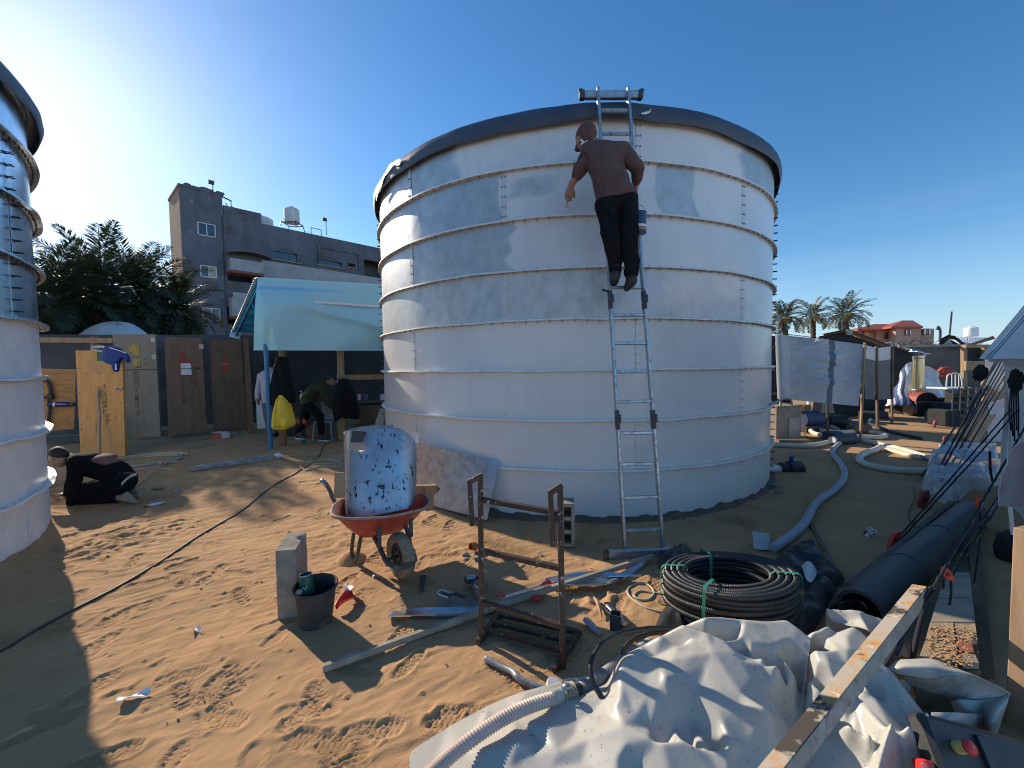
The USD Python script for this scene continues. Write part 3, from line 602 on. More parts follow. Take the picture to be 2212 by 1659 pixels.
# ================================================================ palms
def frond(o, az, el, L, rg, wid=.42, nl=44, droop=1.0, gap=1.0):
    d = V(math.cos(az), math.sin(az), 0); s = V(-math.sin(az), math.cos(az), 0); b = MB()
    t = np.linspace(0, 1, 12); e0 = el; x = [0]; z = [0]; e = e0
    for k in range(11):
        x.append(x[-1] + math.cos(e) * L / 11); z.append(z[-1] + math.sin(e) * L / 11); e -= droop * (.08 + .13 * k / 11)
    P = o + np.outer(x, d) + np.outer(z, [0, 0, 1]); b.tube(P, np.linspace(.03, .006, 12), 4, cap=False)
    tt = np.linspace(.16, 1, nl); vs, fs = [], []
    ctr = np.stack([np.interp(tt, t, P[:, k]) for k in range(3)], 1); tan = np.gradient(ctr, axis=0); tan /= np.linalg.norm(tan, axis=1, keepdims=True); up = np.cross(s, tan)
    ln = wid * np.sin(np.pi * np.clip(tt * .92 + .08, 0, 1)) ** .6 + .08; k = 0
    for sd in (-1, 1):
        jit = rg.normal(0, .12, (nl, 3))
        dr = nrm2(tan * .75 + sd * s * .85 + np.abs(up) * .0 + V(0, 0, 1) * (.25 - .55 * rg.random((nl, 1))) + jit)
        tip = ctr + dr * ln[:, None]; mid_ = ctr + dr * ln[:, None] * .45; wv = nrm2(np.cross(dr, up)) * .013 * gap
        v = np.stack([ctr, mid_ + wv, tip, mid_ - wv], 1).reshape(-1, 3); i = np.arange(nl) * 4
        b.add(v, np.stack([i, i + 1, i + 2, i + 3], 1))
    return b
def nrm2(a): return a / np.maximum(np.linalg.norm(a, axis=-1, keepdims=True), 1e-9)
def palm(name, label, base, top, L, nf, seed, leaf, r0=.22, nl=44, wid=.42, group=None, gap=1.0, low=-.75, dates=False):
    rg = np.random.default_rng(seed); base, top = np.asarray(base, float), np.asarray(top, float)
    t = thing(name, label, 'palm tree', base, group)
    n = max(10, int(np.linalg.norm(top - base) / .16)); s = np.linspace(0, 1, n); P = base + np.outer(s, top - base) + np.outer(np.sin(s * 3.1), rg.normal(0, .12, 3) * [1, 1, 0])
    rr = r0 * (1.15 - .25 * s) * (1 + .13 * (np.arange(n) % 2)); rr[-2:] *= 1.25
    part(t, 'trunk', MB().tube(P, rr, 9), bark)
    for k in range(nf):
        q = k / nf; az = k * 2.39996 + rg.normal(0, .2); el = 1.45 - (1.45 - low) * q ** .8 + rg.normal(0, .1)
        part(t, 'frond', frond(top + V(math.cos(az), math.sin(az), 0) * .12 + V(0, 0, .25 * (1 - q)), az, el, L * rg.uniform(.85, 1.1), rg, wid, nl, droop=1.0 if q > .3 else .6, gap=gap), leaf)
    if dates: part(t, 'date_bunch', MB().ball(top + V(-.1, -.45, -.1), (.25, .2, .4), 1), plain('date_bunch_look', (.42, .33, .12), .8))
    return t
for k, (px, py, y, L, nf, lab) in enumerate((
        (222, 640, 15.0, 2.5, 54, 'tall dark date palm in the middle of the clump beside the grey block'),
        (300, 648, 16.5, 2.5, 52, 'dark date palm nearest to the grey block stair tower'),
        (108, 668, 13.0, 2.0, 44, 'low dark date palm behind the left tank'),
        (378, 676, 18.0, 1.9, 40, 'shorter dark palm in front of the grey tower wall'),
        (165, 668, 17.0, 2.2, 50, 'dark date palm at the back of the clump, left of the tallest'))):
    top = Yd(px, py, y); palm('date_palm', lab, V(top[0] + .2, top[1] + .1, 0), top, L, nf, 50 + k, leaf_dark, .24, 60, .50, gap=1.5, low=-.7)
for k, (px, py, y, L, nf, lab) in enumerate((
        (1694, 688, 33., 1.75, 34, 'palm half hidden by the right side of the painted tank'),
        (1757, 684, 36., 1.7, 26, 'slim far palm, middle of the three beside the red roofed house'),
        (1826, 682, 33., 1.95, 34, 'widest far palm, nearest to the red roofed house'))):
    top = Yd(px, py, y); palm('date_palm', lab, V(top[0] + .1, top[1], 0), top, L, nf, 80 + k, leaf_far, .19, 30, .34, gap=2.4, low=-.45, dates=True)
def bush(name, label, c, r, n, seed, mat, leafs=.12):
    rg = np.random.default_rng(seed); t = thing(name, label, 'shrub', (c[0], c[1], 0)); q = rg.normal(size=(n, 3)); q /= np.linalg.norm(q, axis=1, keepdims=True); rad = rg.random(n) ** .45
    lump = .7 + .6 * meshkit.fbm(q * 1.8, 3, seed); P = c + q * rad[:, None] * lump[:, None] * np.asarray(r); P = P[P[:, 2] > .05]; m = len(P)
    a, b_ = nrm2(rg.normal(size=(m, 3))), nrm2(rg.normal(size=(m, 3))); L = leafs * rg.uniform(.6, 1.4, (m, 1))
    v = np.stack([P, P + a * L * .5 + b_ * L * .22, P + a * L, P + a * L * .5 - b_ * L * .22], 1).reshape(-1, 3); i = np.arange(m) * 4
    part(t, 'foliage', MB().add(v, np.stack([i, i + 1, i + 2, i + 3], 1)), mat)
    b = MB()
    for k in range(7): b.tube([V(c[0] + rg.normal(0, .1), c[1], 0), V(c[0], c[1], c[2] * .6) + rg.normal(0, .2, 3) * r, c + rg.normal(0, .4, 3) * r], [.05, .03, .01], 5)
    part(t, 'stems', b, bark)
for k, (px, py, y, rx, rz, lab) in enumerate(((120, 715, 17., 1.6, 1.3, 'dark leafy shrub behind the timber rail at the far left'), (215, 735, 19., 1.8, 1.0, 'dark shrub behind the white tent dome'), (345, 715, 16.5, 1.5, 1.5, 'dark shrub between the tent dome and the grey block'), (150, 690, 20., 1.5, 1.8, 'dark shrub under the left date palms'))):
    c = Yd(px, py, y); bush('shrub', lab, c, (rx, rx, rz), 2600, 30 + k, leaf_dark, .2)
for k, (px, py, y, rx, rz, lab) in enumerate(((1960, 765, 30., 2.6, 1.0, 'grey green hedge below the red roofed house'), (2075, 800, 24., 1.6, .8, 'green shrub behind the stove chimney'))):
    c = Yd(px, py, y); bush('shrub', lab, c, (rx, rx, rz), 1500, 40 + k, leaf_far, .22)
# ================================================================ the sheds at the left: boards, rail, dark screens
def board(name, label, cat, bl, br, tr, tl, th, mat, group=None, lean=(0., 0.), foot=0.0):
    """Upright board through four picture corners: foot corners on the ground, top corners leaning back."""
    B0_, B1_ = G(*bl, foot), G(*br, foot); A1, A0 = Yd(*tr, B1_[1] + lean[1]), Yd(*tl, B0_[1] + lean[0])
    t = thing(name, label, cat, (*(B0_ + B1_)[:2] / 2, 0), group)
    n_ = nrm(np.cross(B1_ - B0_, A0 - B0_))
    if n_[1] > 0: n_ = -n_
    part(t, 'panel', MB().prism([B0_, B1_, A1, A0], -n_ * th), mat)
    t.o, t.u, t.w, t.n, t.h = B0_, nrm(B1_ - B0_), np.linalg.norm(B1_ - B0_), n_, np.linalg.norm(A0 - B0_)
    t.q = lambda x, y, off=.004: (B0_ * (1 - x) + B1_ * x) * (1 - y) + (A0 * (1 - x) + A1 * x) * y + n_ * off
    return t
ink_black = plain('ink_black', (.03, .028, .025), .7); ink_green = plain('ink_green', (.02, .14, .07), .7); ink_red = plain('ink_red', (.42, .05, .035), .7); ink_yellow = plain('ink_yellow', (.48, .34, .05), .7); ink_grey = plain('ink_grey', (.10, .085, .07), .7)
def rect_on(t, x0, x1, y0, y1, mat, name='print', d=.0015, hollow=None):
    b = MB(); P = [t.q(x0, y0), t.q(x1, y0), t.q(x1, y1), t.q(x0, y1)]
    if hollow:
        for i in range(4): b.bar(P[i], P[(i + 1) % 4], hollow, d, up=t.n)
    else: b.prism(P, t.n * d)
    return part(t, name, b, mat)
def vtext(t, s, x, y, h, mat, up=False):                      # lettering that runs down the board
    o = t.q(x, y); dn = nrm(t.q(x, y - .1) - o); rt = nrm(t.q(x + .1, y) - o)
    return part(t, 'lettering', text_on(s, h, o, dn, rt), mat)
def knots(t, pts, r=.012, mat=None):
    b = MB()
    for x, y in pts: b.lathe([(0, .002), (r, .001), (r * 1.05, -.001)], t.q(x, y, .001), t.n, 8)
    return part(t, 'screw_heads', b, mat or ink_black, kind='stuff')

ob = board('plywood_door', 'orange plywood door leaning in front, with blue jacket hung over its top corner', 'door', (174, 985), (270, 985), (264, 757), (163, 757), .045, ply_orange, lean=(.10, .10))
vtext(ob, 'HUNTER L.', .55, .68, .085, ink_green); vtext(ob, 'PLYWOOD', .48, .66, .035, ink_black); vtext(ob, 'C.W', .44, .66, .03, ink_black)
rect_on(ob, .46, .60, .90, .995, ink_green, 'green_patch'); vtext(ob, 'AVIL', .50, .985, .09, plain('ink_pale', (.35, .45, .38), .7))
rect_on(ob, .38, .46, .28, .335, ink_grey, 'stamp', hollow=.006); rect_on(ob, .38, .46, .22, .275, ink_grey, 'stamp', hollow=.006); rect_on(ob, .43, .45, .30, .33, ink_black, 'stamp')
vtext(ob, 'PN: 18', .66, .40, .035, ink_black); vtext(ob, 'MADE IN PL', .61, .40, .03, ink_black)
knots(ob, [(.2, .78), (.5, .78), (.8, .78), (.05, .83), (.05, .25), (.2, .36), (.5, .36), (.82, .36), (.95, .2), (.96, .5), (.95, .62), (.05, .1), (.05, .6), (.94, .1), (.96, .72), (.16, .985)])
part(ob, 'latch', MB().bar(ob.q(.85, .64, .02), ob.q(1.0, .645, .02), .03, .02, up=ob.n).tube([ob.q(.92, .65, .02), ob.q(.9, .63, .06)], .012, 6), galv_dull)
single('wooden_pole', MB().tube([ob.q(.50, .62, .05), ob.q(.58, .40, .10), ob.q(.78, .02, .30)], .022, 8), timber_grey, 'grey wooden pole leaning on the orange plywood door', 'pole', smooth=True)
gp = board('plywood_door', 'grey plywood door made of two boards with yellow print at the top', 'door', (275, 944), (347, 942), (335, 722), (242, 722), .05, ply_grey, lean=(0, 0))
part(gp, 'board_joint', MB().bar(gp.q(.18, .655, .003), gp.q(1.0, .655, .003), .02, .004, up=gp.n), ink_black)
rect_on(gp, .43, .60, .80, .90, ink_yellow); rect_on(gp, .35, .45, .83, .87, ink_yellow); rect_on(gp, .42, .60, .69, .76, ink_yellow); vtext(gp, 'SG', .50, .74, .10, ink_black); vtext(gp, 'ply 18', .70, .78, .05, ink_grey)
vtext(gp, '83345094', .46, .64, .06, ink_grey); vtext(gp, 'BETON PLYWOOD FILM 18.5', .38, .64, .06, ink_grey); rect_on(gp, .36, .46, .36, .40, ink_grey); rect_on(gp, .36, .44, .30, .35, ink_grey, 'stamp', hollow=.006); vtext(gp, 'C. 18', .64, .42, .04, ink_grey)
for y in (.945, .78): part(gp, 'hinge_plate', MB().frame(gp.q(.955, y, .012), gp.u * .05, gp.n * .008, V(0, 0, .06)), plain('cream_block', (.55, .52, .42), .7))
bp = board('plywood_door', 'brown plywood door with white paper taped in a red frame', 'door', (365, 943), (447, 935), (436, 730), (355, 728), .05, ply_brown)
rect_on(bp, .37, .68, .60, .755, ink_red); part(bp, 'paper_sheet', MB().prism([bp.q(.385, .617, .008), bp.q(.665, .617, .008), bp.q(.665, .72, .008), bp.q(.63, .738, .008), bp.q(.385, .738, .008)], bp.n * .004), white_plastic); rect_on(bp, .385, .665, .678, .686, plain('tape_strip', (.16, .17, .15), .6), 'tape', .012)
rect_on(bp, .46, .54, .76, .855, ink_red); vtext(bp, 'ACE', .49, .845, .07, ply_brown)
for y in (.78, .82): part(bp, 'print', MB().lathe([(.045, 0), (.05, .002), (.032, .002), (.03, 0)], bp.q(.41, y), bp.n, 14), ink_red)
vtext(bp, 'KEEP IT  18 T.M', .72, .70, .05, ink_black); rect_on(bp, .80, .92, .672, .690, ink_black)
vtext(bp, 'CONSTRUCTION', .385, .58, .055, ink_grey); rect_on(bp, .42, .66, .38, .58, ink_grey, 'stamp', hollow=.006); rect_on(bp, .39, .48, .325, .36, ink_grey); vtext(bp, 'PLY 18', .60, .35, .04, ink_grey)
part(bp, 'hinge_plate', MB().frame(bp.q(.965, .91, .012), bp.u * .05, bp.n * .008, V(0, 0, .06)), plain('cream_block', (.5, .5, .4), .7))
dp = board('plywood_door', 'darkest brown plywood door, standing ajar beside the blue canopy', 'door', (461, 932), (535, 926), (520, 733), (452, 735), .05, ply_dark)
rect_on(dp, .40, .50, .745, .85, ink_red); rect_on(dp, .36, .54, .655, .73, ink_red); rect_on(dp, .34, .54, .732, .745, plain('tape_strip2', (.30, .28, .25), .6)); rect_on(dp, .42, .64, .40, .62, ink_grey, 'stamp', hollow=.006); vtext(dp, 'CONSTRUCTION', .385, .62, .05, ink_grey); vtext(dp, 'PLY', .43, .38, .05, ink_grey); vtext(dp, 'ACE', .43, .84, .07, ply_dark)
part(dp, 'handle', MB().bar(dp.q(.03, .575, .02), dp.q(.10, .578, .02), .02, .02, up=dp.n), galv_dull)
board('timber_post', 'dark timber post right of the darkest plywood door', 'post', (536, 938), (549, 937), (536, 728), (524, 728), .08, timber_dark)
lp = board('plywood_board', 'small knotty plywood board carrying black pipework and a blue filter', 'board', (84, 932), (160, 927), (164, 798), (80, 796), .02, ply_knotty, foot=.38)
# pipework fixed on that board
pw = thing('water_pipework', 'black bent pipes with blue filter bottle fixed on the knotty plywood board', 'pipework', (*lp.q(.5, 0)[:2], 0))
hx, hy = lambda px: (px - 84) / 76., lambda py: (930 - py) / 132.
Q = lambda px, py, o=.07: lp.q(hx(px), hy(py), o)
part(pw, 'pipe', MB().tube(spline([Q(86, 826), Q(97, 821), Q(107, 826), Q(112, 840), Q(112, 862)], 16), .035, 9), black_plastic, smooth=True)
part(pw, 'pipe', MB().tube([Q(108, 862), Q(110, 880), Q(106, 925)], .028, 8), black_plastic, smooth=40)
part(pw, 'valve', MB().box(Q(112, 857), (.10, .08, .12), .4, .02).box(Q(115, 857, .13), (.03, .02, .02), .4), black_plastic); part(pw, 'pipe', MB().tube([Q(86, 858), Q(108, 858)], .025, 8), black_plastic, smooth=40)
part(pw, 'filter_bottle', MB().lathe([(0, 0), (.03, .01), (.05, .05), (.055, .08), (.055, .31), (.045, .36), (.02, .40), (0, .40)], Q(104, 873), nrm(Q(140, 874) - Q(104, 873)), 16), plain('filter_blue', (.015, .035, .20), .25), smooth=40)
part(pw, 'filter_label', MB().lathe([(.0565, .11), (.0565, .14)], Q(104, 873), nrm(Q(140, 874) - Q(104, 873)), 16), white_plastic)
part(pw, 'filter_cap', MB().lathe([(0, .36), (.04, .365), (.05, .42), (.03, .46), (0, .46)], Q(104, 873), nrm(Q(140, 874) - Q(104, 873)), 12), black_plastic, smooth=40)
# rail with dark screen behind
r0, r1 = Yd(60, 734, 10.6), Yd(246, 736, 10.6)
single('timber_rail', MB().bar(r0, r1, .07, .13, bev=.006), timber, 'horizontal timber rail in front of the white tent dome', 'rail')
single('timber_post', MB().bar(G(200, 946) + V(0, .3, 0), Yd(203, 728, 10.75), .12, .12), timber, 'timber post tied to the horizontal rail behind the orange door', 'post')
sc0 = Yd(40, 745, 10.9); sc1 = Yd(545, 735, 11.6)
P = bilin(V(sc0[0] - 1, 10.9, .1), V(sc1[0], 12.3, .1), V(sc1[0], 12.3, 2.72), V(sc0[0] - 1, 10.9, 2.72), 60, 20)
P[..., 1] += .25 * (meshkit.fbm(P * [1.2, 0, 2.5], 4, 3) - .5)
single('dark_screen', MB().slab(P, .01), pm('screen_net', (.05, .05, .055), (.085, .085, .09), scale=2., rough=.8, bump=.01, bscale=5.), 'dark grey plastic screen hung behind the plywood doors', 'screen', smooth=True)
# crates and scrap under the pipework board
rg = np.random.default_rng(3)
for k in range(7):
    c = G(96 + 9 * k, 968 - 4 * (k % 3)) + V(0, .5, .0); q = rg.uniform(-.5, .5)
    single('scrap_timber', MB().bar(c + V(-.5, q * .3, .1 + .13 * (k % 4)), c + V(.5, -q * .3, .12 + .13 * (k % 4)), .05, .09), plain('scrap_blue_grey', (.07, .10, .12), .8), 'dark scrap timber heaped below the pipework board', 'timber', group='scrap timber under the pipework board')
# cloths and cord on the orange door
c0 = ob.q(.42, 1.0, -.02)
cd = []
for k in range(5): cd += [ob.q(.42 + .18 * (1 + math.cos(s)) , 1.005 + .022 * math.sin(s) + .003 * k, -.01 + .02 * k) for s in np.linspace(0, 6.28, 16, endpoint=False)]
single('rope_coil', MB().tube(cd, .009, 5), plain('pale_string', (.62, .66, .74), .7), 'pale cord looped over the top of the orange door', 'rope', smooth=True)
def drape(name, label, cat, ctrl, mat, th=.03, seed=0, amp=.05, group=None, freq=4., t=None):
    """Hanging garment: ctrl = rows (top to bottom) of world points across; puffed into a closed shape with folds."""
    rows = [spline(r, 22) for r in ctrl]; P = np.stack([spline([r[k] for r in rows], 26) for k in range(22)], 0)
    nn = meshkit.fbm(P * [freq, freq, freq * .35] + seed, 4, seed) - .5
    u = np.linspace(0, 1, 22)[:, None]; bulge = np.sin(np.pi * u) ** .6 * th
    F, Bk = P.copy(), P.copy(); F[..., 1] -= bulge + amp * nn * np.sin(np.pi * u) ** .5; Bk[..., 1] += bulge - amp * nn * np.sin(np.pi * u) ** .5
    b = MB(); b.grid(F, False); b.grid(Bk, True)
    for e in (0, -1): b.grid(np.stack([F[:, e], Bk[:, e]], 1), e == 0)
    return single(name, b, mat, label, cat, smooth=True, group=group) if t is None else part(t, name, b, mat, smooth=True)
navy = pm('navy_cloth', (.02, .05, .24), (.015, .035, .16), scale=9., rough=.8, bump=.004, bscale=20.)
def OQ(px, py, o=.06): return Yd(px, py, 8.05 - o)
jk = thing('blue_jacket', 'blue sports jacket with white stripes hung on the orange plywood door', 'jacket', OQ(245, 800))
drape('body', '', '', [[OQ(222, 760), OQ(235, 748), OQ(252, 750), OQ(264, 760)], [OQ(220, 772), OQ(234, 770), OQ(254, 768), OQ(272, 770)], [OQ(228, 782), OQ(238, 784), OQ(254, 782), OQ(262, 776)], [OQ(240, 786), OQ(246, 788), OQ(252, 788), OQ(256, 786)]], navy, .07, 3, .06, t=jk)
part(jk, 'sleeve', MB().tube(spline([OQ(252, 783), OQ(250, 792), OQ(252, 803)], 10), [.05, .055, .06, .06, .06, .06, .055, .05, .045, .03], 9), navy, smooth=True)
part(jk, 'sleeve', MB().tube(spline([OQ(262, 764), OQ(272, 770), OQ(278, 783)], 10), [.05, .05, .05, .05, .05, .05, .045, .045, .04, .03], 9), navy, smooth=True)
part(jk, 'stripe', MB().tube([OQ(251, 786, .13), OQ(250, 793, .13), OQ(251, 799, .13)], .011, 5), white_plastic); part(jk, 'stripe', MB().tube(spline([OQ(232, 750, .12), OQ(254, 756, .15), OQ(272, 763, .12)], 8), .008, 5), white_plastic)
# white tent dome behind
tc = Yd(240, 724, 13.2); n = 34; rr = np.linspace(0, 1, 12); P = np.array([[V(tc[0] + 1.75 * r * math.cos(a), 13.4 + 1.3 * r * math.sin(a), 1.7 + (Yd(246, 697, 13.2)[2] - 1.7) * (1 - r ** 2.2) + .06 * math.sin(3 * a + 5 * r)) for r in rr] for a in np.linspace(0, 2 * np.pi, n)])
td = thing('white_tent', 'white domed tent showing above the timber rail and grey door', 'tent', (tc[0], 13.4, 0))
part(td, 'roof', MB().slab(P, .01), white_fabric, smooth=True)
P = np.array([[V(tc[0] + 1.75 * math.cos(a), 13.4 + 1.3 * math.sin(a), z) for z in (0, .9, 1.7)] for a in np.linspace(0, 2 * np.pi, n)]); part(td, 'wall', MB().slab(P, .01), white_fabric, smooth=True)
bx = G(470, 948); b = thing('carton', 'small red and white carton on the sand by the darkest door', 'box', bx)
part(b, 'body', MB().box(bx + V(0, .12, .075), (.34, .2, .14), -.35, .004), ink_red); part(b, 'lid_face', MB().box(bx + V(0, .12, .149), (.33, .19, .006), -.35), white_plastic); part(b, 'end_face', MB().box(bx + V(.165, .06, .075), (.008, .19, .13), -.35), white_plastic)
for a_, b_, lab in ((( 492, 941), (512, 938), 'loose timber offcut on the sand right of the small carton'),):
    single('timber_offcut', MB().bar(G(*a_) + V(0, 0, .04), G(*b_) + V(0, 0, .04), .09, .07), timber_grey, lab, 'timber')
for (x0, y0), (x1, y1) in (((368, 947), (448, 940)), ((462, 938), (536, 931))):
    single('sill_beam', MB().bar(G(x0, y0) + V(0, .05, .03), G(x1, y1) + V(0, .05, .03), .1, .07), timber_dark, 'low timber sill under the brown plywood doors', 'beam', group='sill beams under the brown doors')

# ================================================================ blue canopy
F0 = V(-5.27, 8.60, 0); F1 = V(-.6, 11.05, 0); fu = nrm(F1 - F0)
zt0, zt1 = Yd(565, 600, F0[1])[2], 3.72; LEN = np.linalg.norm(F1 - F0)
K0 = Yd(505, 716, 11.6); bk = V(K0[0] - F0[0], K0[1] - F0[1], 0)      # from front edge to the low rear edge
cn = thing('blue_canopy', 'shelter with corrugated roof and hanging light blue tarpaulin beside the painted tank', 'canopy', F0)
n, m = 150, 14; s = np.linspace(0, LEN, n); t_ = np.linspace(0, 1, m)
P = F0 + s[:, None, None] * fu + t_[None, :, None] * bk + V(0, 0, 1) * (zt0 + (zt1 - zt0) * s / LEN)[:, None, None] + t_[None, :, None] * V(0, 0, K0[2] - zt0)
P[..., 2] += .018 * np.sin(s * 2 * np.pi / .09)[:, None] * 0
n2 = 120; t2 = np.linspace(0, 1, n2); P = F0 + np.linspace(0, LEN, 30)[:, None, None] * fu + t2[None, :, None] * bk + V(0, 0, 1) * (np.linspace(zt0, zt1, 30))[:, None, None] + t2[None, :, None] * V(0, 0, K0[2] - zt0)
P[..., 2] += .022 * np.sin(t2 * 2 * np.pi * 30)[None, :]
corr = pm('blue_corrugated', (.10, .42, .55), (.07, .33, .46), scale=2., rough=.5, transl=.35)
part(cn, 'roof_sheet', MB().slab(P, .006), corr, smooth=True)
edge_ = np.stack([P[0] + fu * -.004, P[0] - fu * .06 + V(0, 0, -.03)], 1); part(cn, 'roof_edge', MB().slab(edge_, .008), white_plastic, smooth=True)
tl_ = F0 + V(0, 0, zt0); K = V(K0[0], K0[1], K0[2])
for q in (.12, .36, .60, .80): part(cn, 'purlin', MB().bar(tl_ + (K - tl_) * q + V(0, 0, -.06) + fu * .03, tl_ + (K - tl_) * q + V(0, 0, -.06) + fu * LEN, .05, .07), blue_metal)
part(cn, 'rafter', MB().bar(tl_ + V(0, 0, -.12) + fu * .05, K + V(0, 0, -.12) + fu * .05, .05, .06), blue_metal)
part(cn, 'rafter', MB().bar(tl_ + (K - tl_) * .28 + V(0, 0, -.15) + fu * .06, F0 + fu * .06 + V(0, 0, 2.75) + bk * .02, .04, .04), blue_metal)
part(cn, 'fascia', MB().bar(K + V(-.1, 0, .0) + V(0, 0, -.05), K + fu * .15 + V(0, 0, -.12), .03, .2), blue_sheet)
# front tarpaulin
n, m = 90, 40; zb = 2.10; U, W = np.meshgrid(np.linspace(0, LEN, n), np.linspace(0, 1, m), indexing='ij')
zt = zt0 + (zt1 - zt0) * U / LEN
P = F0 + U[..., None] * fu + V(0, 0, 1) * (zt + (zb - zt) * W)[..., None]; fn = nrm(V(fu[1], -fu[0], 0))
dpth = .10 * np.sin(np.pi * W) * (1.2 + np.sin(U * 2.1 + 3 * W)) + .10 * np.exp(-((U - 1.0 - 2.0 * W) / .22) ** 2) * W + .09 * np.exp(-((W - .25 - .16 * U) / .06) ** 2) * (U > .4) * np.clip(U - .4, 0, 1) + .05 * (meshkit.fbm(P * 1.4, 3, 8) - .5)
P = P + fn * (.03 + np.where(W > .14, dpth, 0))[..., None]; P[..., 0] -= .14 * np.clip(1 - U / .3, 0, 1) * W
part(cn, 'front_tarpaulin', MB().slab(P, .006), blue_sheet, smooth=True)
q0, q1 = Yd(573, 645, F0[1]), Yd(828, 665, 9.8); b0 = F0 + fu * .06 + V(0, 0, q0[2]); b1 = F0 + fu * LEN; b1 = b1 + V(0, 0, q0[2] + (q1[2] - q0[2]) * LEN / 2.45)
part(cn, 'batten', MB().bar(b0 + fn * .10, b1 + fn * .22, .03, .055, up=(0, 0, 1)), white_plastic)
part(cn, 'front_post', MB().tube([G(585, 970), Yd(575, 765, F0[1] + .04), F0 + V(0, .05, zt0)], .045, 10), blue_metal, smooth=40)
part(cn, 'front_post', MB().bar(V(-2.9, 11.3, 0), V(-2.9, 11.3, 3.3), .10, .10), plain('light_blue_paint', (.10, .34, .62), .5)); part(cn, 'front_post', MB().tube([V(-1.9, 10.9, 0), V(-1.9, 10.9, 3.3)], .05, 8), blue_metal)
part(cn, 'switch_box', MB().box(Yd(738, 858, 11.05) + V(0, 0, .45), (.22, .1, .32), .4), plain('light_blue_paint2', (.12, .38, .68), .5))
# interior: rear and side walls in shade
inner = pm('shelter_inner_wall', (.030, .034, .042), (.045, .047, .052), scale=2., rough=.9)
for a_, b_ in ((K + fu * .2 + V(.3, .5, 0), K + fu * LEN + V(.3, 1.0, 0)),):
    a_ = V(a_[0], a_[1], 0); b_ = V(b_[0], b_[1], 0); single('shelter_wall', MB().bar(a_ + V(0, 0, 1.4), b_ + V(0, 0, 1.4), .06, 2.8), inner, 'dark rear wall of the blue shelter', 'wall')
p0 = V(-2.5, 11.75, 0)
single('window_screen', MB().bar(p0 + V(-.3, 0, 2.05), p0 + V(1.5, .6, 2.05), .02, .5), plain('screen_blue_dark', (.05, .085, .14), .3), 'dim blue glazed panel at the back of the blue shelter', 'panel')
for (px, y, w, lab) in ((612, 8.95, .125, 'short timber post with black coat and yellow raincoat hung on it'), (738, 9.62, .13, 'timber post with dark coat hung over it, right part of the blue shelter')):
    b0_, t0_ = Yd(px, 900, y), Yd(px + 3, 790, y)
    single('timber_post', MB().bar(V(Yd(px, 965, y)[0], y, 0), V(Yd(px - 2, 770, y)[0], y, 2.16), w, w * .8, up=(0, 1, 0), bev=.006), timber if px > 700 else pm('timber_red', (.24, .12, .06), (.17, .085, .045), scale=5., rough=.8, stretch=(3, 3, .6)), lab, 'post')
single('timber_rail', MB().bar(Yd(745, 815, 9.75), Yd(850, 814, 10.2), .05, .12), timber, 'horizontal timber rail right of the shelter post, behind the tank edge', 'rail')
# coats
C9 = lambda px, py, y=8.72: Yd(px, py, y)
drape('black_coat', 'black quilted coat hung on the short timber post above the yellow raincoat', 'coat', [[C9(598, 778), C9(606, 770), C9(614, 772), C9(620, 780)], [C9(588, 815), C9(603, 800), C9(618, 800), C9(628, 815)], [C9(580, 860), C9(602, 850), C9(622, 850), C9(636, 858)], [C9(582, 872), C9(602, 878), C9(620, 872), C9(637, 870)]], black_cloth, .14, 4, .16, freq=5.)
drape('yellow_raincoat', 'bright yellow raincoat hanging under the black coat on the short post', 'raincoat', [[C9(600, 858, 8.66), C9(608, 853, 8.66), C9(616, 854, 8.66), C9(622, 862, 8.66)], [C9(592, 880, 8.64), C9(606, 872, 8.6), C9(620, 872, 8.6), C9(630, 882, 8.64)], [C9(587, 915, 8.64), C9(604, 912, 8.55), C9(622, 912, 8.55), C9(639, 912, 8.64)], [C9(590, 924, 8.64), C9(604, 927, 8.6), C9(622, 926, 8.6), C9(635, 920, 8.64)]], yellow_cloth, .12, 6, .20, freq=6.)
drape('yellow_sleeve', 'left sleeve of the bright yellow raincoat hanging apart from its body', 'sleeve', [[C9(598, 862, 8.55), C9(602, 860, 8.55), C9(606, 862, 8.55)], [C9(590, 890, 8.52), C9(596, 890, 8.5), C9(602, 890, 8.52)], [C9(587, 921, 8.52), C9(594, 925, 8.5), C9(600, 924, 8.52)]], yellow_cloth, .07, 8, .08, freq=8.)
C0_ = lambda px, py, y=9.4: Yd(px, py, y)
drape('dark_coat', 'dark heavy coat hung over the right shelter post', 'coat', [[C0_(733, 824), C0_(738, 818), C0_(746, 819), C0_(752, 826)], [C0_(724, 850), C0_(738, 842), C0_(754, 842), C0_(766, 852)], [C0_(720, 885), C0_(738, 880), C0_(756, 880), C0_(776, 890)], [C0_(724, 912), C0_(738, 900), C0_(756, 902), C0_(774, 905)]], black_cloth, .2, 9, .22)
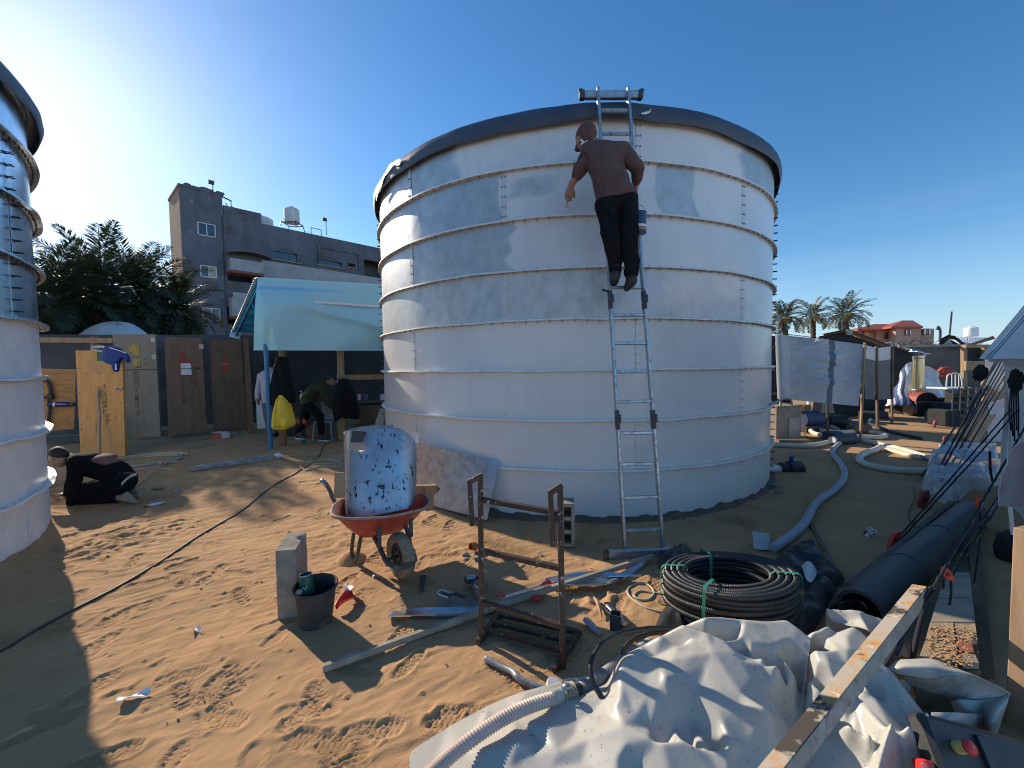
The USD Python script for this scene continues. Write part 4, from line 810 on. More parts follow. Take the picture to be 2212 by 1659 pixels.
# water dispenser
wd = G(557, 930); wd = wd + V(0, .2, 0); W_ = thing('water_dispenser', 'white water dispenser with green bottle left of the man in the lilac hoodie', 'dispenser', wd)
part(W_, 'cabinet', MB().box(wd + V(0, .15, .42), (.32, .30, .80), .15, .01), white_plastic); part(W_, 'head', MB().box(wd + V(-.03, .18, .95), (.30, .24, .26), .15, .01), black_plastic); part(W_, 'frame', MB().bar(wd + V(-.17, .02, .82), wd + V(-.17, .02, 1.1), .02, .02).bar(wd + V(-.17, .02, 1.1), wd + V(.14, .06, 1.1), .02, .02), white_plastic)
part(W_, 'bottle', MB().lathe([(0, 0), (.13, 0), (.14, .03), (.14, .28), (.10, .34), (.05, .38), (0, .38)], wd + V(-.02, .18, 1.1), n=18), plain('bottle_green', (.02, .09, .08), .15), smooth=40)
part(W_, 'drip_hole', MB().box(wd + V(-.1, -.012, .77), (.03, .02, .03), .15).box(wd + V(.08, .012, .77), (.05, .02, .025), .15), black_plastic)
# plastic chair, cartons, small stuff in the shade
ch = Yd(705, 935, 9.75); ch[2] = 0; c_ = thing('plastic_chair', 'grey plastic chair under the bending man in olive', 'chair', ch); cg = plain('chair_grey', (.28, .29, .32), .4)
part(c_, 'seat', MB().box(ch + V(0, 0, .44), (.44, .42, .035), .2, .012), cg); part(c_, 'backrest', MB().slab(np.array([[ch + V(-.2 + .4 * u_, .2 + .03 * math.sin(3 * u_), .46 + .42 * v_) for v_ in (0, .5, 1)] for u_ in np.linspace(0, 1, 5)]), .02), cg, smooth=True)
for sx_, sy_ in ((-1, -1), (1, -1), (-1, 1), (1, 1)): part(c_, 'leg', MB().bar(ch + V(.19 * sx_, .18 * sy_, .43), ch + V(.23 * sx_, .22 * sy_, 0), .045, .03), cg)
for px, py, y, sz, rz, lab in ((690, 938, 10.1, (.5, .4, .34), .1, 'brown carton under the plastic chair'), (805, 905, 10.6, (.55, .5, .75), .2, 'tall brown carton between dark coat and tank'), (790, 940, 10.2, (.45, .4, .3), -.2, 'low brown carton at the foot of the dark coat')):
    c = Yd(px, py, y); single('carton', MB().box(V(c[0], y, sz[2] / 2), sz, rz, .008), pm('carton_brown', (.16, .105, .065), (.12, .08, .05), scale=3., rough=.9), lab, 'box')
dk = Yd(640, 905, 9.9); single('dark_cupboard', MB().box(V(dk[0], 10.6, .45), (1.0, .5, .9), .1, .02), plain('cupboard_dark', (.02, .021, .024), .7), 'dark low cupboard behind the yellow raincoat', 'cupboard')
sp = V(Yd(652, 862, 10.35)[0], 10.35, .9); s_ = thing('soap_bottle', 'white pump soap bottle on the dark cupboard', 'bottle', sp); part(s_, 'body', MB().lathe([(0, 0), (.04, 0), (.045, .02), (.045, .13), (.02, .16), (.015, .17), (0, .17)], sp, n=14), white_plastic, smooth=40); part(s_, 'pump', MB().tube([sp + V(0, 0, .16), sp + V(0, 0, .23), sp + V(-.05, 0, .235)], .009, 6), white_plastic)
for px, py, mat, r, h, lab in ((655, 960, ink_green, .045, .12, 'small green tin on the sand before the bending man'), (604, 936, galv_dull, .10, .2, 'grey metal pail behind the blue post')):
    p_ = G(px, py); t_ = thing('tin_can', lab, 'can', p_); part(t_, 'body', MB().lathe([(0, 0), (r, 0), (r, h), (r * .93, h), (r * .93, h - .02), (0, h - .02)], p_, n=18), mat, smooth=40); part(t_, 'rim', MB().lathe([(r * .97, h - .004), (r * 1.05, h), (r * .97, h + .006)], p_, n=18), white_plastic)
lk = [V(*Yd(831, 886, 6.6)), V(*Yd(816, 925, 6.5))]
single('timber_plank', MB().bar(Yd(829, 884, 6.9), Yd(812, 940, 6.5), .13, .03, up=(0, -1, .3)), timber_grey, 'short grey plank leaning by the left foot of the tank', 'plank')
for (px, py, y) in ((795, 805, 10.9), (800, 870, 10.6)):
    c = Yd(px, py, y); single('plastic_bag', MB().ball(c + V(.55, 0, .0), (.13, .1, .2), 2), plain('bag_grey', (.22, .25, .30), .4), 'grey plastic bag hanging in the shade behind the dark coat', 'bag', group='plastic bags hung in the shelter', smooth=True)
single('shelf_board', MB().bar(Yd(760, 868, 10.4), Yd(830, 866, 10.8), .4, .04), timber_dark, 'shelf board with small things behind the dark coat', 'shelf')
for k, (px, m_) in enumerate(((778, white_plastic), (784, ink_red), (790, plain('tin_blue', (.04, .12, .3), .5)), (826, white_plastic))):
    c = Yd(px, 864, 10.3 + .3 * (k == 3)); single('small_jar', MB().lathe([(0, 0), (.06, 0), (.06, .13), (.04, .15), (0, .15)], c, n=12), m_, 'small jar on the shelf behind the dark coat', 'jar', group='jars on the shelter shelf', smooth=40)

# ---- things on the sand at the left
b0_, b1_ = G(413, 1018), G(597, 992)
ch_ = thing('metal_channel', 'pair of long galvanised channels lying on the shaded sand', 'metal channel', (b0_ + b1_) / 2)
for dy, z in ((0, .03), (.09, .035)):
    o = V(-.02, dy, 0); A, B = b0_ + o, b1_ + o; q = part(ch_, 'channel', MB().bar(A + V(0, 0, z), B + V(0, 0, z), .012, .06).bar(A + V(0, .03, z + .03), B + V(0, .03, z + .03), .06, .006).bar(A + V(0, .03, z - .028), B + V(0, .03, z - .028), .06, .006), galv_dull)
def wire(name, label, pts, r, mat, n=80, cat='cable', lift=0.0, group=None, nb=6):
    P = spline(pts, n); P[:, 2] = np.maximum(P[:, 2], gz(P[:, 0], P[:, 1]) + r * .8 + lift); return single(name, MB().tube(P, r, nb), mat, label, cat, smooth=True, group=group)
cable = [Gs(x, y) for x, y in ((-60, 1432), (0, 1410), (80, 1362), (160, 1318), (250, 1272), (330, 1225), (400, 1178), (470, 1135), (530, 1098), (570, 1065), (600, 1044), (640, 1022), (672, 1002), (690, 985), (700, 962))] + [Yd(712, 945, 9.3) * [1, 1, 0] + V(0, 0, .02), Yd(722, 925, 9.5), Yd(726, 905, 9.55)]
wire('black_cable', 'long black cable running across the sunlit sand to the shelter', cable, .0085, black_rubber, 220)
cream = plain('cream_cord', (.50, .45, .33), .6)
cl = []
for k in range(7):
    c = G(310 - 6 * (k % 3), 998 + 3 * (k % 2)); r = .46 + .06 * (k % 4)
    cl += [c + V(r * 1.1 * math.cos(s), r * 1.6 * math.sin(s) * .7, .015 + .006 * k) for s in np.linspace(0, 6.28, 14, endpoint=False)]
cl += [G(296, 1048), G(240, 1080)]
wire('coiled_wire', 'loose coil of cream wire on the sand behind the kneeling man', cl, .010, cream, 260)
wire('thin_wire', 'thin pale wire from the coil to the tangled loops', [G(x, y) for x, y in ((335, 1010), (400, 1014), (470, 1000), (560, 986), (640, 984), (700, 978), (745, 968))], .007, cream, 60)
wire('tangled_wire', 'tangled loops of pale wire on the sand in front of the yellow raincoat', [G(x, y) for x, y in ((610, 1005), (660, 998), (720, 992), (735, 998), (700, 1004), (672, 1000), (700, 992), (740, 1004), (690, 1010), (662, 1018), (650, 1005), (690, 995), (745, 988))], .009, cream, 160)
p_ = G(601, 990); single('white_fitting', MB().ball(p_ + V(0, 0, .05), (.07, .06, .06), 1), white_plastic, 'small white fitting at the end of the metal channels', 'fitting', smooth=True)
for k, (x0, y0, x1, y1, lab) in enumerate(((600, 985, 645, 1006, 'pale timber lath lying on shaded sand beyond the metal channels'), (330, 1057, 352, 1056, 'short pale stick behind the kneeling man'))):
    single('timber_lath', MB().bar(G(x0, y0) + V(0, 0, .015), G(x1, y1) + V(0, 0, .015), .06, .025), timber, lab, 'lath')
# ================================================================ people
_ico = trimesh.creation.icosphere(2, 1.0).vertices
def hull(*pr):
    return Manifold.hull_points(np.vstack([np.asarray(p) + _ico * np.asarray(r) for p, r in pr]))
def union(parts_, ref=.022, it=8, wob=0., seed=0, freq=9.):
    m = parts_[0]
    for q in parts_[1:]: m = m + q
    m = m.refine_to_length(ref); q = m.to_mesh(); tm = trimesh.Trimesh(np.array(q.vert_properties[:, :3], float), np.array(q.tri_verts), process=True)
    trimesh.smoothing.filter_taubin(tm, .5, .53, it)
    if wob:
        v = np.array(tm.vertices); n = np.array(tm.vertex_normals); tm.vertices = v + n * (wob * 2 * (meshkit.fbm(v * [freq, freq, freq * .8], 4, seed) - .5))[:, None]
    return np.array(tm.vertices), np.array(tm.faces)
def limb(*pr): return [hull(a, b) for a, b in zip(pr, pr[1:])]
def hand(w, d, pn, side, curl=.5):
    """Palm, four bent fingers and a thumb: w wrist, d direction of the hand, pn palm normal, side towards the thumb."""
    d, pn = nrm(d), nrm(pn); s = nrm(np.asarray(side) - d * np.dot(side, d)); o = [hull((w, .026), (w + d * .03 + s * .022, .017), (w + d * .085 + s * .030, .014), (w + d * .085 - s * .030, .013), (w + d * .03 - s * .022, .016))]
    for k, L in enumerate((.072, .080, .075, .060)):
        p = w + d * .088 + s * (.030 - .020 * k); a = curl * .5; r = .0095 - .0006 * k; q = [p]
        for f in (.45, .32, .23):
            dr = d * math.cos(a) + pn * math.sin(a); q.append(q[-1] + dr * L * f); a += curl
        o += limb(*[(x, r * (1 - .1 * i)) for i, x in enumerate(q)])
    t0 = w + d * .03 + s * .026; o += limb((t0, .014), (t0 + d * .028 + s * .022 + pn * .008, .0115), (t0 + d * .055 + s * .026 + pn * .026, .0095))
    return o
def head(c, fwd, up, s=1.0):
    """Skull, jaw, nose, ears, brow; fwd is where the face looks."""
    f = nrm(fwd); u = nrm(np.asarray(up) - f * np.dot(up, f)); l = np.cross(u, f)
    P = lambda a, b, c_: c + s * (f * a + l * b + u * c_)
    o = [hull((P(-.012, 0, .035), .088 * s), (P(.022, 0, .025), .080 * s), (P(.048, 0, -.055), .048 * s), (P(.062, 0, -.082), .028 * s))]
    o += [hull((P(.098, 0, .012), .010 * s), (P(.118, 0, -.024), .012 * s)), hull((P(.092, .018, -.028), .009 * s), (P(.092, -.018, -.028), .009 * s)), hull((P(.092, .030, .026), .011 * s), (P(.092, -.030, .026), .011 * s)), hull((P(.090, .02, -.058), .009 * s), (P(.090, -.02, -.058), .009 * s))]
    for sd in (-1, 1): o.append(hull((P(-.005, .086 * sd, .012), .016 * s), (P(-.003, .088 * sd, -.022), .010 * s)))
    return o, P
def eyes(t, P, s=1.0):
    for sd in (-1, 1): part(t, 'eye', MB().ball(P(.087, .031 * sd, .006), .0125 * s, 1), white_plastic, smooth=True); part(t, 'pupil', MB().ball(P(.095, .031 * sd, .006), .0065 * s, 1), hair, smooth=True)
def shoe(a, d, L=.28, up=(0, 0, 1)):
    d = nrm(d); u = nrm(up); return [hull((a + u * -.03 - d * .05, .040), (a + u * -.035 + d * .07, .042), (a + u * -.048 + d * (L - .11), .030), (a + u * .02, .045)), hull((a + u * .02, .048), (a + u * .08 - d * .01, .050))]

# ---- man on the ladder
L_ = lambda px, py, y: Yd(px, py, y)
an = [L_(1329, 592, 3.90), L_(1364, 600, 3.84)]; kn = [L_(1322, 522, 3.86), L_(1359, 522, 3.83)]; hp = [L_(1312, 442, 3.86), L_(1352, 434, 3.86)]
ws, ce = L_(1330, 418, 3.86), L_(1306, 352, 3.90); sh = [L_(1274, 326, 3.94), L_(1340, 326, 3.90)]; nk, hd = L_(1287, 312, 3.97), L_(1266, 302, 4.03)
el = [L_(1250, 372, 3.98), L_(1378, 362, 3.90)]; wr = [L_(1233, 402, 4.06), L_(1376, 396, 4.02)]
M1 = thing('person', 'man in brown top, brown cap and black trousers standing on the ladder, painting', 'person', an[0])
ho, HP = head(hd, nrm(V(-.30, .92, -.22)), nrm(hd - nk + V(0, 0, .15)))
bd = ho + limb((nk, .055), (hd + V(.02, -.02, -.04), .060)) + [hull((sh[0], .055), (sh[1], .055), (ce, .09), (nk, .05)), hull((ce, .09), (ws, .09)), hull((ws, .09), (hp[0], .07), (hp[1], .07))]
for k in (0, 1): bd += limb((sh[k], .050), (el[k], .040), (wr[k], .030)) + limb((hp[k], .06), (kn[k], .045), (an[k], .040))
bd += hand(wr[0], nrm(V(-.15, .35, -.8)), V(.2, .9, .2), V(.9, .1, -.1), .9) + hand(wr[1], nrm(V(-.1, .8, -.4)), V(-.7, .2, -.6), V(.1, .4, .9), .8)
part(M1, 'body', union(bd, .016, 5), skin, smooth=True); eyes(M1, HP)
bsh = [hull((sh[0], (.095, .085, .085)), (sh[1], (.095, .085, .085)), (ce, (.165, .125, .13)), (nk + V(0, 0, -.03), .062)), hull((ce, (.168, .130, .12)), (ws + V(-.02, 0, .02), (.175, .13, .08))), hull((ws + V(-.02, 0, .04), (.175, .13, .08)), (L_(1312, 434, 3.86), (.10, .13, .03)), (L_(1352, 422, 3.86), (.10, .13, .03)))]
bsh += limb((sh[0], .082), (el[0] + (sh[0] - el[0]) * .35, .066), (el[0], .060), (wr[0] + (el[0] - wr[0]) * .75, .052)) + limb((sh[1], .085), (el[1], .066), (wr[1] + (el[1] - wr[1]) * .2, .046))
part(M1, 'jumper', union(bsh, .022, 6, .022, 3, 8.), brown_cloth, smooth=True)
tr = [hull((ws + V(.0, 0, .02), (.15, .115, .06)), (hp[0], (.105, .125, .10)), (hp[1], (.105, .125, .10)))]
for k in (0, 1): tr += limb((hp[k] + V(0, 0, -.02), (.105, .12, .10)), (kn[k], .082), (an[k] + V(0, 0, .11), .070), (an[k] + V(0, 0, .055), .064))
part(M1, 'trousers', union(tr, .022, 6, .026, 6, 9.), black_cloth, smooth=True)
for k in (0, 1): part(M1, 'boot', union(shoe(an[k] + V(0, 0, -.01), V(.12 - .1 * k, .9, -.05)) + limb((an[k], .052), (an[k] + V(0, 0, .10), .058)), .02, 4), pm('boot_leather', (.045, .038, .033), (.03, .026, .024), scale=20., rough=.7), smooth=True)
cf = nrm(V(-.30, .92, -.22)); cap = [hull((hd + V(0, 0, .045) - cf * .012, .098), (hd + V(0, 0, .055) + cf * .03, .088)), hull((hd + cf * .10 + V(0, 0, .04), (.05, .05, .012)), (hd + cf * .15 + V(0, 0, .015), (.045, .045, .012))), hull((hd - cf * .055 + V(0, 0, -.03), .062), (hd - cf * .05 + V(0, 0, .04), .075))]
cp = part(M1, 'cap', union(cap, .02, 4), brown_cloth, smooth=True)
lc = L_(1262, 309, 3.915)
part(cp, 'white_mark', MB().bar(lc + V(-.03, 0, .03), lc + V(.022, -.01, -.03), .016, .014).bar(lc + V(-.028, 0, -.012), lc + V(.03, -.008, .014), .014, .014), white_plastic)
pb = wr[0] + V(-.02, .05, -.10); B_ = thing('paint_brush', 'small brush held by the man on the ladder against the tank wall', 'brush', pb)
part(B_, 'handle', MB().bar(pb + V(.0, -.01, .04), pb + V(-.005, .02, -.03), .02, .012), timber); part(B_, 'bristles', MB().bar(pb + V(-.005, .02, -.03), pb + V(-.01, .04, -.075), .03, .012), cream)
pc = L_(1379, 505, 4.05); P_ = thing('paint_tin', 'blue paint tin hanging from the ladder right of the man', 'paint tin', pc)
part(P_, 'tin', MB().lathe([(0, 0), (.075, 0), (.078, .005), (.075, .01), (.075, .195), (.078, .2), (.07, .2), (.07, .15), (0, .15)], pc, n=24), plain('tin_navy', (.02, .04, .13), .3), smooth=40); part(P_, 'orange_band', MB().lathe([(.0765, .02), (.0765, .045)], pc, n=24), plain('band_orange', (.5, .2, .05), .4)); part(P_, 'white_band', MB().lathe([(.0765, .05), (.0765, .075)], pc, n=24), white_plastic)
part(P_, 'wire_handle', MB().tube([pc + V(.076 * math.cos(a), 0, .17 + .11 * math.sin(a)) for a in np.linspace(0, math.pi, 12)], .003, 5), alu)

# ---- kneeling man at the left
K_ = lambda x, y, d: Yd(83 + x * .1292, 940 + y * .1292, d)
hd, nk = K_(345, 375, 5.22), K_(545, 380, 5.30); sh = [K_(640, 460, 5.10), K_(660, 440, 5.52)]; ce, ws, pv = K_(860, 480, 5.33), K_(1230, 600, 5.35), K_(1440, 760, 5.36)
el = [K_(600, 800, 5.06), K_(560, 780, 5.56)]; wr = [K_(560, 1120, 5.06), K_(470, 1090, 5.54)]; hp = [K_(1440, 790, 5.24), K_(1460, 770, 5.48)]; kn = [K_(740, 1085, 5.14), K_(700, 1030, 5.5)]; an = [K_(1400, 1060, 5.20), K_(1500, 980, 5.50)]
for q in kn: q[2] = max(q[2], .09)
for q in an: q[2] = max(q[2], .07)
M2 = thing('person', 'man in black clothes kneeling on the sand and leaning forward by the left tank', 'person', (pv[0], pv[1], 0))
ff = nrm(V(-.62, .02, -.78)); ho, HP = head(hd, ff, nrm(V(-.78, .02, .62)), 1.0)
bd = ho + limb((nk, .058), (hd + V(.05, 0, -.02), .062)) + [hull((sh[0], .055), (sh[1], .055), (ce, .09), (nk, .05)), hull((ce, .09), (ws, .09)), hull((ws, .09), (hp[0], .06), (hp[1], .06))]
for k in (0, 1): bd += limb((sh[k], .050), (el[k], .040), (wr[k], .03)) + limb((hp[k], .06), (kn[k], .045), (an[k], .040))
for k in (0, 1): bd += hand(wr[k], V(-.3, -.05, -.8), V(-.8, 0, .3), V(0, -1 + 2 * k, 0), .4)
for k in (0, 1):
    a = an[k]; bd += [hull((a, .040), (a + V(.05, -.02, -.01), .034), (a + V(.20, -.05, -.025), .020), (a + V(.06, .0, .05), .030))]; 
    for j in range(5): t0 = a + V(.20 - .008 * j, -.08 + .016 * j - .02 * k, -.03); bd += limb((t0, .013 - .001 * j), (t0 + V(.045 - .004 * j, 0, -.008), .010))
part(M2, 'body', union(bd, .016, 5), skin_pale, smooth=True); eyes(M2, HP)
jk = [hull((sh[0], .10), (sh[1], .10), (ce, (.15, .2, .145)), (nk + V(.02, 0, -.02), .075)), hull((ce, (.16, .2, .15)), (ws, (.16, .19, .14))), hull((ws, (.16, .19, .135)), (pv + V(-.02, 0, .03), (.12, .18, .10)))]
for k in (0, 1): jk += limb((sh[k], .092), (el[k], .070), (wr[k], .052))
part(M2, 'jacket', union(jk, .025, 6, .016, 12, 8.), black_cloth, smooth=True)
part(M2, 'shoulder_yoke', union([hull((K_(760, 375, 5.33), (.12, .20, .04)), (K_(1060, 375, 5.36), (.12, .18, .04))), hull((K_(1060, 375, 5.36), (.10, .17, .04)), (K_(1240, 450, 5.36), (.06, .14, .035)))], .025, 5, .01, 4), pm('dusty_red_cloth', (.21, .10, .085), (.16, .075, .065), scale=9., rough=.95), smooth=True)
part(M2, 'white_shirt_hem', MB().slab(np.array([[K_(1390 + 250 * t, 800 - 170 * t - 35 * math.sin(3.1 * t) + 45 * s, 5.13 + .05 * t) for s in (0, 1)] for t in np.linspace(0, 1, 9)]), .012), plain('shirt_white', (.55, .54, .53), .9), smooth=True)
tr = [hull((pv + V(-.02, 0, 0), (.14, .17, .12)), (hp[0], .125), (hp[1], .125))]
for k in (0, 1): tr += limb((hp[k], .125), (kn[k], .088), (an[k] + V(-.08, 0, .0), .062))
part(M2, 'trousers', union(tr, .025, 6, .014, 15, 8.), black_cloth, smooth=True)
hf = ff; hu_ = nrm(V(-.78, .02, .62))
hr_ = [hull((hd - hf * .035 + hu_ * .045, .088), (hd + hf * .035 + hu_ * .062, .072)), hull((hd - hf * .06 - hu_ * .01, .066), (hd - hf * .05 + hu_ * .04, .076))]
part(M2, 'hair', union(hr_, .018, 4, .008, 3, 26.), pm('hair_brown', (.035, .022, .014), (.02, .013, .009), scale=60., rough=.7), smooth=True)
# light things on the sand before him
for k, (x0, y0, x1, y1, w, mat, lab) in enumerate(((165, 900, 500, 780, .03, timber, 'pale stick on the sand in front of the kneeling man'), (380, 1000, 505, 990, .09, white_plastic, 'white scrap on the sand before the kneeling man'), (280, 1350, 360, 1330, .05, timber, 'pale splinter on the sand below the kneeling man'), (400, 1260, 510, 1230, .05, timber, 'pale wood chip by the kneeling man’s hand'))):
    a = G(83 + x0 * .1292, 940 + y0 * .1292); b_ = G(83 + x1 * .1292, 940 + y1 * .1292); single('wood_scrap', MB().bar(a + V(0, 0, .02), b_ + V(0, 0, .03), w, .012), mat, lab.replace('’', "'"), 'scrap')

# ---- bending man in the shelter
E_ = lambda x, y, d: Yd(534.6 + x * .14447, 755.8 + y * .14447, d)
hd, nk = E_(1262, 455, 9.62), E_(1165, 490, 9.66); sh = [E_(1105, 560, 9.46), E_(1120, 530, 9.86)]; ce, ws = E_(1020, 580, 9.68), E_(900, 740, 9.72); hp = [E_(890, 830, 9.58), E_(900, 820, 9.80)]; kn = [E_(1085, 990, 9.5), E_(835, 1070, 9.82)]; an = [E_(1110, 1345, 9.58), E_(770, 1345, 9.86)]
an[0][2] = .09; an[1][2] = .09; el = [E_(1190, 770, 9.42), E_(1200, 740, 9.86)]; wr = [E_(1300, 895, 9.45), E_(1320, 880, 9.72)]
M3 = thing('person', 'man in an olive top bending over under the blue canopy, right of the yellow raincoat', 'person', (hp[0][0], hp[0][1], 0))
ff = nrm(V(.72, -.15, -.55)); ho, HP = head(hd, ff, nrm(V(.55, 0, .75)))
bd = ho + limb((nk, .056), (hd + V(-.03, 0, -.04), .06)) + [hull((sh[0], .055), (sh[1], .055), (ce, .09), (nk, .05)), hull((ce, .09), (ws, .09)), hull((ws, .09), (hp[0], .06), (hp[1], .06))]
for k in (0, 1): bd += limb((sh[k], .050), (el[k], .040), (wr[k], .03)) + limb((hp[k], .06), (kn[k], .045), (an[k], .040)) + hand(wr[k], V(.5, 0, -.6), V(0, .6 - 1.2 * k, -.2), V(.5, 0, .6), .7)
part(M3, 'body', union(bd, .02, 5), skin, smooth=True); eyes(M3, HP)
jk = [hull((sh[0], .095), (sh[1], .095), (ce, (.16, .19, .16)), (nk, .075)), hull((ce, (.165, .19, .165)), (ws, (.16, .18, .14))), hull((ws, (.155, .18, .13)), (hp[0] + V(0, 0, .04), .11), (hp[1] + V(0, 0, .04), .11))]
for k in (0, 1): jk += limb((sh[k], .095), (el[k], .072), (wr[k] + V(-.03, 0, .04), .055))
part(M3, 'jumper', union(jk, .03, 6, .014, 21, 7.), olive_cloth, smooth=True)
part(M3, 'collar', MB().tube([nk + V(.02, -.075, .02) , nk + V(.05, -.08, -.05), nk + V(.06, -.07, -.10)], .012, 6), white_plastic)
tr = [hull((hp[0], .125), (hp[1], .125), (ws + V(0, 0, -.05), .13))]
for k in (0, 1): tr += limb((hp[k], .125), (kn[k], .09), (an[k] + V(0, 0, .10), .068))
part(M3, 'trousers', union(tr, .03, 6, .012, 23, 8.), black_cloth, smooth=True)
part(M3, 'hair', union([hull((hd - ff * .03 + V(0, 0, .05), .092), (hd + ff * .03 + V(.02, 0, .06), .078)), hull((hd - ff * .06, .07), (hd - ff * .04 + V(0, 0, .05), .08))], .02, 4), hair, smooth=True)
for k in (0, 1):
    part(M3, 'shoe', union(shoe(an[k], V(.95, -.3, 0)), .02, 4), plain('shoe_dark', (.03, .03, .035), .7), smooth=True)
    part(M3, 'shoe_sole', MB().bar(an[k] + V(-.08, .03, -.082), an[k] + V(.20, -.06, -.082), .085, .025, bev=.008), white_plastic)
for (x, y, d) in ((755, 1090, 9.6), (845, 1095, 9.55)):
    single('glove', union(hand(E_(x, y - 60, d), V(0, 0, -1), V(0, 1, 0), V(1, 0, 0), .6), .016, 3), plain('glove_red', (.40, .10, .06), .7), 'reddish glove hanging by the legs of the man in olive', 'glove', smooth=True, group='gloves hanging by the man in olive')

# ---- standing man in the lilac hoodie
hd, nk = E_(350, 225, 10.2), E_(345, 290, 10.2); sh = [E_(205, 390, 10.2), E_(430, 380, 10.2)]; ce, ws = E_(315, 470, 10.2), E_(320, 680, 10.2); hp = [E_(290, 790, 10.2), E_(370, 790, 10.2)]
kn = [E_(295, 980, 10.2), E_(380, 980, 10.2)]; an = [V(E_(330, 1170, 10.25)[0], 10.25, .09), V(E_(400, 1170, 10.15)[0], 10.15, .09)]; el = [E_(165, 560, 10.2), E_(455, 560, 10.1)]; wr = [E_(150, 735, 10.12), E_(450, 720, 9.95)]
M4 = thing('person', 'man in a lilac hoodie and jeans standing with his back turned, behind the blue post', 'person', (hp[0][0], 10.2, 0))
ho, HP = head(hd, V(.15, .97, -.1), V(0, 0, 1)); bd = ho + limb((nk + V(0, 0, -.04), .056), (hd, .06)) + [hull((sh[0], .055), (sh[1], .055), (ce, .09), (nk, .05)), hull((ce, .09), (ws, .09)), hull((ws, .09), (hp[0], .06), (hp[1], .06))]
for k in (0, 1): bd += limb((sh[k], .050), (el[k], .040), (wr[k], .03)) + limb((hp[k], .06), (kn[k], .045), (an[k], .040)) + hand(wr[k], V(0, .1, -1), V(1 - 2 * k, 0, 0), V(0, 1, 0), .5)
part(M4, 'body', union(bd, .02, 5), skin, smooth=True); eyes(M4, HP)
jk = [hull((sh[0], (.09, .10, .085)), (sh[1], (.09, .10, .085)), (ce, (.18, .14, .16)), (nk + V(0, 0, -.03), .075)), hull((ce, (.185, .145, .15)), (ws, (.185, .14, .13))), hull((ws, (.185, .14, .12)), (hp[0] + V(0, 0, .02), (.10, .12, .06)), (hp[1] + V(0, 0, .02), (.10, .12, .06))), hull((nk + V(0, -.07, -.03), (.10, .06, .07)), (nk + V(0, -.06, .02), (.08, .05, .05)))]
for k in (0, 1): jk += limb((sh[k], .09), (el[k], .072), (wr[k] + V(0, 0, .04), .055))
part(M4, 'hoodie', union(jk, .03, 6, .012, 31, 7.), lilac_cloth, smooth=True)
tr = [hull((hp[0], .115), (hp[1], .115))]
for k in (0, 1): tr += limb((hp[k], .115), (kn[k], .085), (an[k] + V(0, 0, .06), .07))
part(M4, 'jeans', union(tr, .03, 6, .01, 33, 8.), denim, smooth=True)
for k in (0, 1): part(M4, 'shoe', union(shoe(an[k], V(.1, 1, 0)), .02, 4), plain('shoe_dark', (.03, .03, .035), .7), smooth=True)
part(M4, 'hair', union([hull((hd + V(0, -.015, .045), .095), (hd + V(0, .02, .055), .085)), hull((hd + V(0, -.05, -.02), .068), (hd + V(0, -.03, .05), .08))], .02, 4), hair, smooth=True)
# ================================================================ ladder
LB0, LB1 = G(1350, 1188, .03), G(1432, 1184, .03)
lpn = nrm(V(0, -1, .150))                       # normal of the plane the ladder lies in
def Lp(px, py):
    d_ = ray(px, py); c = (LB0 + LB1) / 2; return CAM + d_ * (np.dot(c - CAM, lpn) / np.dot(d_, lpn))
ld = thing('ladder', 'tall aluminium extension ladder leaning on the rim of the painted tank', 'ladder', ((LB0 + LB1) / 2)[:2].tolist() + [0])
ST0, ST1 = Lp(1291, 190), Lp(1356, 190)
off = lpn * .0
def stile(a, b, t0, t1, w=.026, d=.062): return MB().bar(a + (b - a) * t0, a + (b - a) * t1, w, d, up=lpn, bev=.004)
uL = nrm(ST0 - LB0); uR = nrm(ST1 - LB1)
fr_ = lambda py, s: (lambda q: np.dot(q - (LB0 if s == 0 else LB1), uL if s == 0 else uR) / np.linalg.norm((ST0 - LB0) if s == 0 else (ST1 - LB1)))(Lp((1333, 1395)[s] if py > 800 else (1305, 1375)[s], py))
cuts = [fr_(905, 0), fr_(648, 0)]
for s, (a, b) in enumerate(((LB0, ST0), (LB1, ST1))):
    for t0, t1 in ((0, cuts[0]), (cuts[0], cuts[1]), (cuts[1], 1.0)): part(ld, 'stile', stile(a, b, t0 + .001, t1 - .001), alu)
    for t in cuts: part(ld, 'hinge', MB().bar(a + (b - a) * (t - .022), a + (b - a) * (t + .018), .032, .074, up=lpn, bev=.012).bar(a + (b - a) * (t - .008) + V(.014, -.02, 0), a + (b - a) * (t + .010) + V(.018, -.03, 0), .024, .04, up=lpn, bev=.01), steel_dark)
for py in (1146, 1075, 1003, 936, 868, 803, 742, 681, 621, 563, 506, 449, 395, 341, 288, 237):
    q = Lp(1345, py); t = np.dot(q - (LB0 + LB1) / 2, uL) / np.linalg.norm(ST0 - LB0); A, B = LB0 + (ST0 - LB0) * t, LB1 + (ST1 - LB1) * t
    if t < 1: part(ld, 'rung', MB().bar(A, B, .030, .030, up=lpn, bev=.005), alu)
bA, bB = G(1308, 1198, .035), G(1462, 1190, .035)
q = part(ld, 'base_bar', MB().bar(bA, bB, .05, .07, bev=.008), alu); part(q, 'end_cap', MB().bar(bA + (bA - bB) * .02, bA + (bB - bA) * .05, .056, .078, bev=.01), steel_dark); part(q, 'end_cap', MB().bar(bB + (bB - bA) * .02, bB - (bB - bA) * .05, .056, .078, bev=.01), black_plastic)
tA, tB = Lp(1255, 198), Lp(1389, 198); 
q = part(ld, 'top_bar', MB().bar(tA - lpn * .045, tB - lpn * .045, .055, .075, bev=.006), alu)
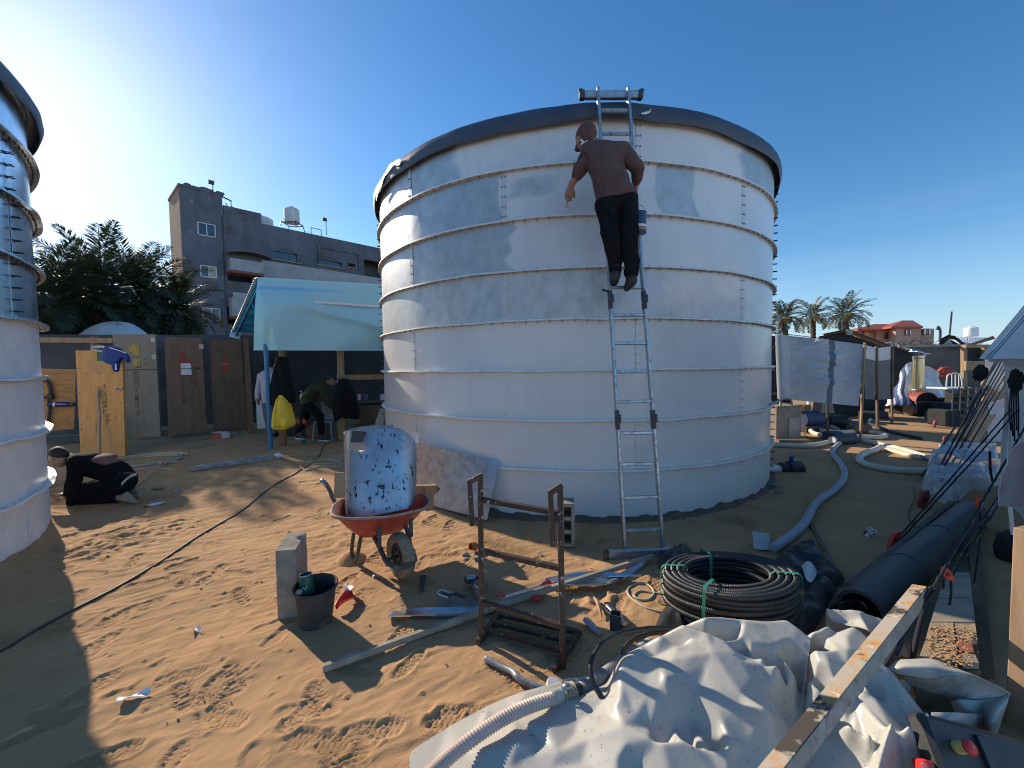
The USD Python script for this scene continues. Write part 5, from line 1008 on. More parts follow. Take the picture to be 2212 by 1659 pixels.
for a, b in ((tA, tB), (tB, tA)): part(q, 'end_cap', MB().bar(a - lpn * .045 - nrm(b - a) * .012, a - lpn * .045 + nrm(b - a) * .05, .066, .09, bev=.012).bar(a - lpn * .04 - nrm(b - a) * .02 + V(0, 0, .04), a - lpn * .04 + nrm(b - a) * .02 + V(0, 0, .05), .03, .02), steel_dark)
q = Lp(1308, 626); part(ld, 'loose_strap', MB().bar(q + V(-.03, 0, 0), q + V(.02, -.02, -.02), .05, .02), black_plastic)

# ================================================================ wheelbarrow with curved sheet
W0 = lambda px, py, y: Yd(px, py, y)
wb = thing('wheelbarrow', 'red wheelbarrow carrying a curved scraped metal sheet', 'wheelbarrow', G(862, 1255))
# wheel: axle and contact
wc = W0(858, 1205, 3.27); cg_ = G(862, 1253); WR = .185; wc = V(cg_[0], cg_[1] + .06, WR - .01); ax_ = nrm(V(.755, .656, 0))      # axle direction
prof = [(WR - .078, -.030), (WR - .05, -.046), (WR - .02, -.047), (WR - .004, -.028), (WR, 0), (WR - .004, .028), (WR - .02, .047), (WR - .05, .046), (WR - .078, .030)]
dusty = pm('dusty_rubber', (.30, .22, .135), (.20, .145, .09), scale=18., rough=.95, spots=(12., .60, .1, (.05, .042, .036)), bump=.002, bscale=90.)
wl = part(wb, 'wheel', MB().lathe(prof, wc, ax_, 44), dusty, smooth=50)
b = MB().lathe([(.0, -.02), (.035, -.02), (.035, .02), (0, .02)], wc, ax_, 16).lathe([(WR - .082, -.024), (WR - .07, -.03), (WR - .07, .03), (WR - .082, .024)], wc, ax_, 40)
px_ = nrm(np.cross(ax_, (0, 0, 1)))
for k in range(6):
    a = k * math.pi / 3; e = px_ * math.cos(a) + V(0, 0, 1) * math.sin(a); b.bar(wc + e * .03, wc + e * (WR - .076), .035, .018, up=ax_)
part(wl, 'rim', b, pm('dirty_steel', (.13, .115, .10), (.085, .075, .065), scale=16., rough=.6, metal=.4), smooth=30)
part(wl, 'axle', MB().tube([wc - ax_ * .13, wc + ax_ * .13], .012, 8), steel_dark)
# tray: rim outline traced at its height, bottom inset
rim = [W0(724, 1112, 3.55), W0(728, 1092, 3.78), W0(745, 1082, 4.05), W0(860, 1074, 4.28), W0(935, 1080, 4.15), W0(924, 1089, 3.92), W0(905, 1102, 3.62), W0(842, 1110, 3.40), W0(775, 1117, 3.32), W0(738, 1117, 3.38)]
rimz = .52
rim = [V(*(CAM + ray(p[0], p[1]) * ((rimz - EYE) / ray(p[0], p[1])[2]))) for p in ((722, 1110), (727, 1091), (752, 1078), (820, 1070), (900, 1066), (921, 1080), (915, 1096), (880, 1106), (830, 1115), (780, 1118), (742, 1117))]
R_ = spline(rim, 60, closed=True); bot = [V(*(CAM + ray(p[0], p[1]) * ((.28 - EYE) / ray(p[0], p[1])[2]))) for p in ((772, 1152), (775, 1142), (790, 1136), (820, 1132), (850, 1128), (868, 1132), (872, 1141), (862, 1148), (840, 1154), (806, 1160), (782, 1160))]
B_ = spline(bot, 60, closed=True); rows = [B_.mean(0) + (B_ - B_.mean(0)) * .02, B_ * .5 + B_.mean(0) * .5, B_] + [B_ + (R_ - B_) * t + V(0, 0, -.02 * math.sin(3.1 * t)) for t in (.25, .5, .75, 1.0)] + [R_ + nrm2(R_ - R_.mean(0)) * .022 + V(0, 0, .006), R_ + nrm2(R_ - R_.mean(0)) * .026 + V(0, 0, -.014)]
rows = np.stack(rows, 1); rows = np.concatenate([rows, rows[:1]], 0)
red_tray = pm('worn_red_paint', (.40, .045, .03), (.28, .032, .024), scale=6., rough=.5, spots=(14., .60, .05, (.23, .15, .10)), spots2=(5., .60, .12, (.34, .22, .14)), bump=.0015, bscale=30.)
part(wb, 'tray', MB().slab(rows, .004), red_tray, smooth=45)
part(wb, 'tray_rim', MB().tube(np.vstack([R_ + nrm2(R_ - R_.mean(0)) * .02]), .011, 8, closed=True), pm('rim_dusty', (.38, .30, .23), (.28, .2, .15), scale=20., rough=.8), smooth=True)
tube_m = pm('dirty_tube', (.13, .115, .10), (.075, .068, .06), scale=20., rough=.65, metal=.3, spots=(15., .6, .1, (.30, .23, .15)))
def at_z(px, py, z): return CAM + ray(px, py) * ((z - EYE) / ray(px, py)[2])
# frame: two side tubes that run from the handles under the tray to the axle and around the wheel
s1 = [W0(697, 1040, 3.95), W0(703, 1044, 3.93), W0(712, 1058, 3.90), W0(727, 1088, 3.82), at_z(775, 1128, .34), at_z(800, 1148, .28), W0(815, 1172, 3.32), W0(826, 1196, 3.17), W0(838, 1216, 3.06), W0(862, 1226, 3.03), W0(884, 1221, 3.10), W0(897, 1210, 3.20)]
part(wb, 'frame_tube', MB().tube(spline(s1, 70), .019, 9), tube_m, smooth=True)
part(wb, 'handle_grip', MB().tube(spline([W0(695, 1038, 3.96), W0(700, 1041, 3.94), W0(707, 1050, 3.92)], 10), .022, 9), plain('grip_steel', (.35, .36, .40), .3, .8), smooth=True)
s2 = [at_z(868, 1118, .42), W0(881, 1150, 3.42), W0(886, 1178, 3.33), W0(893, 1196, 3.24), W0(897, 1210, 3.20)]
part(wb, 'frame_tube', MB().tube(spline(s2, 30), .019, 9), tube_m, smooth=True)
part(wb, 'tray_strut', MB().bar(W0(821, 1123, 3.30), W0(819, 1184, 3.16), .030, .022, up=(0, -1, 0), bev=.004), tube_m); part(wb, 'tray_strut', MB().bar(W0(887, 1106, 3.42), W0(888, 1160, 3.30), .030, .022, up=(0, -1, 0), bev=.004), tube_m)
for a, b_, c in ((W0(764, 1150, 3.52), W0(760, 1196, 3.55), W0(769, 1207, 3.52)), (W0(779, 1160, 3.42), W0(773, 1195, 3.43), W0(767, 1213, 3.46))): part(wb, 'leg', MB().tube(spline([a, b_, c], 12), .017, 8), tube_m, smooth=True)
part(wb, 'leg_foot', MB().bar(G(764, 1213) + V(0, 0, .01), G(772, 1207) + V(0, 0, .01), .04, .02), tube_m)
single('sand_mound', MB().lathe([(0, .06), (.05, .05), (.1, .02), (.14, -.02)], G(758, 1205), n=14), sand, 'small heap of sand against the wheelbarrow leg', 'sand', kind='stuff', smooth=True)
# the curved sheet standing in the tray
sb = [(747, 1117), (752, 1117), (790, 1116), (830, 1109), (866, 1102), (889, 1095), (898, 1084)]; stp = [(743, 936), (755, 932), (785, 930), (830, 926), (866, 927), (893, 949), (900, 958)]
dep = [3.52, 3.40, 3.36, 3.39, 3.44, 3.50, 3.62]
sA = spline([W0(*p, d) for p, d in zip(sb, dep)], 60); tp_ = np.array([W0(*p, d + .24) for p, d in zip(stp, dep)]); kk = np.linspace(0, 6, 60); sT = .75 * np.stack([np.interp(kk, np.arange(7), tp_[:, k]) for k in range(3)], 1) + .25 * spline(tp_, 60)
sA = sA - V(0, 0, .05) * 0; P = sA[:, None] * (1 - np.linspace(0, 1, 26))[None, :, None] + sT[:, None] * np.linspace(0, 1, 26)[None, :, None]
P = P + (meshkit.fbm(P * 2.5, 3, 4)[..., None] - .5) * V(.0, .02, 0)
cs = thing('curved_sheet', 'curved scraped galvanised sheet standing in the red wheelbarrow', 'metal sheet', sA.mean(0))
part(cs, 'sheet', MB().slab(P, .003), scraped, smooth=50)
sB2 = spline([sA[0] + V(-.005, .0, 0), sA[0] + V(-.05, .18, 0), sA[0] + V(.02, .42, .0), sA[0] + V(.3, .55, 0)], 20); sT2 = sB2 + (sT[0] - sA[0]); P2 = sB2[:, None] * (1 - np.linspace(0, 1, 12))[None, :, None] + sT2[:, None] * np.linspace(0, 1, 12)[None, :, None]
part(cs, 'sheet_return', MB().slab(P2, .003), pm('sheet_inside', (.34, .33, .30), (.26, .25, .23), scale=6., rough=.5, metal=.6), smooth=50)
part(cs, 'edge_bead', MB().tube(sT[:48] + V(0, 0, .003), .004, 6), galv)
q = W0(775, 940, 3.50); part(cs, 'cut_out', MB().slab(bilin(q + V(-.07, -.005, -.06), q + V(.045, -.012, -.055), q + V(.05, -.01, .035), q + V(-.05, -.005, .04), 4, 4), .004), steel_dark); part(cs, 'folded_tab', MB().slab(bilin(q + V(-.075, -.008, -.13), q + V(.045, -.018, -.125), q + V(.045, -.03, -.065), q + V(-.07, -.02, -.07), 5, 3), .003), galv)
q = W0(897, 945, 3.75); single('white_cloth', MB().slab(np.array([[q + V(-.03, 0, .0), q + V(-.03, .0, .05)], [q + V(0, -.02, -.03), q + V(.01, -.02, .055)], [q + V(.02, 0, -.07), q + V(.03, .0, .04)]]), .004), white_fabric, 'scrap of white cloth caught on the curved sheet', 'cloth')
# timber blocks behind the sheet
tf = thing('timber_frame_piece', 'short timber pieces nailed together, sticking out of the wheelbarrow', 'timber', W0(925, 1070, 4.0))
part(tf, 'rail', MB().bar(W0(890, 1058, 4.0), W0(943, 1056, 4.06), .06, .085, bev=.004), timber); part(tf, 'block', MB().bar(W0(929, 1048, 4.0), W0(927, 1098, 3.96), .075, .07, up=(0, -1, 0), bev=.004), timber); part(tf, 'end_block', MB().bar(W0(934, 1049, 4.1), W0(946, 1060, 4.12), .05, .06, bev=.003), timber_dark)
single('timber_board', MB().bar(W0(735, 1020, 4.1), W0(733, 1075, 4.06), .10, .03, up=(0, -1, 0)), timber_grey, 'pale board on edge behind the curved sheet, left side', 'board')
single('timber_offcut', MB().bar(Gs(900, 1090, .02), Gs(915, 1098, .03), .06, .045), timber, 'short timber offcut on the sand under the wheelbarrow rim', 'timber')

# ================================================================ sheet leaning on the tank
pl = [V(*Yd(895, 955, 5.05)), G(860, 1075) * [1, 1, 0] + V(0, 0, .02), G(1052, 1128) * [1, 1, 0] + V(0, 0, .02), V(*Yd(1079, 996, 4.62))]
P = bilin(pl[1], pl[2], pl[3], pl[0], 30, 20); P[..., 1] += .05 * (meshkit.fbm(P * 1.6, 3, 6) - .5)
single('leaning_sheet', MB().slab(P, .003), mottled, 'mottled galvanised sheet leaning against the foot of the painted tank', 'metal sheet', smooth=True)

# ================================================================ hollow block, concrete block, bucket
def hollow_block(name, label, px0, px1, py, h, w, d_, rz):
    c = (G(px0, py) + G(px1, py)) / 2 + V(0, d_ / 2 * .9, 0); t = thing(name, label, 'concrete block', c); a = V(math.cos(rz), math.sin(rz), 0); bb = V(-math.sin(rz), math.cos(rz), 0); b = MB(); tk = .032
    for s in (-1, 1): b.frame(c + a * s * (w / 2 - tk / 2) + V(0, 0, h / 2), a * tk / 2, bb * d_ / 2, V(0, 0, h / 2), .004)
    for k in range(4): b.frame(c + V(0, 0, tk / 2 + k * (h - tk) / 3), a * (w / 2 - tk - .001), bb * (d_ / 2 - .003), V(0, 0, tk / 2))
    b.frame(c + bb * (d_ / 2 - .012) + V(0, 0, h / 2), a * (w / 2 - tk), bb * .008, V(0, 0, h / 2 - .01)); part(t, 'block', b, concrete); return t
hollow_block('hollow_block', 'hollow concrete block standing on end between rusty rack and tank', 1220, 1238, 1181, .41, .13, .19, -.12)
c = G(622, 1330); b = MB(); a_, bb = nrm(V(.98, .18, 0)), nrm(V(-.18, .98, 0)); 
m = Manifold.hull_points(np.array([c + a_ * s * .064 + bb * (.12 + r * .12) + V(0, 0, z) for s in (-1, 1) for r in (-1, 1) for z in (-.03, .475 + .012 * r)])).refine_to_length(.022); q = m.to_mesh(); v = np.array(q.vert_properties[:, :3], float)
v += (meshkit.fbm(v * 9, 4, 3)[:, None] - .5) * .020 * nrm2(v - v.mean(0)); e_ = nrm(V(1, -.2, 1)); top_right = c + a_ * .064 + V(0, 0, .475); dd = np.linalg.norm(v - (top_right + bb * .16), axis=1); v -= np.clip(.045 - dd, 0, 1)[:, None] * (a_ * .6 + V(0, 0, .5))
single('concrete_block', (v, np.array(q.tri_verts)), concrete, 'tall solid concrete block standing on end beside the black bucket', 'concrete block', smooth=35)
bc = G(683, 1340); bk = thing('bucket', 'dirty black bucket with a green tin in it, beside the concrete block', 'bucket', bc)
tilt = nrm(V(.05, -.06, 1)); dirt_black = pm('dirty_black', (.045, .042, .038), (.024, .023, .022), scale=10., rough=.75, spots=(9., .58, .12, (.11, .085, .06)))
part(bk, 'shell', MB().lathe([(0, -.015), (.098, -.01), (.100, .0), (.128, .24), (.138, .243), (.140, .256), (.132, .260), (.124, .252), (.096, .02), (0, .02)], bc, tilt, 40), dirt_black, smooth=40)
tc_ = bc + V(-.05, -.01, .20); tt = nrm(V(-.1, .1, 1)); tn = thing('tin_can', 'open dark green tin upside down on the rim of the black bucket', 'can', tc_)
part(tn, 'tin', MB().lathe([(.046, 0), (.050, 0), (.050, .006), (.041, .115), (.041, .120), (.037, .120), (.036, .10), (0, .10)], tc_, tt, 24), plain('tin_green', (.01, .075, .045), .3), smooth=40); part(tn, 'base_rim', MB().lathe([(.0405, .113), (.0435, .118), (.040, .124), (.036, .119)], tc_, tt, 24), alu, smooth=True); part(tn, 'print', MB().tube(spline([tc_ + V(-.01, -.05, .03), tc_ + V(.0, -.05, .06), tc_ + V(.015, -.048, .04), tc_ + V(.02, -.046, .07)], 12), .002, 4), white_plastic)
single('pebble', MB().ball(bc + V(-.045, -.115, .262), (.022, .018, .017), 2), concrete, 'pebble on the rim of the black bucket', 'stone', smooth=True)

# ================================================================ rusty rack
rk = thing('rusty_rack', 'rusty steel rack with two hooked uprights standing in front of the tank', 'rack', G(1130, 1400))
fl0, fl1 = G(1040, 1385), G(1216, 1442); bkL, bkR = G(1078, 1342) , G(1252, 1372)
S_ = .032
def up_(p, py, px=None): 
    d_ = ray(px, py); return p + V(0, 0, 1) * ((CAM + d_ * (p[1] / d_[1]))[2] - p[2])
tL, tR = Yd(1038, 1026, fl0[1] + .01), Yd(1209, 1048, fl1[1] + .01)
def sq(a, b, s=S_, up=(0, -1, 0)): return MB().bar(a, b, s, s, up=up, bev=.003)
part(rk, 'upright', sq(fl0, tL), rusty); part(rk, 'upright', sq(fl1, tR), rusty)
for p_, dx, py, py2 in ((tL, -.065, 1022, 1122), (tR, -.055, 1044, 1140)):
    o = p_ + V(dx, .0, -.012); part(rk, 'hook', MB().bar(p_ + V(.012, 0, -.0), o + V(-.012, -.02, -.03), .03, .03, up=(0, -1, 0), bev=.003), rusty); part(rk, 'hook_end', sq(o + V(0, -.02, -.02), o + V(.012, -.03, -.29 if dx < -.06 else -.32), .028), rusty)
onU = lambda a, b, py: a + (b - a) * ((py - proj2(a)[1]) / (proj2(b)[1] - proj2(a)[1]))
def proj2(P):
    r = np.asarray(P) - CAM; d_ = r @ FWD; return 1106 + r @ RIGHT / d_ * FPX, 829.5 - r @ UPV / d_ * FPX
for y0, y1 in ((1078, 1108), (1188, 1226), (1300, 1352)): part(rk, 'crossbar', sq(onU(fl0, tL, y0), onU(fl1, tR, y1), .030, (0, 0, 1)), rusty)
footL, footR = G(1032, 1394), G(1196, 1455)
part(rk, 'base_rail', MB().bar(footL + V(0, 0, .02), bkL + V(.02, .1, .02), .034, .034, bev=.003), rusty); part(rk, 'base_rail', MB().bar(footR + V(0, 0, .02), bkR + V(.0, .0, .02), .034, .034, bev=.003), rusty)
for s in (.30, .55, .80):
    a, b_ = footL + (bkL + V(.02, .1, 0) - footL) * s, footR + (bkR - footR) * (s + .12 if s < .7 else .95); part(rk, 'base_crossbar', MB().bar(a + V(0, 0, .03), b_ + V(0, 0, .03), .032, .028, bev=.003), rusty)

# ================================================================ laths, strips, pipes and litter on the sand
def zg(p, dz): p = np.array(p); p[2] = float(gz(p[0], p[1])) + dz; return p
single('timber_lath', MB().bar(zg(G(697, 1452), .028), zg(G(1108, 1306), .035), .034, .038, bev=.003).bar(zg(G(1108, 1306), .035), zg(G(1412, 1212), .04), .034, .038, bev=.003), timber_grey, 'long grey timber lath lying across the sand under the rusty rack', 'lath')
def strip(name, label, pts, w, mat, th=.002, lift=.012, curl=0., cat='metal strip', group=None):
    C = spline([G(*p) for p in pts], 30); t = nrm2(np.gradient(C, axis=0)); s = nrm2(np.cross(t, V(0, 0, 1))); w = np.interp(np.linspace(0, 1, 30), np.linspace(0, 1, len(w)), w); z = gz(C[:, 0], C[:, 1]) + lift
    rows = []
    for k in np.linspace(-1, 1, 5): q = C + s * (w * k / 2)[:, None]; q[:, 2] = z + curl * k * k + .01 * np.sin(np.linspace(0, 5, 30) + k); rows.append(q)
    return single(name, MB().slab(np.stack(rows, 1), th), mat, label, cat, smooth=40, group=group)
strip('metal_strip', 'flat galvanised strip lying on the sand left of the rusty rack', [(838, 1334), (905, 1330), (985, 1327), (1085, 1312)], (.09, .085, .08, .05), galv, lift=.016, curl=.01)
strip('metal_strip', 'wide bent galvanised offcut behind the rusty rack', [(1178, 1262), (1240, 1262), (1300, 1258), (1360, 1250)], (.05, .20, .18, .02), galv_bright, lift=.035, curl=.02)
strip('metal_strip', 'long narrow galvanised strip curving towards the ladder foot', [(1085, 1306), (1160, 1282), (1230, 1258), (1300, 1250), (1385, 1254)], (.05, .04, .045, .06, .02), galv_bright, lift=.05, curl=.006)
strip('metal_strip', 'straight bluish metal strip pointing at the ladder foot', [(1310, 1262), (1350, 1244), (1405, 1216)], (.06, .05, .02), galv, lift=.03)
tape = plain('barrier_red', (.55, .03, .03), .4)
strip('barrier_tape', 'red and white plastic scrap on the sand right of the bucket', [(728, 1324), (742, 1312), (758, 1298), (766, 1290)], (.03, .06, .09, .05), tape, lift=.03, curl=.04, cat='tape')
strip('barrier_tape', 'white end of the torn tape right of the bucket', [(752, 1292), (756, 1284), (748, 1276)], (.06, .05, .03), white_plastic, lift=.05, curl=.02, cat='tape')
strip('barrier_tape', 'red piece of tape on the lath left of the rusty upright', [(1072, 1306), (1090, 1298)], (.035, .035), tape, lift=.065, cat='tape'); strip('barrier_tape', 'red piece of tape on the metal strip between the rack uprights', [(1172, 1282), (1192, 1270)], (.04, .04), tape, lift=.075, cat='tape'); strip('barrier_tape', 'reddish tape scrap on the sand inside the rack', [(1146, 1300), (1172, 1294)], (.04, .05), tape, lift=.03, cat='tape')
# shoe and second shoe
def trainer(name, label, heel, toe, mat, tongue=False):
    h_, t0 = G(*heel), G(*toe); h_[2] = float(gz(h_[0], h_[1])); d_ = nrm((t0 - h_) * [1, 1, 0]); L = .29; s = V(-d_[1], d_[0], 0); t = thing(name, label, 'shoe', h_)
    P_ = lambda a, b, z: h_ + d_ * a * L + s * b + V(0, 0, z)
    u = np.linspace(0, 1, 18); w = .040 + .012 * np.sin(u * 5.2 - 1.2) ; w = np.interp(u, [0, .08, .3, .5, .75, .92, 1], [.018, .034, .036, .037, .048, .036, .012])
    so = MB(); rows = np.array([[P_(q, ww * k, 0) for k in (-1, 1)] for q, ww in zip(u, w)]); ring = np.vstack([rows[:, 0], rows[::-1, 1]]); so.prism(ring, V(0, 0, .032)); part(t, 'sole', so, pm('sole_cream', (.42, .35, .25), (.32, .26, .18), scale=20., rough=.8), smooth=30)
    zt = np.interp(u, [0, .1, .3, .45, .7, .9, 1], [.085, .095, .075, .088, .062, .045, .034]); rows = []
    for q, ww, zz in zip(u, w, zt):
        open_ = q < .42; rows.append([P_(q, ww * .96, .03), P_(q, ww * .90, .03 + (zz - .03) * .6), P_(q, ww * (.62 if open_ else .5), zz), P_(q, 0, .045 if open_ and q > .04 else zz + .004), P_(q, -ww * (.62 if open_ else .5), zz), P_(q, -ww * .90, .03 + (zz - .03) * .6), P_(q, -ww * .96, .03)])
    part(t, 'upper', MB().slab(np.array(rows), .004), mat, smooth=55)
    b = MB()
    for q in (.46, .53, .60, .67): z = np.interp(q, u, zt) + .012; b.tube([P_(q, .022, z - .008), P_(q + .01, 0, z), P_(q, -.022, z - .008)], .0035, 5)
    part(t, 'laces', b, black_cloth); part(t, 'heel_lining', MB().tube(spline([P_(.30, .03, .078), P_(.08, .028, .098), P_(.015, 0, .098), P_(.08, -.028, .098), P_(.30, -.03, .078)], 16), .007, 6), plain('lining_cream', (.5, .45, .37), .8), smooth=True); return t
shoe_grey = pm('shoe_grey', (.13, .125, .12), (.09, .085, .08), scale=30., rough=.85)
trainer('shoe', 'grey trainer lying on the sand left of the rusty rack', (945, 1308), (1028, 1312), shoe_grey)
t_ = trainer('shoe', 'second trainer seen end-on behind the left upright of the rack', (1038, 1296), (1030, 1262), pm('shoe_pale', (.32, .30, .27), (.24, .22, .20), scale=30., rough=.85))
q = G(1018, 1252, .06); single('patterned_scrap', MB().box(q, (.10, .07, .03), .3, .004), plain('scrap_dark', (.03, .03, .04), .6), 'small dark packet with white print behind the grey trainer', 'packet'); b = MB()
for k in range(3): b.bar(q + V(-.035, -.02 + .02 * k, .017), q + V(.035, -.01 + .02 * k, .017), .006, .003)
single('packet_print', b, white_plastic, 'white lines printed on the small dark packet', 'print')
c = Gs(1028, 1190, .04); single('orange_tin', MB().lathe([(0, 0), (.035, 0), (.036, .06), (.03, .062), (.03, .02), (0, .02)], c, nrm(V(-.6, -.5, .3)), 16), pm('rust_orange', (.42, .13, .03), (.25, .08, .03), scale=30., rough=.7), 'small rusty orange tin on the sand beside the left rack upright', 'can', smooth=40)
for k, (px, py, s, lab) in enumerate(((1008, 1306, .05, 'dark stone chip'),)): pass
single('dark_pouch', MB().slab(bilin(Gs(905, 1280, .02), Gs(915, 1284, .02), Gs(921, 1256, .05), Gs(908, 1258, .05), 4, 4), .012), plain('pouch_dark', (.05, .055, .05), .7), 'dark flat scrap on the shaded sand left of the trainer', 'scrap')
c = Gs(1010, 1228); c = Gs(1005, 1200, .01); single('stone', MB().ball(c, (.035, .03, .02), 2), concrete, 'flat dark stone behind the wheelbarrow wheel', 'stone', smooth=True)
# bent conduit, white cap
wire('bent_conduit', 'bent grey conduit lying on the sand below the rack', [zg(G(1049, 1430), .02), zg(G(1080, 1446), .02), zg(G(1108, 1463), .03), zg(G(1116, 1476), .04), zg(G(1130, 1484), .035), zg(G(1184, 1504), .03)], .017, pm('conduit_grey', (.30, .32, .34), (.20, .21, .22), scale=20., rough=.4, metal=.3), 50, 'pipe', nb=12)
c = Gs(1193, 1492, .0); q = thing('pipe_stopper', 'white plastic cap on the sand beside the joined hoses', 'cap', c); part(q, 'cap', MB().lathe([(0, .06), (.032, .06), (.036, .054), (.037, 0), (.033, 0), (.033, .05), (0, .05)], c, nrm(V(.1, -.3, 1)), 24), white_plastic, smooth=40)
# small square profile offcuts, clear bottle, dead stalk
c = Gs(1330, 1358, .0); b = MB(); a_ = nrm(V(.9, -.3, 0)); bb = V(.3, .9, 0)
for s in (-1, 1): b.frame(c + a_ * s * .031 + V(0, 0, .05), a_ * .003, bb * .034, V(0, 0, .055)); b.frame(c + bb * s * .031 + V(0, 0, .05), a_ * .0275, bb * .003, V(0, 0, .054))
single('square_tube_offcut', b, pm('profile_grey', (.10, .11, .12), (.07, .075, .08), scale=10., rough=.5, metal=.5), 'short dark square tube offcut standing by the clear plastic bottle', 'tube')
clear = usdkit.material(stage, '/World/Looks/clear_plastic', {'t': ('transparent_bsdf', {'color': (.93, .94, .95)}), 'g': ('glossy_bsdf', {'color': (.95, .97, 1), 'roughness': .12}), 'f': ('fresnel', {'IOR': 1.5}), 'ad': ('math', {'math_type': 'multiply_add', 'value2': .9, 'value3': .10, 'use_clamp': True}), 'm': ('mix_closure', {})}, [('f.fac', 'ad.value1'), ('ad.value', 'm.fac'), ('t.BSDF', 'm.closure1'), ('g.BSDF', 'm.closure2')], surface='m.closure')
a0, a1 = Gs(1308, 1318, .04), Gs(1352, 1362, .04); single('plastic_bottle', MB().lathe([(0, 0), (.02, .0), (.034, .03), (.036, .06), (.033, .10), (.036, .14), (.033, .18), (.035, .22), (.02, .25), (0, .25)], a0, nrm(a1 - a0), 18), clear, 'crushed clear plastic bottle on the sand near the black coil', 'bottle', smooth=True)
single('dry_stalk', MB().tube(spline([Gs(1283, 1296, .02), Gs(1292, 1318, .05), Gs(1300, 1340, .02)], 10), [.008, .01, .012, .014, .016, .014, .012, .01, .008, .004], 5), timber, 'dry stalk on the heap of clods behind the rack', 'stalk')
single('grey_offcut', MB().tube(spline([Gs(1262, 1342, .02), Gs(1278, 1360, .025), Gs(1296, 1376, .02)], 8), [.012, .02, .024, .026, .024, .02, .016, .012], 6), pvc_grey, 'grey torn hose offcut right of the rack foot', 'scrap')
wire('string_loops', 'loops of pale cord on the sunlit sand left of the black coil', [Gs(x, y) for x, y in ((1445, 1325), (1420, 1322), (1390, 1312), (1362, 1292), (1356, 1276), (1370, 1264), (1392, 1262), (1408, 1272), (1412, 1286), (1395, 1298), (1370, 1290), (1385, 1278), (1430, 1284), (1448, 1270))], .008, cream, 120)
for k, (px, py, rz, s, lab) in enumerate(((290, 1510, .5, (.13, .045), 'white and blue wrapper on the sunlit sand at the lower left'), (425, 1364, .3, (.05, .03), 'small white paper scrap beside the cable'), (333, 1092, .6, (.20, .07), 'pale plastic bag on the sand near the kneeling man'), (382, 1063, .1, (.08, .02), 'small blue strip on the shaded sand'), (1040, 1312 - 90, .2, (.06, .03), 'white scrap of paper on the sand right of the wheelbarrow'), (812, 1248, .1, (.05, .04), 'white paper scrap under the wheelbarrow'), (1165, 1198, .2, (.05, .025), 'white paper scrap behind the rack'))):
    c = Gs(px, py, .02); a_, bb = V(math.cos(rz), math.sin(rz), 0), V(-math.sin(rz), math.cos(rz), 0); P = np.array([[c + a_ * s[0] * (u_ - .5) + bb * s[1] * (v_ - .5) * (1 - .3 * u_) + V(0, 0, .012 * math.sin(5 * u_ + 3 * v_ + k)) for v_ in np.linspace(0, 1, 4)] for u_ in np.linspace(0, 1, 9)])
    single('litter', MB().slab(P, .002), plain('litter_blue', (.18, .35, .60), .4) if k == 3 else pm('litter_white', (.72, .72, .74), (.45, .55, .68), scale=25., rough=.4), lab, 'litter', smooth=True)
# pebbles: too many to tell apart
b = MB(); rg = np.random.default_rng(19)
for k in range(150):
    y = 1.3 + 6 * rg.random() ** 1.3; x = rg.uniform(-1.1, .9) * y
    if math.hypot(x - TC[0], y - TC[1]) < 3.4 or math.hypot(x - LTX, y - LTY) < 3.4: continue
    r = rg.uniform(.003, .008); m_ = trimesh.creation.icosphere(1, 1.0); b.add(m_.vertices * (r, r * rg.uniform(.6, 1), r * rg.uniform(.5, .8)) + (x, y, float(gz(x, y)) + r * .4 + .004), m_.faces)
single('pebbles', b, pm('pebble_brown', (.30, .21, .13), (.22, .15, .10), scale=20., rough=.95), 'small stones scattered over the sand', 'stones', smooth=True, kind='stuff')
# ================================================================ coil of black corrugated conduit
cc = V(1.455, 2.735, 0); cl_ = thing('conduit_coil', 'big coil of black corrugated conduit tied with green straps', 'conduit coil', cc)
RC, rp = .385, .0195; tilt_z = lambda x, y: .055 * (x - cc[0]) - .13 * (y - cc[1])
rg = np.random.default_rng(12)
for lay in range(7):
    for ring in range(4):
        if ring in (1, 2) and lay < 5: continue     # inner turns that nothing of the photograph shows
        r = RC - ring * rp * 1.98 - (.0 if lay % 2 else .008); z = .055 + lay * rp * 1.88; n = 1000
        a = np.linspace(0, 2 * np.pi, n, endpoint=False); ph_ = rg.uniform(0, 6)
        rr = r + .005 * np.sin(a + ph_) + .003 * np.sin(2 * a + 2 * ph_); zz = z + .005 * np.sin(a * 2 + ph_) + .007 * np.sin(a + 1.3 * lay)
        X, Y = cc[0] + rr * np.cos(a) * 1.04, cc[1] + rr * np.sin(a)
        part(cl_, 'conduit_turn', MB().tube(np.stack([X, Y, zz + tilt_z(X, Y)], 1), rp * (1 + .08 * np.sin(a * 230)), 8, closed=True), black_plastic, smooth=True)
strap = plain('green_strap', (.04, .27, .17), .35)
for a in (math.radians(226), math.radians(88), math.radians(-30), math.radians(165)):
    e = V(math.cos(a) * 1.04, math.sin(a), 0); t = V(-math.sin(a), math.cos(a), 0); lo_, hi_ = RC - 7.2 * rp, RC + rp + .008
    loop = [cc + e * hi_ + V(0, 0, .03), cc + e * (hi_ + .004) + V(0, 0, .16), cc + e * (hi_ - .004) + V(0, 0, .295), cc + e * (hi_ - .022) + V(0, 0, .316), cc + e * (lo_ + .022) + V(0, 0, .316), cc + e * lo_ + V(0, 0, .295), cc + e * (lo_ - .004) + V(0, 0, .16), cc + e * lo_ + V(0, 0, .03)]
    loop = [p + V(0, 0, tilt_z(p[0], p[1])) for p in loop]
    part(cl_, 'strap', MB().slab(np.array([[p - t * .010, p + t * .010] for p in loop]), .002), strap)

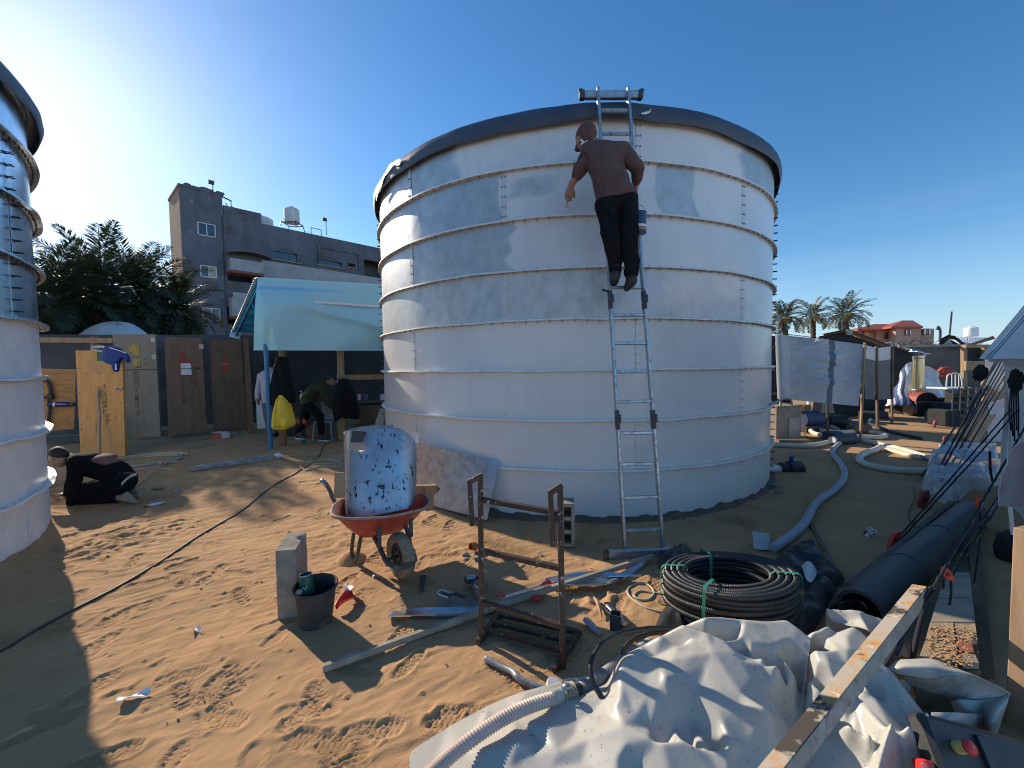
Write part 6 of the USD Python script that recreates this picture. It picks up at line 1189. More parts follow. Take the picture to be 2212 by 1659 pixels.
# ================================================================ crumpled sheets
def inside(poly, x, y):
    c = np.zeros(x.shape, bool); n = len(poly)
    for i in range(n):
        (x0, y0), (x1, y1) = poly[i], poly[(i + 1) % n]; q = (y0 > y) != (y1 > y); c ^= q & (x < (x1 - x0) * (y - y0) / (y1 - y0 + 1e-12) + x0)
    return c
def cells(X, Y, Z, m):
    """The grid cells inside m, with the stepped outline smoothed."""
    ok = m[:-1, :-1] & m[1:, :-1] & m[1:, 1:] & m[:-1, 1:]; i, j = np.nonzero(ok); n = X.shape[1]
    q = np.stack([i * n + j, (i + 1) * n + j, (i + 1) * n + j + 1, i * n + j + 1], 1); u, inv = np.unique(q, return_inverse=True); f = inv.reshape(q.shape); v = np.stack([X.ravel()[u], Y.ravel()[u], Z.ravel()[u]], 1)
    e = np.vstack([f[:, [0, 1]], f[:, [1, 2]], f[:, [2, 3]], f[:, [3, 0]]]); k = np.sort(e, 1); _, fi, ct = np.unique(k[:, 0] * len(v) + k[:, 1], return_index=True, return_counts=True); b = e[fi[ct == 1]]
    for _ in range(14):
        s_, c_ = np.zeros_like(v), np.zeros(len(v)); 
        for x, y in ((0, 1), (1, 0)): np.add.at(s_, b[:, x], v[b[:, y]]); np.add.at(c_, b[:, x], 1)
        w = c_ > 0; v[w] = .5 * v[w] + .5 * s_[w] / c_[w][:, None]
    return v, f
def facets(X, Y, step, amp, seed):
    """Sharp folds: random heights joined by flat triangles."""
    rg = np.random.default_rng(seed); gx, gy = np.meshgrid(np.arange(X.min() - step, X.max() + 2 * step, step), np.arange(Y.min() - step, Y.max() + 2 * step, step)); p = np.stack([gx.ravel(), gy.ravel()], 1) + rg.uniform(-.42, .42, (gx.size, 2)) * step
    return amp * LinearNDInterpolator(p, rg.uniform(-1, 1, len(p)))(X, Y)
def crumple(name, label, cat, outline, h, mat, seed, res=.012, base=.012, freq=5., group=None, folds=1.):
    poly = np.array([G(*p)[:2] for p in outline]); lo, hi = poly.min(0), poly.max(0); gx, gy = np.arange(lo[0] - res, hi[0] + 2 * res, res), np.arange(lo[1] - res, hi[1] + 2 * res, res)
    X, Y = np.meshgrid(gx, gy, indexing='ij'); m = inside(poly, X, Y); md = gaussian_filter(m.astype(float), .05 / res); P = np.stack([X, Y, 0 * X], -1)
    w = P + .12 * (meshkit.fbm(P * 3, 3, seed)[..., None] - .5); rdg = np.abs(2 * meshkit.fbm(w * freq, 3, seed + 1) - 1); Z = gz(X, Y) + base + h * np.clip(md * 2 - .85, 0, 1) * (.35 + 1.1 * meshkit.fbm(P * freq * .6, 3, seed + 2)) * (1 - .8 * folds * rdg) + .01 * rdg
    v, f = cells(X, Y, Z, m)
    return single(name, MB().add(v, f), mat, label, cat, smooth=True, group=group)
black_film = pm('black_film', (.016, .016, .017), (.026, .025, .024), scale=7., rough=.45, bump=.004, bscale=18.)
crumple('black_plastic_sheet', 'black plastic sheet crumpled on the sand behind the coil', 'plastic sheet', [(1672, 1215), (1725, 1185), (1762, 1192), (1800, 1230), (1832, 1262), (1790, 1285), (1735, 1280), (1690, 1250)], .14, black_film, 5)
crumple('black_plastic_sheet', 'black plastic by the ladder foot, left of the coil', 'plastic sheet', [(1414, 1224), (1436, 1200), (1480, 1182), (1500, 1196), (1470, 1222), (1440, 1236)], .12, black_film, 6)
crumple('black_plastic_sheet', 'black plastic crumpled under the near left side of the coil', 'plastic sheet', [(1408, 1372), (1425, 1330), (1455, 1292), (1490, 1330), (1500, 1380), (1450, 1400)], .10, black_film, 7)
crumple('black_plastic_sheet', 'black plastic between the coil and the large black pipe', 'plastic sheet', [(1690, 1360), (1730, 1300), (1775, 1262), (1812, 1290), (1790, 1330), (1765, 1380), (1720, 1400)], .18, black_film, 8)
crumple('white_rag', 'pale crumpled rag between the coil and the black plastic', 'rag', [(1722, 1250), (1748, 1258), (1770, 1278), (1752, 1302), (1738, 1290)], .20, white_fabric, 9, base=.12)

# ================================================================ the big crumpled vinyl sheet
ZK = .68
def A_(X, Y, z): return G(1290.3 + X * .41667, 1106 + Y * .41667, z * ZK)
c1 = [(-974, 1246, .03), (-775, 1120, .03), (-566, 1003, .05), (-480, 965, .06), (-362, 928, .09), (-308, 964, .09), (-240, 970, .13), (-100, 972, .16), (34, 973, .18),
      (-985, 1330, .03), (-640, 1130, .06), (-590, 1080, .09), (-540, 1060, .065), (-450, 1020, .085), (-400, 985, .11), (-430, 1070, .115), (-560, 1150, .085), (-330, 1020, .105), (-200, 1060, .15), (-260, 1120, .165), (-150, 1020, .14), (-100, 1090, .13), (-50, 1180, .175), (-120, 1160, .13), (-300, 1190, .12), (-20, 1040, .15), (-700, 1230, .09), (-560, 1230, .14), (-420, 1200, .17), (-330, 1260, .125), (-200, 1240, .16), (-80, 1300, .14), (-860, 1330, .04), (-640, 1330, .09), (-450, 1330, .13), (-250, 1340, .12),
      (55, 950, .20), (80, 860, .30), (130, 762, .39), (230, 700, .44), (330, 640, .48), (450, 580, .53), (560, 545, .56), (640, 545, .56), (760, 558, .55), (870, 566, .545), (980, 556, .55), (1040, 598, .53), (1115, 660, .49),
      (300, 752, .36), (430, 738, .35), (560, 714, .35), (640, 697, .36), (705, 704, .38), (712, 724, .48), (600, 728, .475), (500, 741, .465), (380, 772, .44), (762, 762, .35), (830, 838, .29), (895, 895, .23), (745, 772, .455), (815, 848, .405), (880, 912, .36),
      (560, 612, .53), (610, 640, .51), (655, 665, .50), (500, 660, .47), (420, 690, .45), (740, 640, .50), (800, 690, .47), (860, 745, .46), (945, 772, .48), (900, 700, .47), (1000, 660, .50), (1085, 720, .46), (1040, 790, .42), (980, 850, .38), (925, 880, .31), (850, 790, .43), (800, 760, .40), (1000, 800, .40), (970, 740, .47),
      (330, 800, .43), (350, 862, .41), (330, 905, .36), (255, 850, .36), (240, 745, .43), (120, 890, .32), (115, 970, .30), (90, 1000, .27), (135, 1105, .27), (170, 985, .28), (60, 1050, .21), (190, 1060, .26), (260, 960, .31), (300, 1000, .30),
      (450, 830, .42), (560, 800, .43), (620, 925, .385), (520, 950, .34), (630, 1062, .31), (500, 1080, .225), (400, 1125, .21), (270, 1130, .215), (740, 940, .40), (870, 1020, .41), (800, 870, .40), (750, 1040, .345), (850, 1100, .33), (270, 1175, .28), (330, 1185, .285), (450, 1175, .29), (560, 1230, .25), (350, 1250, .15), (480, 1290, .13), (680, 1200, .28), (720, 1290, .2), (640, 1300, .14), (900, 1170, .29), (930, 1240, .22), (870, 1260, .20), (780, 1200, .24), (990, 1290, .14),
      (905, 925, .33), (960, 905, .24), (1035, 945, .16), (1042, 1000, .12), (960, 1000, .15), (910, 1000, .26), (945, 1060, .27), (1000, 1060, .12), (1020, 1120, .08), (985, 1160, .20), (965, 1110, .10), (1050, 1200, .08), (150, 1200, .24), (100, 1280, .22), (200, 1310, .17),
      (-900, 1480, .03), (-500, 1480, .10), (-150, 1450, .15), (100, 1450, .18), (400, 1460, .17), (700, 1460, .18), (950, 1440, .14), (-300, 1700, .03), (200, 1720, .04), (600, 1720, .04), (900, 1700, .03)]
c1p = [A_(*q) for q in c1]
for q in c1[36:49]: p = A_(*q); d_ = nrm(p[:2]); c1p += [V(p[0] + d_[0] * .20, p[1] + d_[1] * .20, .02 + .25 * p[2]), V(p[0] + d_[0] * .08, p[1] + d_[1] * .08, .85 * p[2])]
def vinyl(pts, outline, seed, res=.0068, sm=1.15, wr=.004):
    p = np.array(pts); lo, hi = p[:, :2].min(0), p[:, :2].max(0); X, Y = np.meshgrid(np.arange(lo[0], hi[0], res), np.arange(lo[1], hi[1], res), indexing='ij'); P = np.stack([X, Y, 0 * X], -1)
    xy = p[:, :2] + 1e-5 * np.random.default_rng(1).normal(size=(len(p), 2)); Z = LinearNDInterpolator(xy, p[:, 2])(X, Y); m = ~np.isnan(Z)
    near = NearestNDInterpolator(xy, p[:, 2])(X, Y); Z = gaussian_filter(np.where(m, Z, near), sm)
    w = P * [1, 1, 0]; w = w + .09 * (np.stack([meshkit.fbm(P * 3.5, 2, seed), meshkit.fbm(P * 3.5, 2, seed + 7), 0 * X], -1) - .5)
    Z = Z + facets(w[..., 0], w[..., 1], .24, .004, seed) + facets(w[..., 0] + .4 * w[..., 1], w[..., 1] - .3 * w[..., 0], .11, .001, seed + 1)
    lo_ = gz(X, Y) + .02; dz = Z - lo_; Z = lo_ + .5 * (dz + np.sqrt(dz ** 2 + .018 ** 2)); Z = gaussian_filter(Z, .6)
    return cells(X, Y, Z, m)
vinyl_m = pm('grey_vinyl', (.57, .55, .49), (.51, .495, .445), scale=1.6, rough=.27, rough2=.38, spec=.45, transl=.15, bump=.0015, bscale=22., spots=(46., .635, .04, (.20, .19, .17)), spots2=(4.2, .575, .12, (.36, .345, .31)))
vs = thing('vinyl_sheet', 'heap of crumpled pale grey vinyl sheet filling the lower right foreground', 'vinyl sheet', A_(400, 1100, 0))
part(vs, 'main_heap', MB().add(*vinyl(c1p, None, 3)), vinyl_m, smooth=True)
c2 = [(1052, 1010, .05), (1060, 1150, .04), (1105, 830, .28), (1115, 705, .36), (1130, 605, .36), (1200, 572, .385), (1330, 585, .385), (1400, 640, .36), (1290, 640, .37), (1240, 620, .345), (1190, 660, .32), (1230, 705, .35), (1170, 715, .36), (1300, 710, .36), (1350, 760, .33), (1380, 735, .34), (1440, 700, .30), (1470, 760, .32), (1530, 830, .30), (1560, 900, .26), (1570, 1015, .20), (1500, 990, .22), (1420, 1000, .18), (1400, 900, .30), (1480, 880, .27), (1430, 950, .27), (1340, 960, .26), (1300, 1010, .17), (1250, 860, .33), (1200, 800, .34), (1160, 900, .26), (1190, 980, .17), (1100, 950, .15), (1130, 1050, .08), (1300, 800, .32), (1140, 780, .33),
      (1305, 1080, .25), (1420, 1050, .32), (1540, 1028, .37), (1620, 1040, .36), (1680, 1070, .32), (1480, 1110, .28), (1390, 1130, .24), (1350, 1170, .17), (1400, 1230, .15), (1460, 1285, .14), (1560, 1270, .18), (1540, 1150, .26), (1640, 1180, .23), (1700, 1220, .18), (1280, 1120, .16), (1230, 1070, .13), (1200, 1180, .10), (1150, 1130, .08), (1300, 1260, .10), (1100, 1280, .06), (1230, 1330, .08), (1400, 1340, .10), (1600, 1340, .14), (1750, 1300, .12), (1000, 1500, .05), (1400, 1520, .06), (1750, 1500, .06), (1780, 1150, .1)]
c2 += [(1000, 900, .05), (1010, 1050, .04), (1030, 760, .2), (1040, 660, .2), (1000, 1200, .05), (950, 1330, .05)]
ZK = .95
c2p = [A_(*q) for q in c2]
for q in c2[3:8]: p = A_(*q); d_ = nrm(p[:2]); c2p.append(V(p[0] + d_[0] * .14, p[1] + d_[1] * .14, .03))
part(vs, 'right_heap', MB().add(*vinyl(c2p, None, 13)), vinyl_m, smooth=True)
c3 = [(1180, 482, .30), (1290, 495, .31), (1390, 510, .31), (1470, 540, .28), (1530, 580, .23), (1600, 700, .10), (1620, 760, .08), (1560, 760, .14), (1480, 700, .20), (1500, 640, .22), (1400, 600, .22), (1380, 548, .29), (1420, 620, .28), (1440, 660, .19), (1190, 560, .22), (1300, 570, .24), (1350, 560, .22), (1560, 650, .17)]
c3p = [A_(*q) for q in c3]
for q in c3[:5]: p = A_(*q); d_ = nrm(p[:2]); c3p.append(V(p[0] + d_[0] * .10, p[1] + d_[1] * .10, .03))
part(vs, 'far_fold', MB().add(*vinyl(c3p, None, 23)), vinyl_m, smooth=True)
def ribbon(rows, n=36, m=14, th=.004, bow=0.):
    R = [spline([A_(*q) for q in r], n) for r in rows]; P = np.stack([spline([r[k] for r in R], m) for k in range(n)], 0); return MB().slab(P, th)
part(vs, 'lit_lip', ribbon([[(1520, 800, .26), (1560, 770, .29), (1640, 764, .30), (1740, 764, .30), (1830, 798, .29), (1930, 838, .29)], [(1522, 812, .28), (1580, 800, .31), (1660, 802, .32), (1750, 806, .32), (1840, 822, .31), (1935, 838, .295)], [(1528, 828, .26), (1560, 838, .27), (1640, 852, .275), (1740, 862, .28), (1820, 846, .30), (1940, 840, .295)]]), vinyl_m, smooth=True)
part(vs, 'loop_inside', ribbon([[(1590, 852, .24), (1660, 858, .265), (1740, 862, .275), (1830, 842, .30), (1920, 836, .30), (2010, 872, .285), (2080, 905, .26), (2140, 940, .23)], [(1640, 930, .13), (1700, 940, .14), (1770, 950, .14), (1850, 930, .19), (1940, 920, .22), (2020, 925, .22), (2085, 935, .22), (2140, 941, .225)], [(1690, 1010, .05), (1740, 1040, .03), (1800, 1035, .03), (1850, 985, .12), (1930, 972, .17), (2010, 965, .195), (2080, 955, .205), (2140, 942, .22)]]), vinyl_m, smooth=True)
part(vs, 'loop_front', ribbon([[(1835, 985, .15), (1870, 972, .18), (1950, 975, .18), (2030, 968, .19), (2090, 955, .20), (2141, 941, .225)], [(1845, 1010, .13), (1900, 1020, .15), (1960, 1040, .14), (1995, 1050, .11), (2050, 1040, .17), (2120, 1000, .19)], [(1860, 1055, .09), (1910, 1080, .09), (1965, 1110, .07), (2000, 1120, .05), (2040, 1120, .12), (2095, 1070, .12)], [(1870, 1090, .03), (1920, 1120, .03), (1975, 1145, .02), (2010, 1160, .01), (2045, 1165, .03), (2075, 1140, .02)]]), vinyl_m, smooth=True)
part(vs, 'inner_flap', ribbon([[(1530, 870, .20), (1570, 870, .21), (1630, 872, .20)], [(1560, 940, .13), (1590, 945, .13), (1620, 950, .12)], [(1575, 1015, .06), (1600, 1010, .05), (1618, 1015, .04)]], 12, 10), vinyl_m, smooth=True)
part(vs, 'lower_flap', ribbon([[(1730, 1040, .22), (1800, 1038, .22), (1900, 1042, .19), (1995, 1050, .13)], [(1740, 1070, .21), (1830, 1085, .20), (1920, 1090, .16), (1992, 1080, .10)], [(1760, 1120, .16), (1850, 1130, .14), (1930, 1125, .10), (1985, 1110, .06)]], 20, 10), vinyl_m, smooth=True)

# ================================================================ hoses over the vinyl
B_P = lambda X, Y: (829.5 + X * .25, 1290.3 + Y * .25)
def ribbed(t, name, pts, r, mat, ridge, pitch=.011, amp=.0028, n=14):
    P = np.asarray(pts); L = np.linalg.norm(np.diff(P, axis=0), axis=1).sum(); k = int(L / pitch * 6); P = spline(P, k); s = np.arange(k) / 6. * 2 * np.pi
    part(t, name, MB().tube(P, r + amp * np.sin(s), n), mat, smooth=True)
hs = thing('ribbed_hose', 'pink beige ribbed hose lying over the left corner of the vinyl sheet', 'hose', G(1000, 1640))
hz = [(430, 1500, .10), (620, 1330, .115), (850, 1160, .13), (1060, 1030, .14), (1270, 935, .135), (1470, 870, .12)]
beige = pm('hose_beige', (.56, .44, .38), (.47, .36, .31), scale=14., rough=.5, spots=(9., .6, .1, (.36, .27, .20)))
pts = [G(*B_P(300, 1620), .09)] + [G(*B_P(x, y), z) for x, y, z in hz]
ribbed(hs, 'hose', pts, .028, beige, None, .0125, .003)
hg = thing('ribbed_hose', 'dark grey ribbed hose joined to the beige one and running under the vinyl', 'hose', G(1270, 1480))
pts2 = [G(*B_P(x, y), z) for x, y, z in ((1640, 820, .09), (1760, 770, .08), (1880, 690, .07), (2010, 590, .06), (2130, 510, .05), (2300, 400, .04))]
ribbed(hg, 'hose', pts2, .031, pm('hose_grey_ribbed', (.26, .27, .29), (.20, .205, .22), scale=12., rough=.45), None, .013, .0035)
jt = thing('hose_joint', 'cloth wrapped joint with clamp between beige and grey ribbed hoses', 'joint', G(*B_P(1560, 830), .1))
j0, j1, j2 = G(*B_P(1440, 880), .12), G(*B_P(1540, 835), .105), G(*B_P(1680, 805), .09)
part(jt, 'sleeve', MB().tube([j0, j1], .032, 18), pm('clear_grey', (.42, .42, .40), (.34, .34, .32), rough=.35), smooth=40)
m_ = MB(); rg = np.random.default_rng(4)
q = np.linspace(0, 1, 14); C = j1 + np.outer(q, j2 - j1) * .72; m_.tube(C, .036 + .006 * np.sin(q * 22) + .005 * rg.random(14), 16); part(jt, 'wrapping', m_, pm('wrap_khaki', (.36, .32, .22), (.24, .21, .15), scale=30., rough=.9, bump=.004, bscale=50.), smooth=True)
part(jt, 'clamp', MB().tube(spline([j1 + V(-.005, -.03, .02), j1 + V(.0, -.01, .052), j1 + V(.005, .015, .055)], 10), .005, 6).ball(j1 + V(.02, -.015, .05), (.022, .018, .014), 2), alu)
part(jt, 'cuff', MB().tube([j1 + (j2 - j1) * .7, j2 + (j2 - j1) * .1], .033, 18), black_plastic, smooth=40)
def z_(px, py, z): return G(px, py, z)
wire('black_hose', 'black hose curving off the coil and ending over the ribbed joint', [z_(1500, 1362, .14), z_(1450, 1357, .17), z_(1400, 1358, .20), z_(1340, 1368, .22), z_(1300, 1392, .24), z_(1278, 1430, .22), z_(1280, 1470, .17), z_(1296, 1500, .13), z_(1306, 1521, .10)], .0135, black_plastic, 80, 'hose', nb=12)
wire('black_hose', 'second black hose looping beside the first, next to the coil', [z_(1520, 1360, .12), z_(1460, 1362, .14), z_(1390, 1372, .15), z_(1352, 1395, .12), z_(1350, 1425, .06), z_(1385, 1440, .03)], .0125, black_plastic, 60, 'hose', nb=12)

# ================================================================ rusty square tube across the foreground
t0, t1 = Yd(1990, 1277, 2.06), Yd(1694, 1650, 1.29); t1 = t1 + (t1 - t0) * .35
sqt = thing('square_steel_tube', 'long rusty square steel tube lying across the vinyl heap', 'steel tube', (t0 + t1) / 2)
tube_rust = pm('tube_rust', (.52, .27, .09), (.42, .36, .28), scale=7., rough=.7, spots=(4.5, .53, .05, (.06, .045, .036)), spots2=(14., .63, .05, (.60, .56, .48)), lo=.4, hi=.5, bump=.0012, bscale=80.)
tube_grey = pm('tube_galv_worn', (.40, .38, .33), (.27, .25, .22), scale=16., rough=.6, metal=.3, spots=(22., .6, .06, (.14, .12, .10)), bump=.001, bscale=60.)
d_ = nrm(t1 - t0); sd = nrm(np.cross(d_, (0, 0, 1))); upn = np.cross(sd, d_); s_ = .060; tilt_up = nrm(upn + sd * .25); sd2 = nrm(np.cross(d_, tilt_up)); hw = s_ / 2; tk = .004
mid_ = (t0 + t1) / 2; hl = (t1 - t0) / 2
part(sqt, 'top_face', MB().frame(mid_ + tilt_up * (hw - tk / 2), hl, sd2 * (hw - .0015), tilt_up * tk / 2, .0018), tube_rust)
for k in (-1, 1): part(sqt, 'side_face', MB().frame(mid_ + sd2 * k * (hw - tk / 2), hl, sd2 * tk / 2, tilt_up * (hw - tk), .0018), tube_grey)
part(sqt, 'bottom_face', MB().frame(mid_ - tilt_up * (hw - tk / 2), hl, sd2 * (hw - .0015), tilt_up * tk / 2, .0018), tube_grey)

# ================================================================ control box with red button
bx = thing('control_box', 'black control box with a red emergency button in the lower right corner', 'control box', Yd(2090, 1620, 1.35))
o = Yd(1990, 1537, 1.52); pR = Yd(2240, 1606, 1.52); pD = Yd(1962, 1664, 1.385); ux = nrm(pR - o); uy = nrm((pD - o) - ux * np.dot(pD - o, ux)); un = np.cross(uy, ux); un = un if un[2] > 0 else -un
BW, BH = .62, .36; ctr = o + ux * BW / 2 + uy * BH / 2 - un * .04
part(bx, 'case', MB().frame(ctr, ux * BW / 2, uy * BH / 2, un * .04, .016), pm('case_black', (.022, .022, .023), (.034, .034, .035), scale=10., rough=.5, bump=.0005, bscale=200.), smooth=30)
def face(px, py, h=.0): dd = ray(px, py); return CAM + dd * (np.dot(o + un * h - CAM, un) / np.dot(dd, un))
bc_ = face(2065, 1614)
btn = part(bx, 'emergency_button', MB().lathe([(0, .062), (.014, .061), (.0225, .057), (.025, .052), (.025, .048), (.018, .040), (.0, .040)], bc_, un, 32), red_plastic, smooth=50)
part(btn, 'collar', MB().lathe([(.0, .042), (.0185, .040), (.0185, .022), (.0205, .020), (.0205, .002), (0, .002)], bc_, un, 28), plain('collar_yellow', (.62, .45, .16), .45), smooth=40)
for p in ((2002, 1544), (1996, 1652)): part(bx, 'screw', MB().lathe([(0, .003), (.005, .003), (.007, .001), (.007, -.001)], face(*p), un, 12).bar(face(*p) + un * .0035 - ux * .005, face(*p) + un * .0035 + ux * .005, .002, .001, up=un), alu)
part(bx, 'latch', MB().frame(face(2130, 1630) + un * .006, ux * .022, uy * .055, un * .008, .004), black_plastic)
sk = o + uy * .20 - un * .05 - ux * .02; md = part(bx, 'socket', MB().frame(sk, ux * .020, uy * .055, un * .030, .006), red_plastic)
part(md, 'label_plate', MB().frame(sk + un * .031 + ux * .006 + uy * .012, ux * .012, uy * .036, un * .003, .002), white_plastic)
part(bx, 'blue_plug', MB().lathe([(0, 0), (.018, 0), (.02, .01), (.02, .05), (0, .055)], o + uy * .30 - ux * .04 - un * .05, un, 18), plain('plug_blue', (.02, .16, .48), .4), smooth=40)

# ================================================================ big black pipe and beam beside it
q0, q1 = V(*G(1868, 1350, 0)[:2], .125), V(*G(2096, 1135, 0)[:2], .125); q0 = q0 + (q0 - q1) * .03
bp_ = thing('black_pipe', 'thick black plastic pipe lying between the vinyl sheet and the tent ropes', 'pipe', q0)
dirty_pipe = pm('dirty_pipe', (.030, .032, .036), (.048, .048, .048), scale=8., rough=.5, spots=(10., .62, .1, (.10, .085, .065)))
dd = nrm(q1 - q0); Lp_ = np.linalg.norm(q1 - q0)
part(bp_, 'pipe', MB().lathe([(.103, 0), (.125, 0), (.125, Lp_), (.103, Lp_), (.103, 0)], q0, dd, 40), dirty_pipe, smooth=40)
for f in (.30, .62): part(bp_, 'weld_bead', MB().lathe([(.124, -.02), (.131, -.01), (.131, .01), (.124, .02)], q0 + dd * Lp_ * f, dd, 40), dirty_pipe, smooth=True)
wire('white_tube', 'short white tube end by the mouth of the black pipe', [z_(1846, 1297, .05), z_(1862, 1302, .08), z_(1872, 1318, .05)], .010, white_plastic, 20, 'tube', nb=10)
wire('black_hose', 'black hose loop at the mouth of the large black pipe', [z_(1795, 1318, .04), z_(1815, 1302, .12), z_(1840, 1298, .13), z_(1862, 1310, .08), z_(1870, 1325, .03)], .014, black_plastic, 40, 'hose', nb=10)
b0, b1 = G(1836, 1300), G(2068, 1098)
single('timber_beam', MB().bar(V(*b0[:2], .07), V(*b1[:2], .07), .045, .14, bev=.005), pm('beam_weathered', (.17, .145, .115), (.105, .09, .072), scale=6., rough=.9, stretch=(3, 3, 1)), 'weathered beam on edge along the left side of the black pipe', 'beam')

rope_m_ = plain('rope_dark', (.012, .013, .018), .85)
# low ledge with paving blocks, board and sand
LZ = .285; pvm = [pm('paver_grey', (.30, .26, .20), (.24, .205, .16), scale=20., rough=.95, bump=.002, bscale=90.), pm('paver_red', (.30, .085, .06), (.24, .07, .05), scale=20., rough=.95, bump=.002, bscale=90.), pm('paver_sandy', (.40, .29, .17), (.32, .23, .13), scale=12., rough=.95, bump=.006, bscale=40., spots=(14., .55, .08, (.25, .19, .125)))]
pv = thing('paved_ledge', 'low ledge topped with weathered boards, sand and a red paving block by the tube end', 'ledge', G(2050, 1420, 0))
ce_ = [G(*q, LZ - .03) for q in ((1980, 1446), (2040, 1242), (2096, 1242), (2119, 1448), (2060, 1452))]
part(pv, 'base', MB().prism([p * [1, 1, 0] for p in ce_], V(0, 0, LZ - .031)), pm('ledge_dark', (.16, .12, .08), (.11, .085, .06), scale=9., rough=.95))
def top_piece(name, px, mat, h=.028, lab=None): part(pv, name, MB().prism([G(*q, LZ - .029) for q in px], V(0, 0, h)), mat, label=lab)
top_piece('board', ((2041, 1243), (2095, 1243), (2100, 1296), (2026, 1300)), timber_grey, .02); top_piece('board', ((2025, 1303), (2100, 1299), (2106, 1352), (2010, 1352)), timber_grey, .024)
top_piece('paver', ((2009, 1355), (2058, 1356), (2064, 1396), (1999, 1392)), pvm[2]); top_piece('paver', ((2061, 1356), (2106, 1356), (2111, 1392), (2068, 1397)), pvm[2], .024)
top_piece('paver', ((2066, 1390 + 9), (2098, 1404), (2104, 1424), (2076, 1420)), pvm[1], .034, 'red paving block'); top_piece('paver', ((1998, 1396), (2063, 1400), (2071, 1436), (1986, 1430)), pvm[2], .03); top_piece('paver', ((2078, 1424), (2106, 1428), (2114, 1446), (2080, 1444)), pvm[0], .032);
gr_ = MB(); rg = np.random.default_rng(8)
for k in range(420):
    c = G(rg.uniform(2006, 2102), rg.uniform(1355, 1440), LZ + .003); r = .002 + .005 * rg.random() ** 2; m_ = trimesh.creation.icosphere(1, 1.0); gr_.add(m_.vertices * (r * 1.5, r, r * .6) + c, m_.faces)
part(pv, 'sand_crumbs', gr_, sand, smooth=True, kind='stuff')
single('dark_board', MB().prism([G(2118, 1500, .0), G(2150, 1500, .0), G(2112, 1190, .0), G(2090, 1190, .0)], V(0, 0, .08)), timber_dark, 'dark board on the ground right of the paved ledge', 'board')
wire('black_bar', 'black bar standing between the rusty tube and the paved ledge', [G(1968, 1482, .02), Yd(1975, 1400, 2.1), Yd(2003, 1290, 2.35)], .012, rope_m_, 12, 'bar', lift=-9)

# right hand timber post, close to the camera
p0, p1 = Yd(2196, 1610, 1.75), Yd(2206, 1130, 1.78)
pst = thing('timber_post', 'thick light timber post at the right edge of the picture', 'post', (p0[0], p0[1], 0))
part(pst, 'post', MB().frame(V(p0[0] + .128, 1.80, .47), V(.065, .02, 0), V(-.02, .05, 0), V(0, 0, .47), .004), pm('post_timber', (.42, .27, .16), (.30, .19, .11), scale=4., rough=.8, stretch=(4, 4, .5), detail=8., distort=.6, bump=.001, bscale=30.))
# ================================================================ the tent on the right and its ropes
E1, E2 = V(6.02, 5.2, 1.74), V(3.27, 2.0, 1.74); R1, R2 = E1 + V(1.25, -.1, 1.80), E2 + V(1.25, -.1, 1.80)
tn = thing('ridge_tent', 'big white ridge tent at the right edge, with blue grey stripes on its roof', 'tent', (5.9, 4.2, 0))
def roofpt(u, v): P = (E1 * (1 - u) + E2 * u) * (1 - v) + (R1 * (1 - u) + R2 * u) * v; return P - V(0, 0, .10 * math.sin(math.pi * v) * (.6 + .4 * math.sin(math.pi * u)))
def roofpatch(u0, u1, n, lift=0.0): 
    P = np.array([[roofpt(u, v) + V(0, 0, lift) for v in np.linspace(-.02, 1, 22)] for u in np.linspace(u0, u1, n)]); P[..., 2] += .02 * (meshkit.fbm(P * 3, 3, 4) - .5); return P
part(tn, 'roof_edge_flap', MB().slab(roofpatch(-.055, .03, 6, .012), .005), white_fabric, smooth=True)
part(tn, 'roof_stripe', MB().slab(roofpatch(.032, .055, 4), .005), stripe_blue, smooth=True)
part(tn, 'roof', MB().slab(roofpatch(.057, .075, 3), .005), white_fabric, smooth=True); part(tn, 'roof_stripe', MB().slab(roofpatch(.077, .095, 3), .005), stripe_blue, smooth=True)
part(tn, 'roof', MB().slab(roofpatch(.097, 1.0, 30), .005), white_fabric, smooth=True)
wA, wB = V(6.10, 5.05, 0), V(3.35, 1.85, 0); P = bilin(wA, wB, wB + V(0, 0, 1.86), wA + V(0, 0, 1.86), 50, 24); P[..., 0] += .10 * (meshkit.fbm(P * [1.5, 1.5, .8], 3, 9) - .5) + .08 * np.sin(P[..., 2] * 2)
part(tn, 'side_wall', MB().slab(P, .006), white_fabric, smooth=True)
P = bilin(wA + V(.02, .01, 0), wA + V(3.4, -.6, 0), wA + V(3.4, -.6, 1.9), wA + V(.02, .01, 1.9), 20, 12); P[..., 1] += .1 * (meshkit.fbm(P * 1.5, 3, 2) - .5)
part(tn, 'end_wall', MB().slab(P, .006), white_fabric, smooth=True)
P = np.array([[E1 * (1 - u) + E2 * u + V(.015, .0, -.0) + V(.05 * k, 0, -.07 * k + .006 * math.sin(u * 40) * k) for k in (0, .5, 1)] for u in np.linspace(0, 1, 60)]); part(tn, 'valance', MB().slab(P, .004), white_fabric, smooth=True)
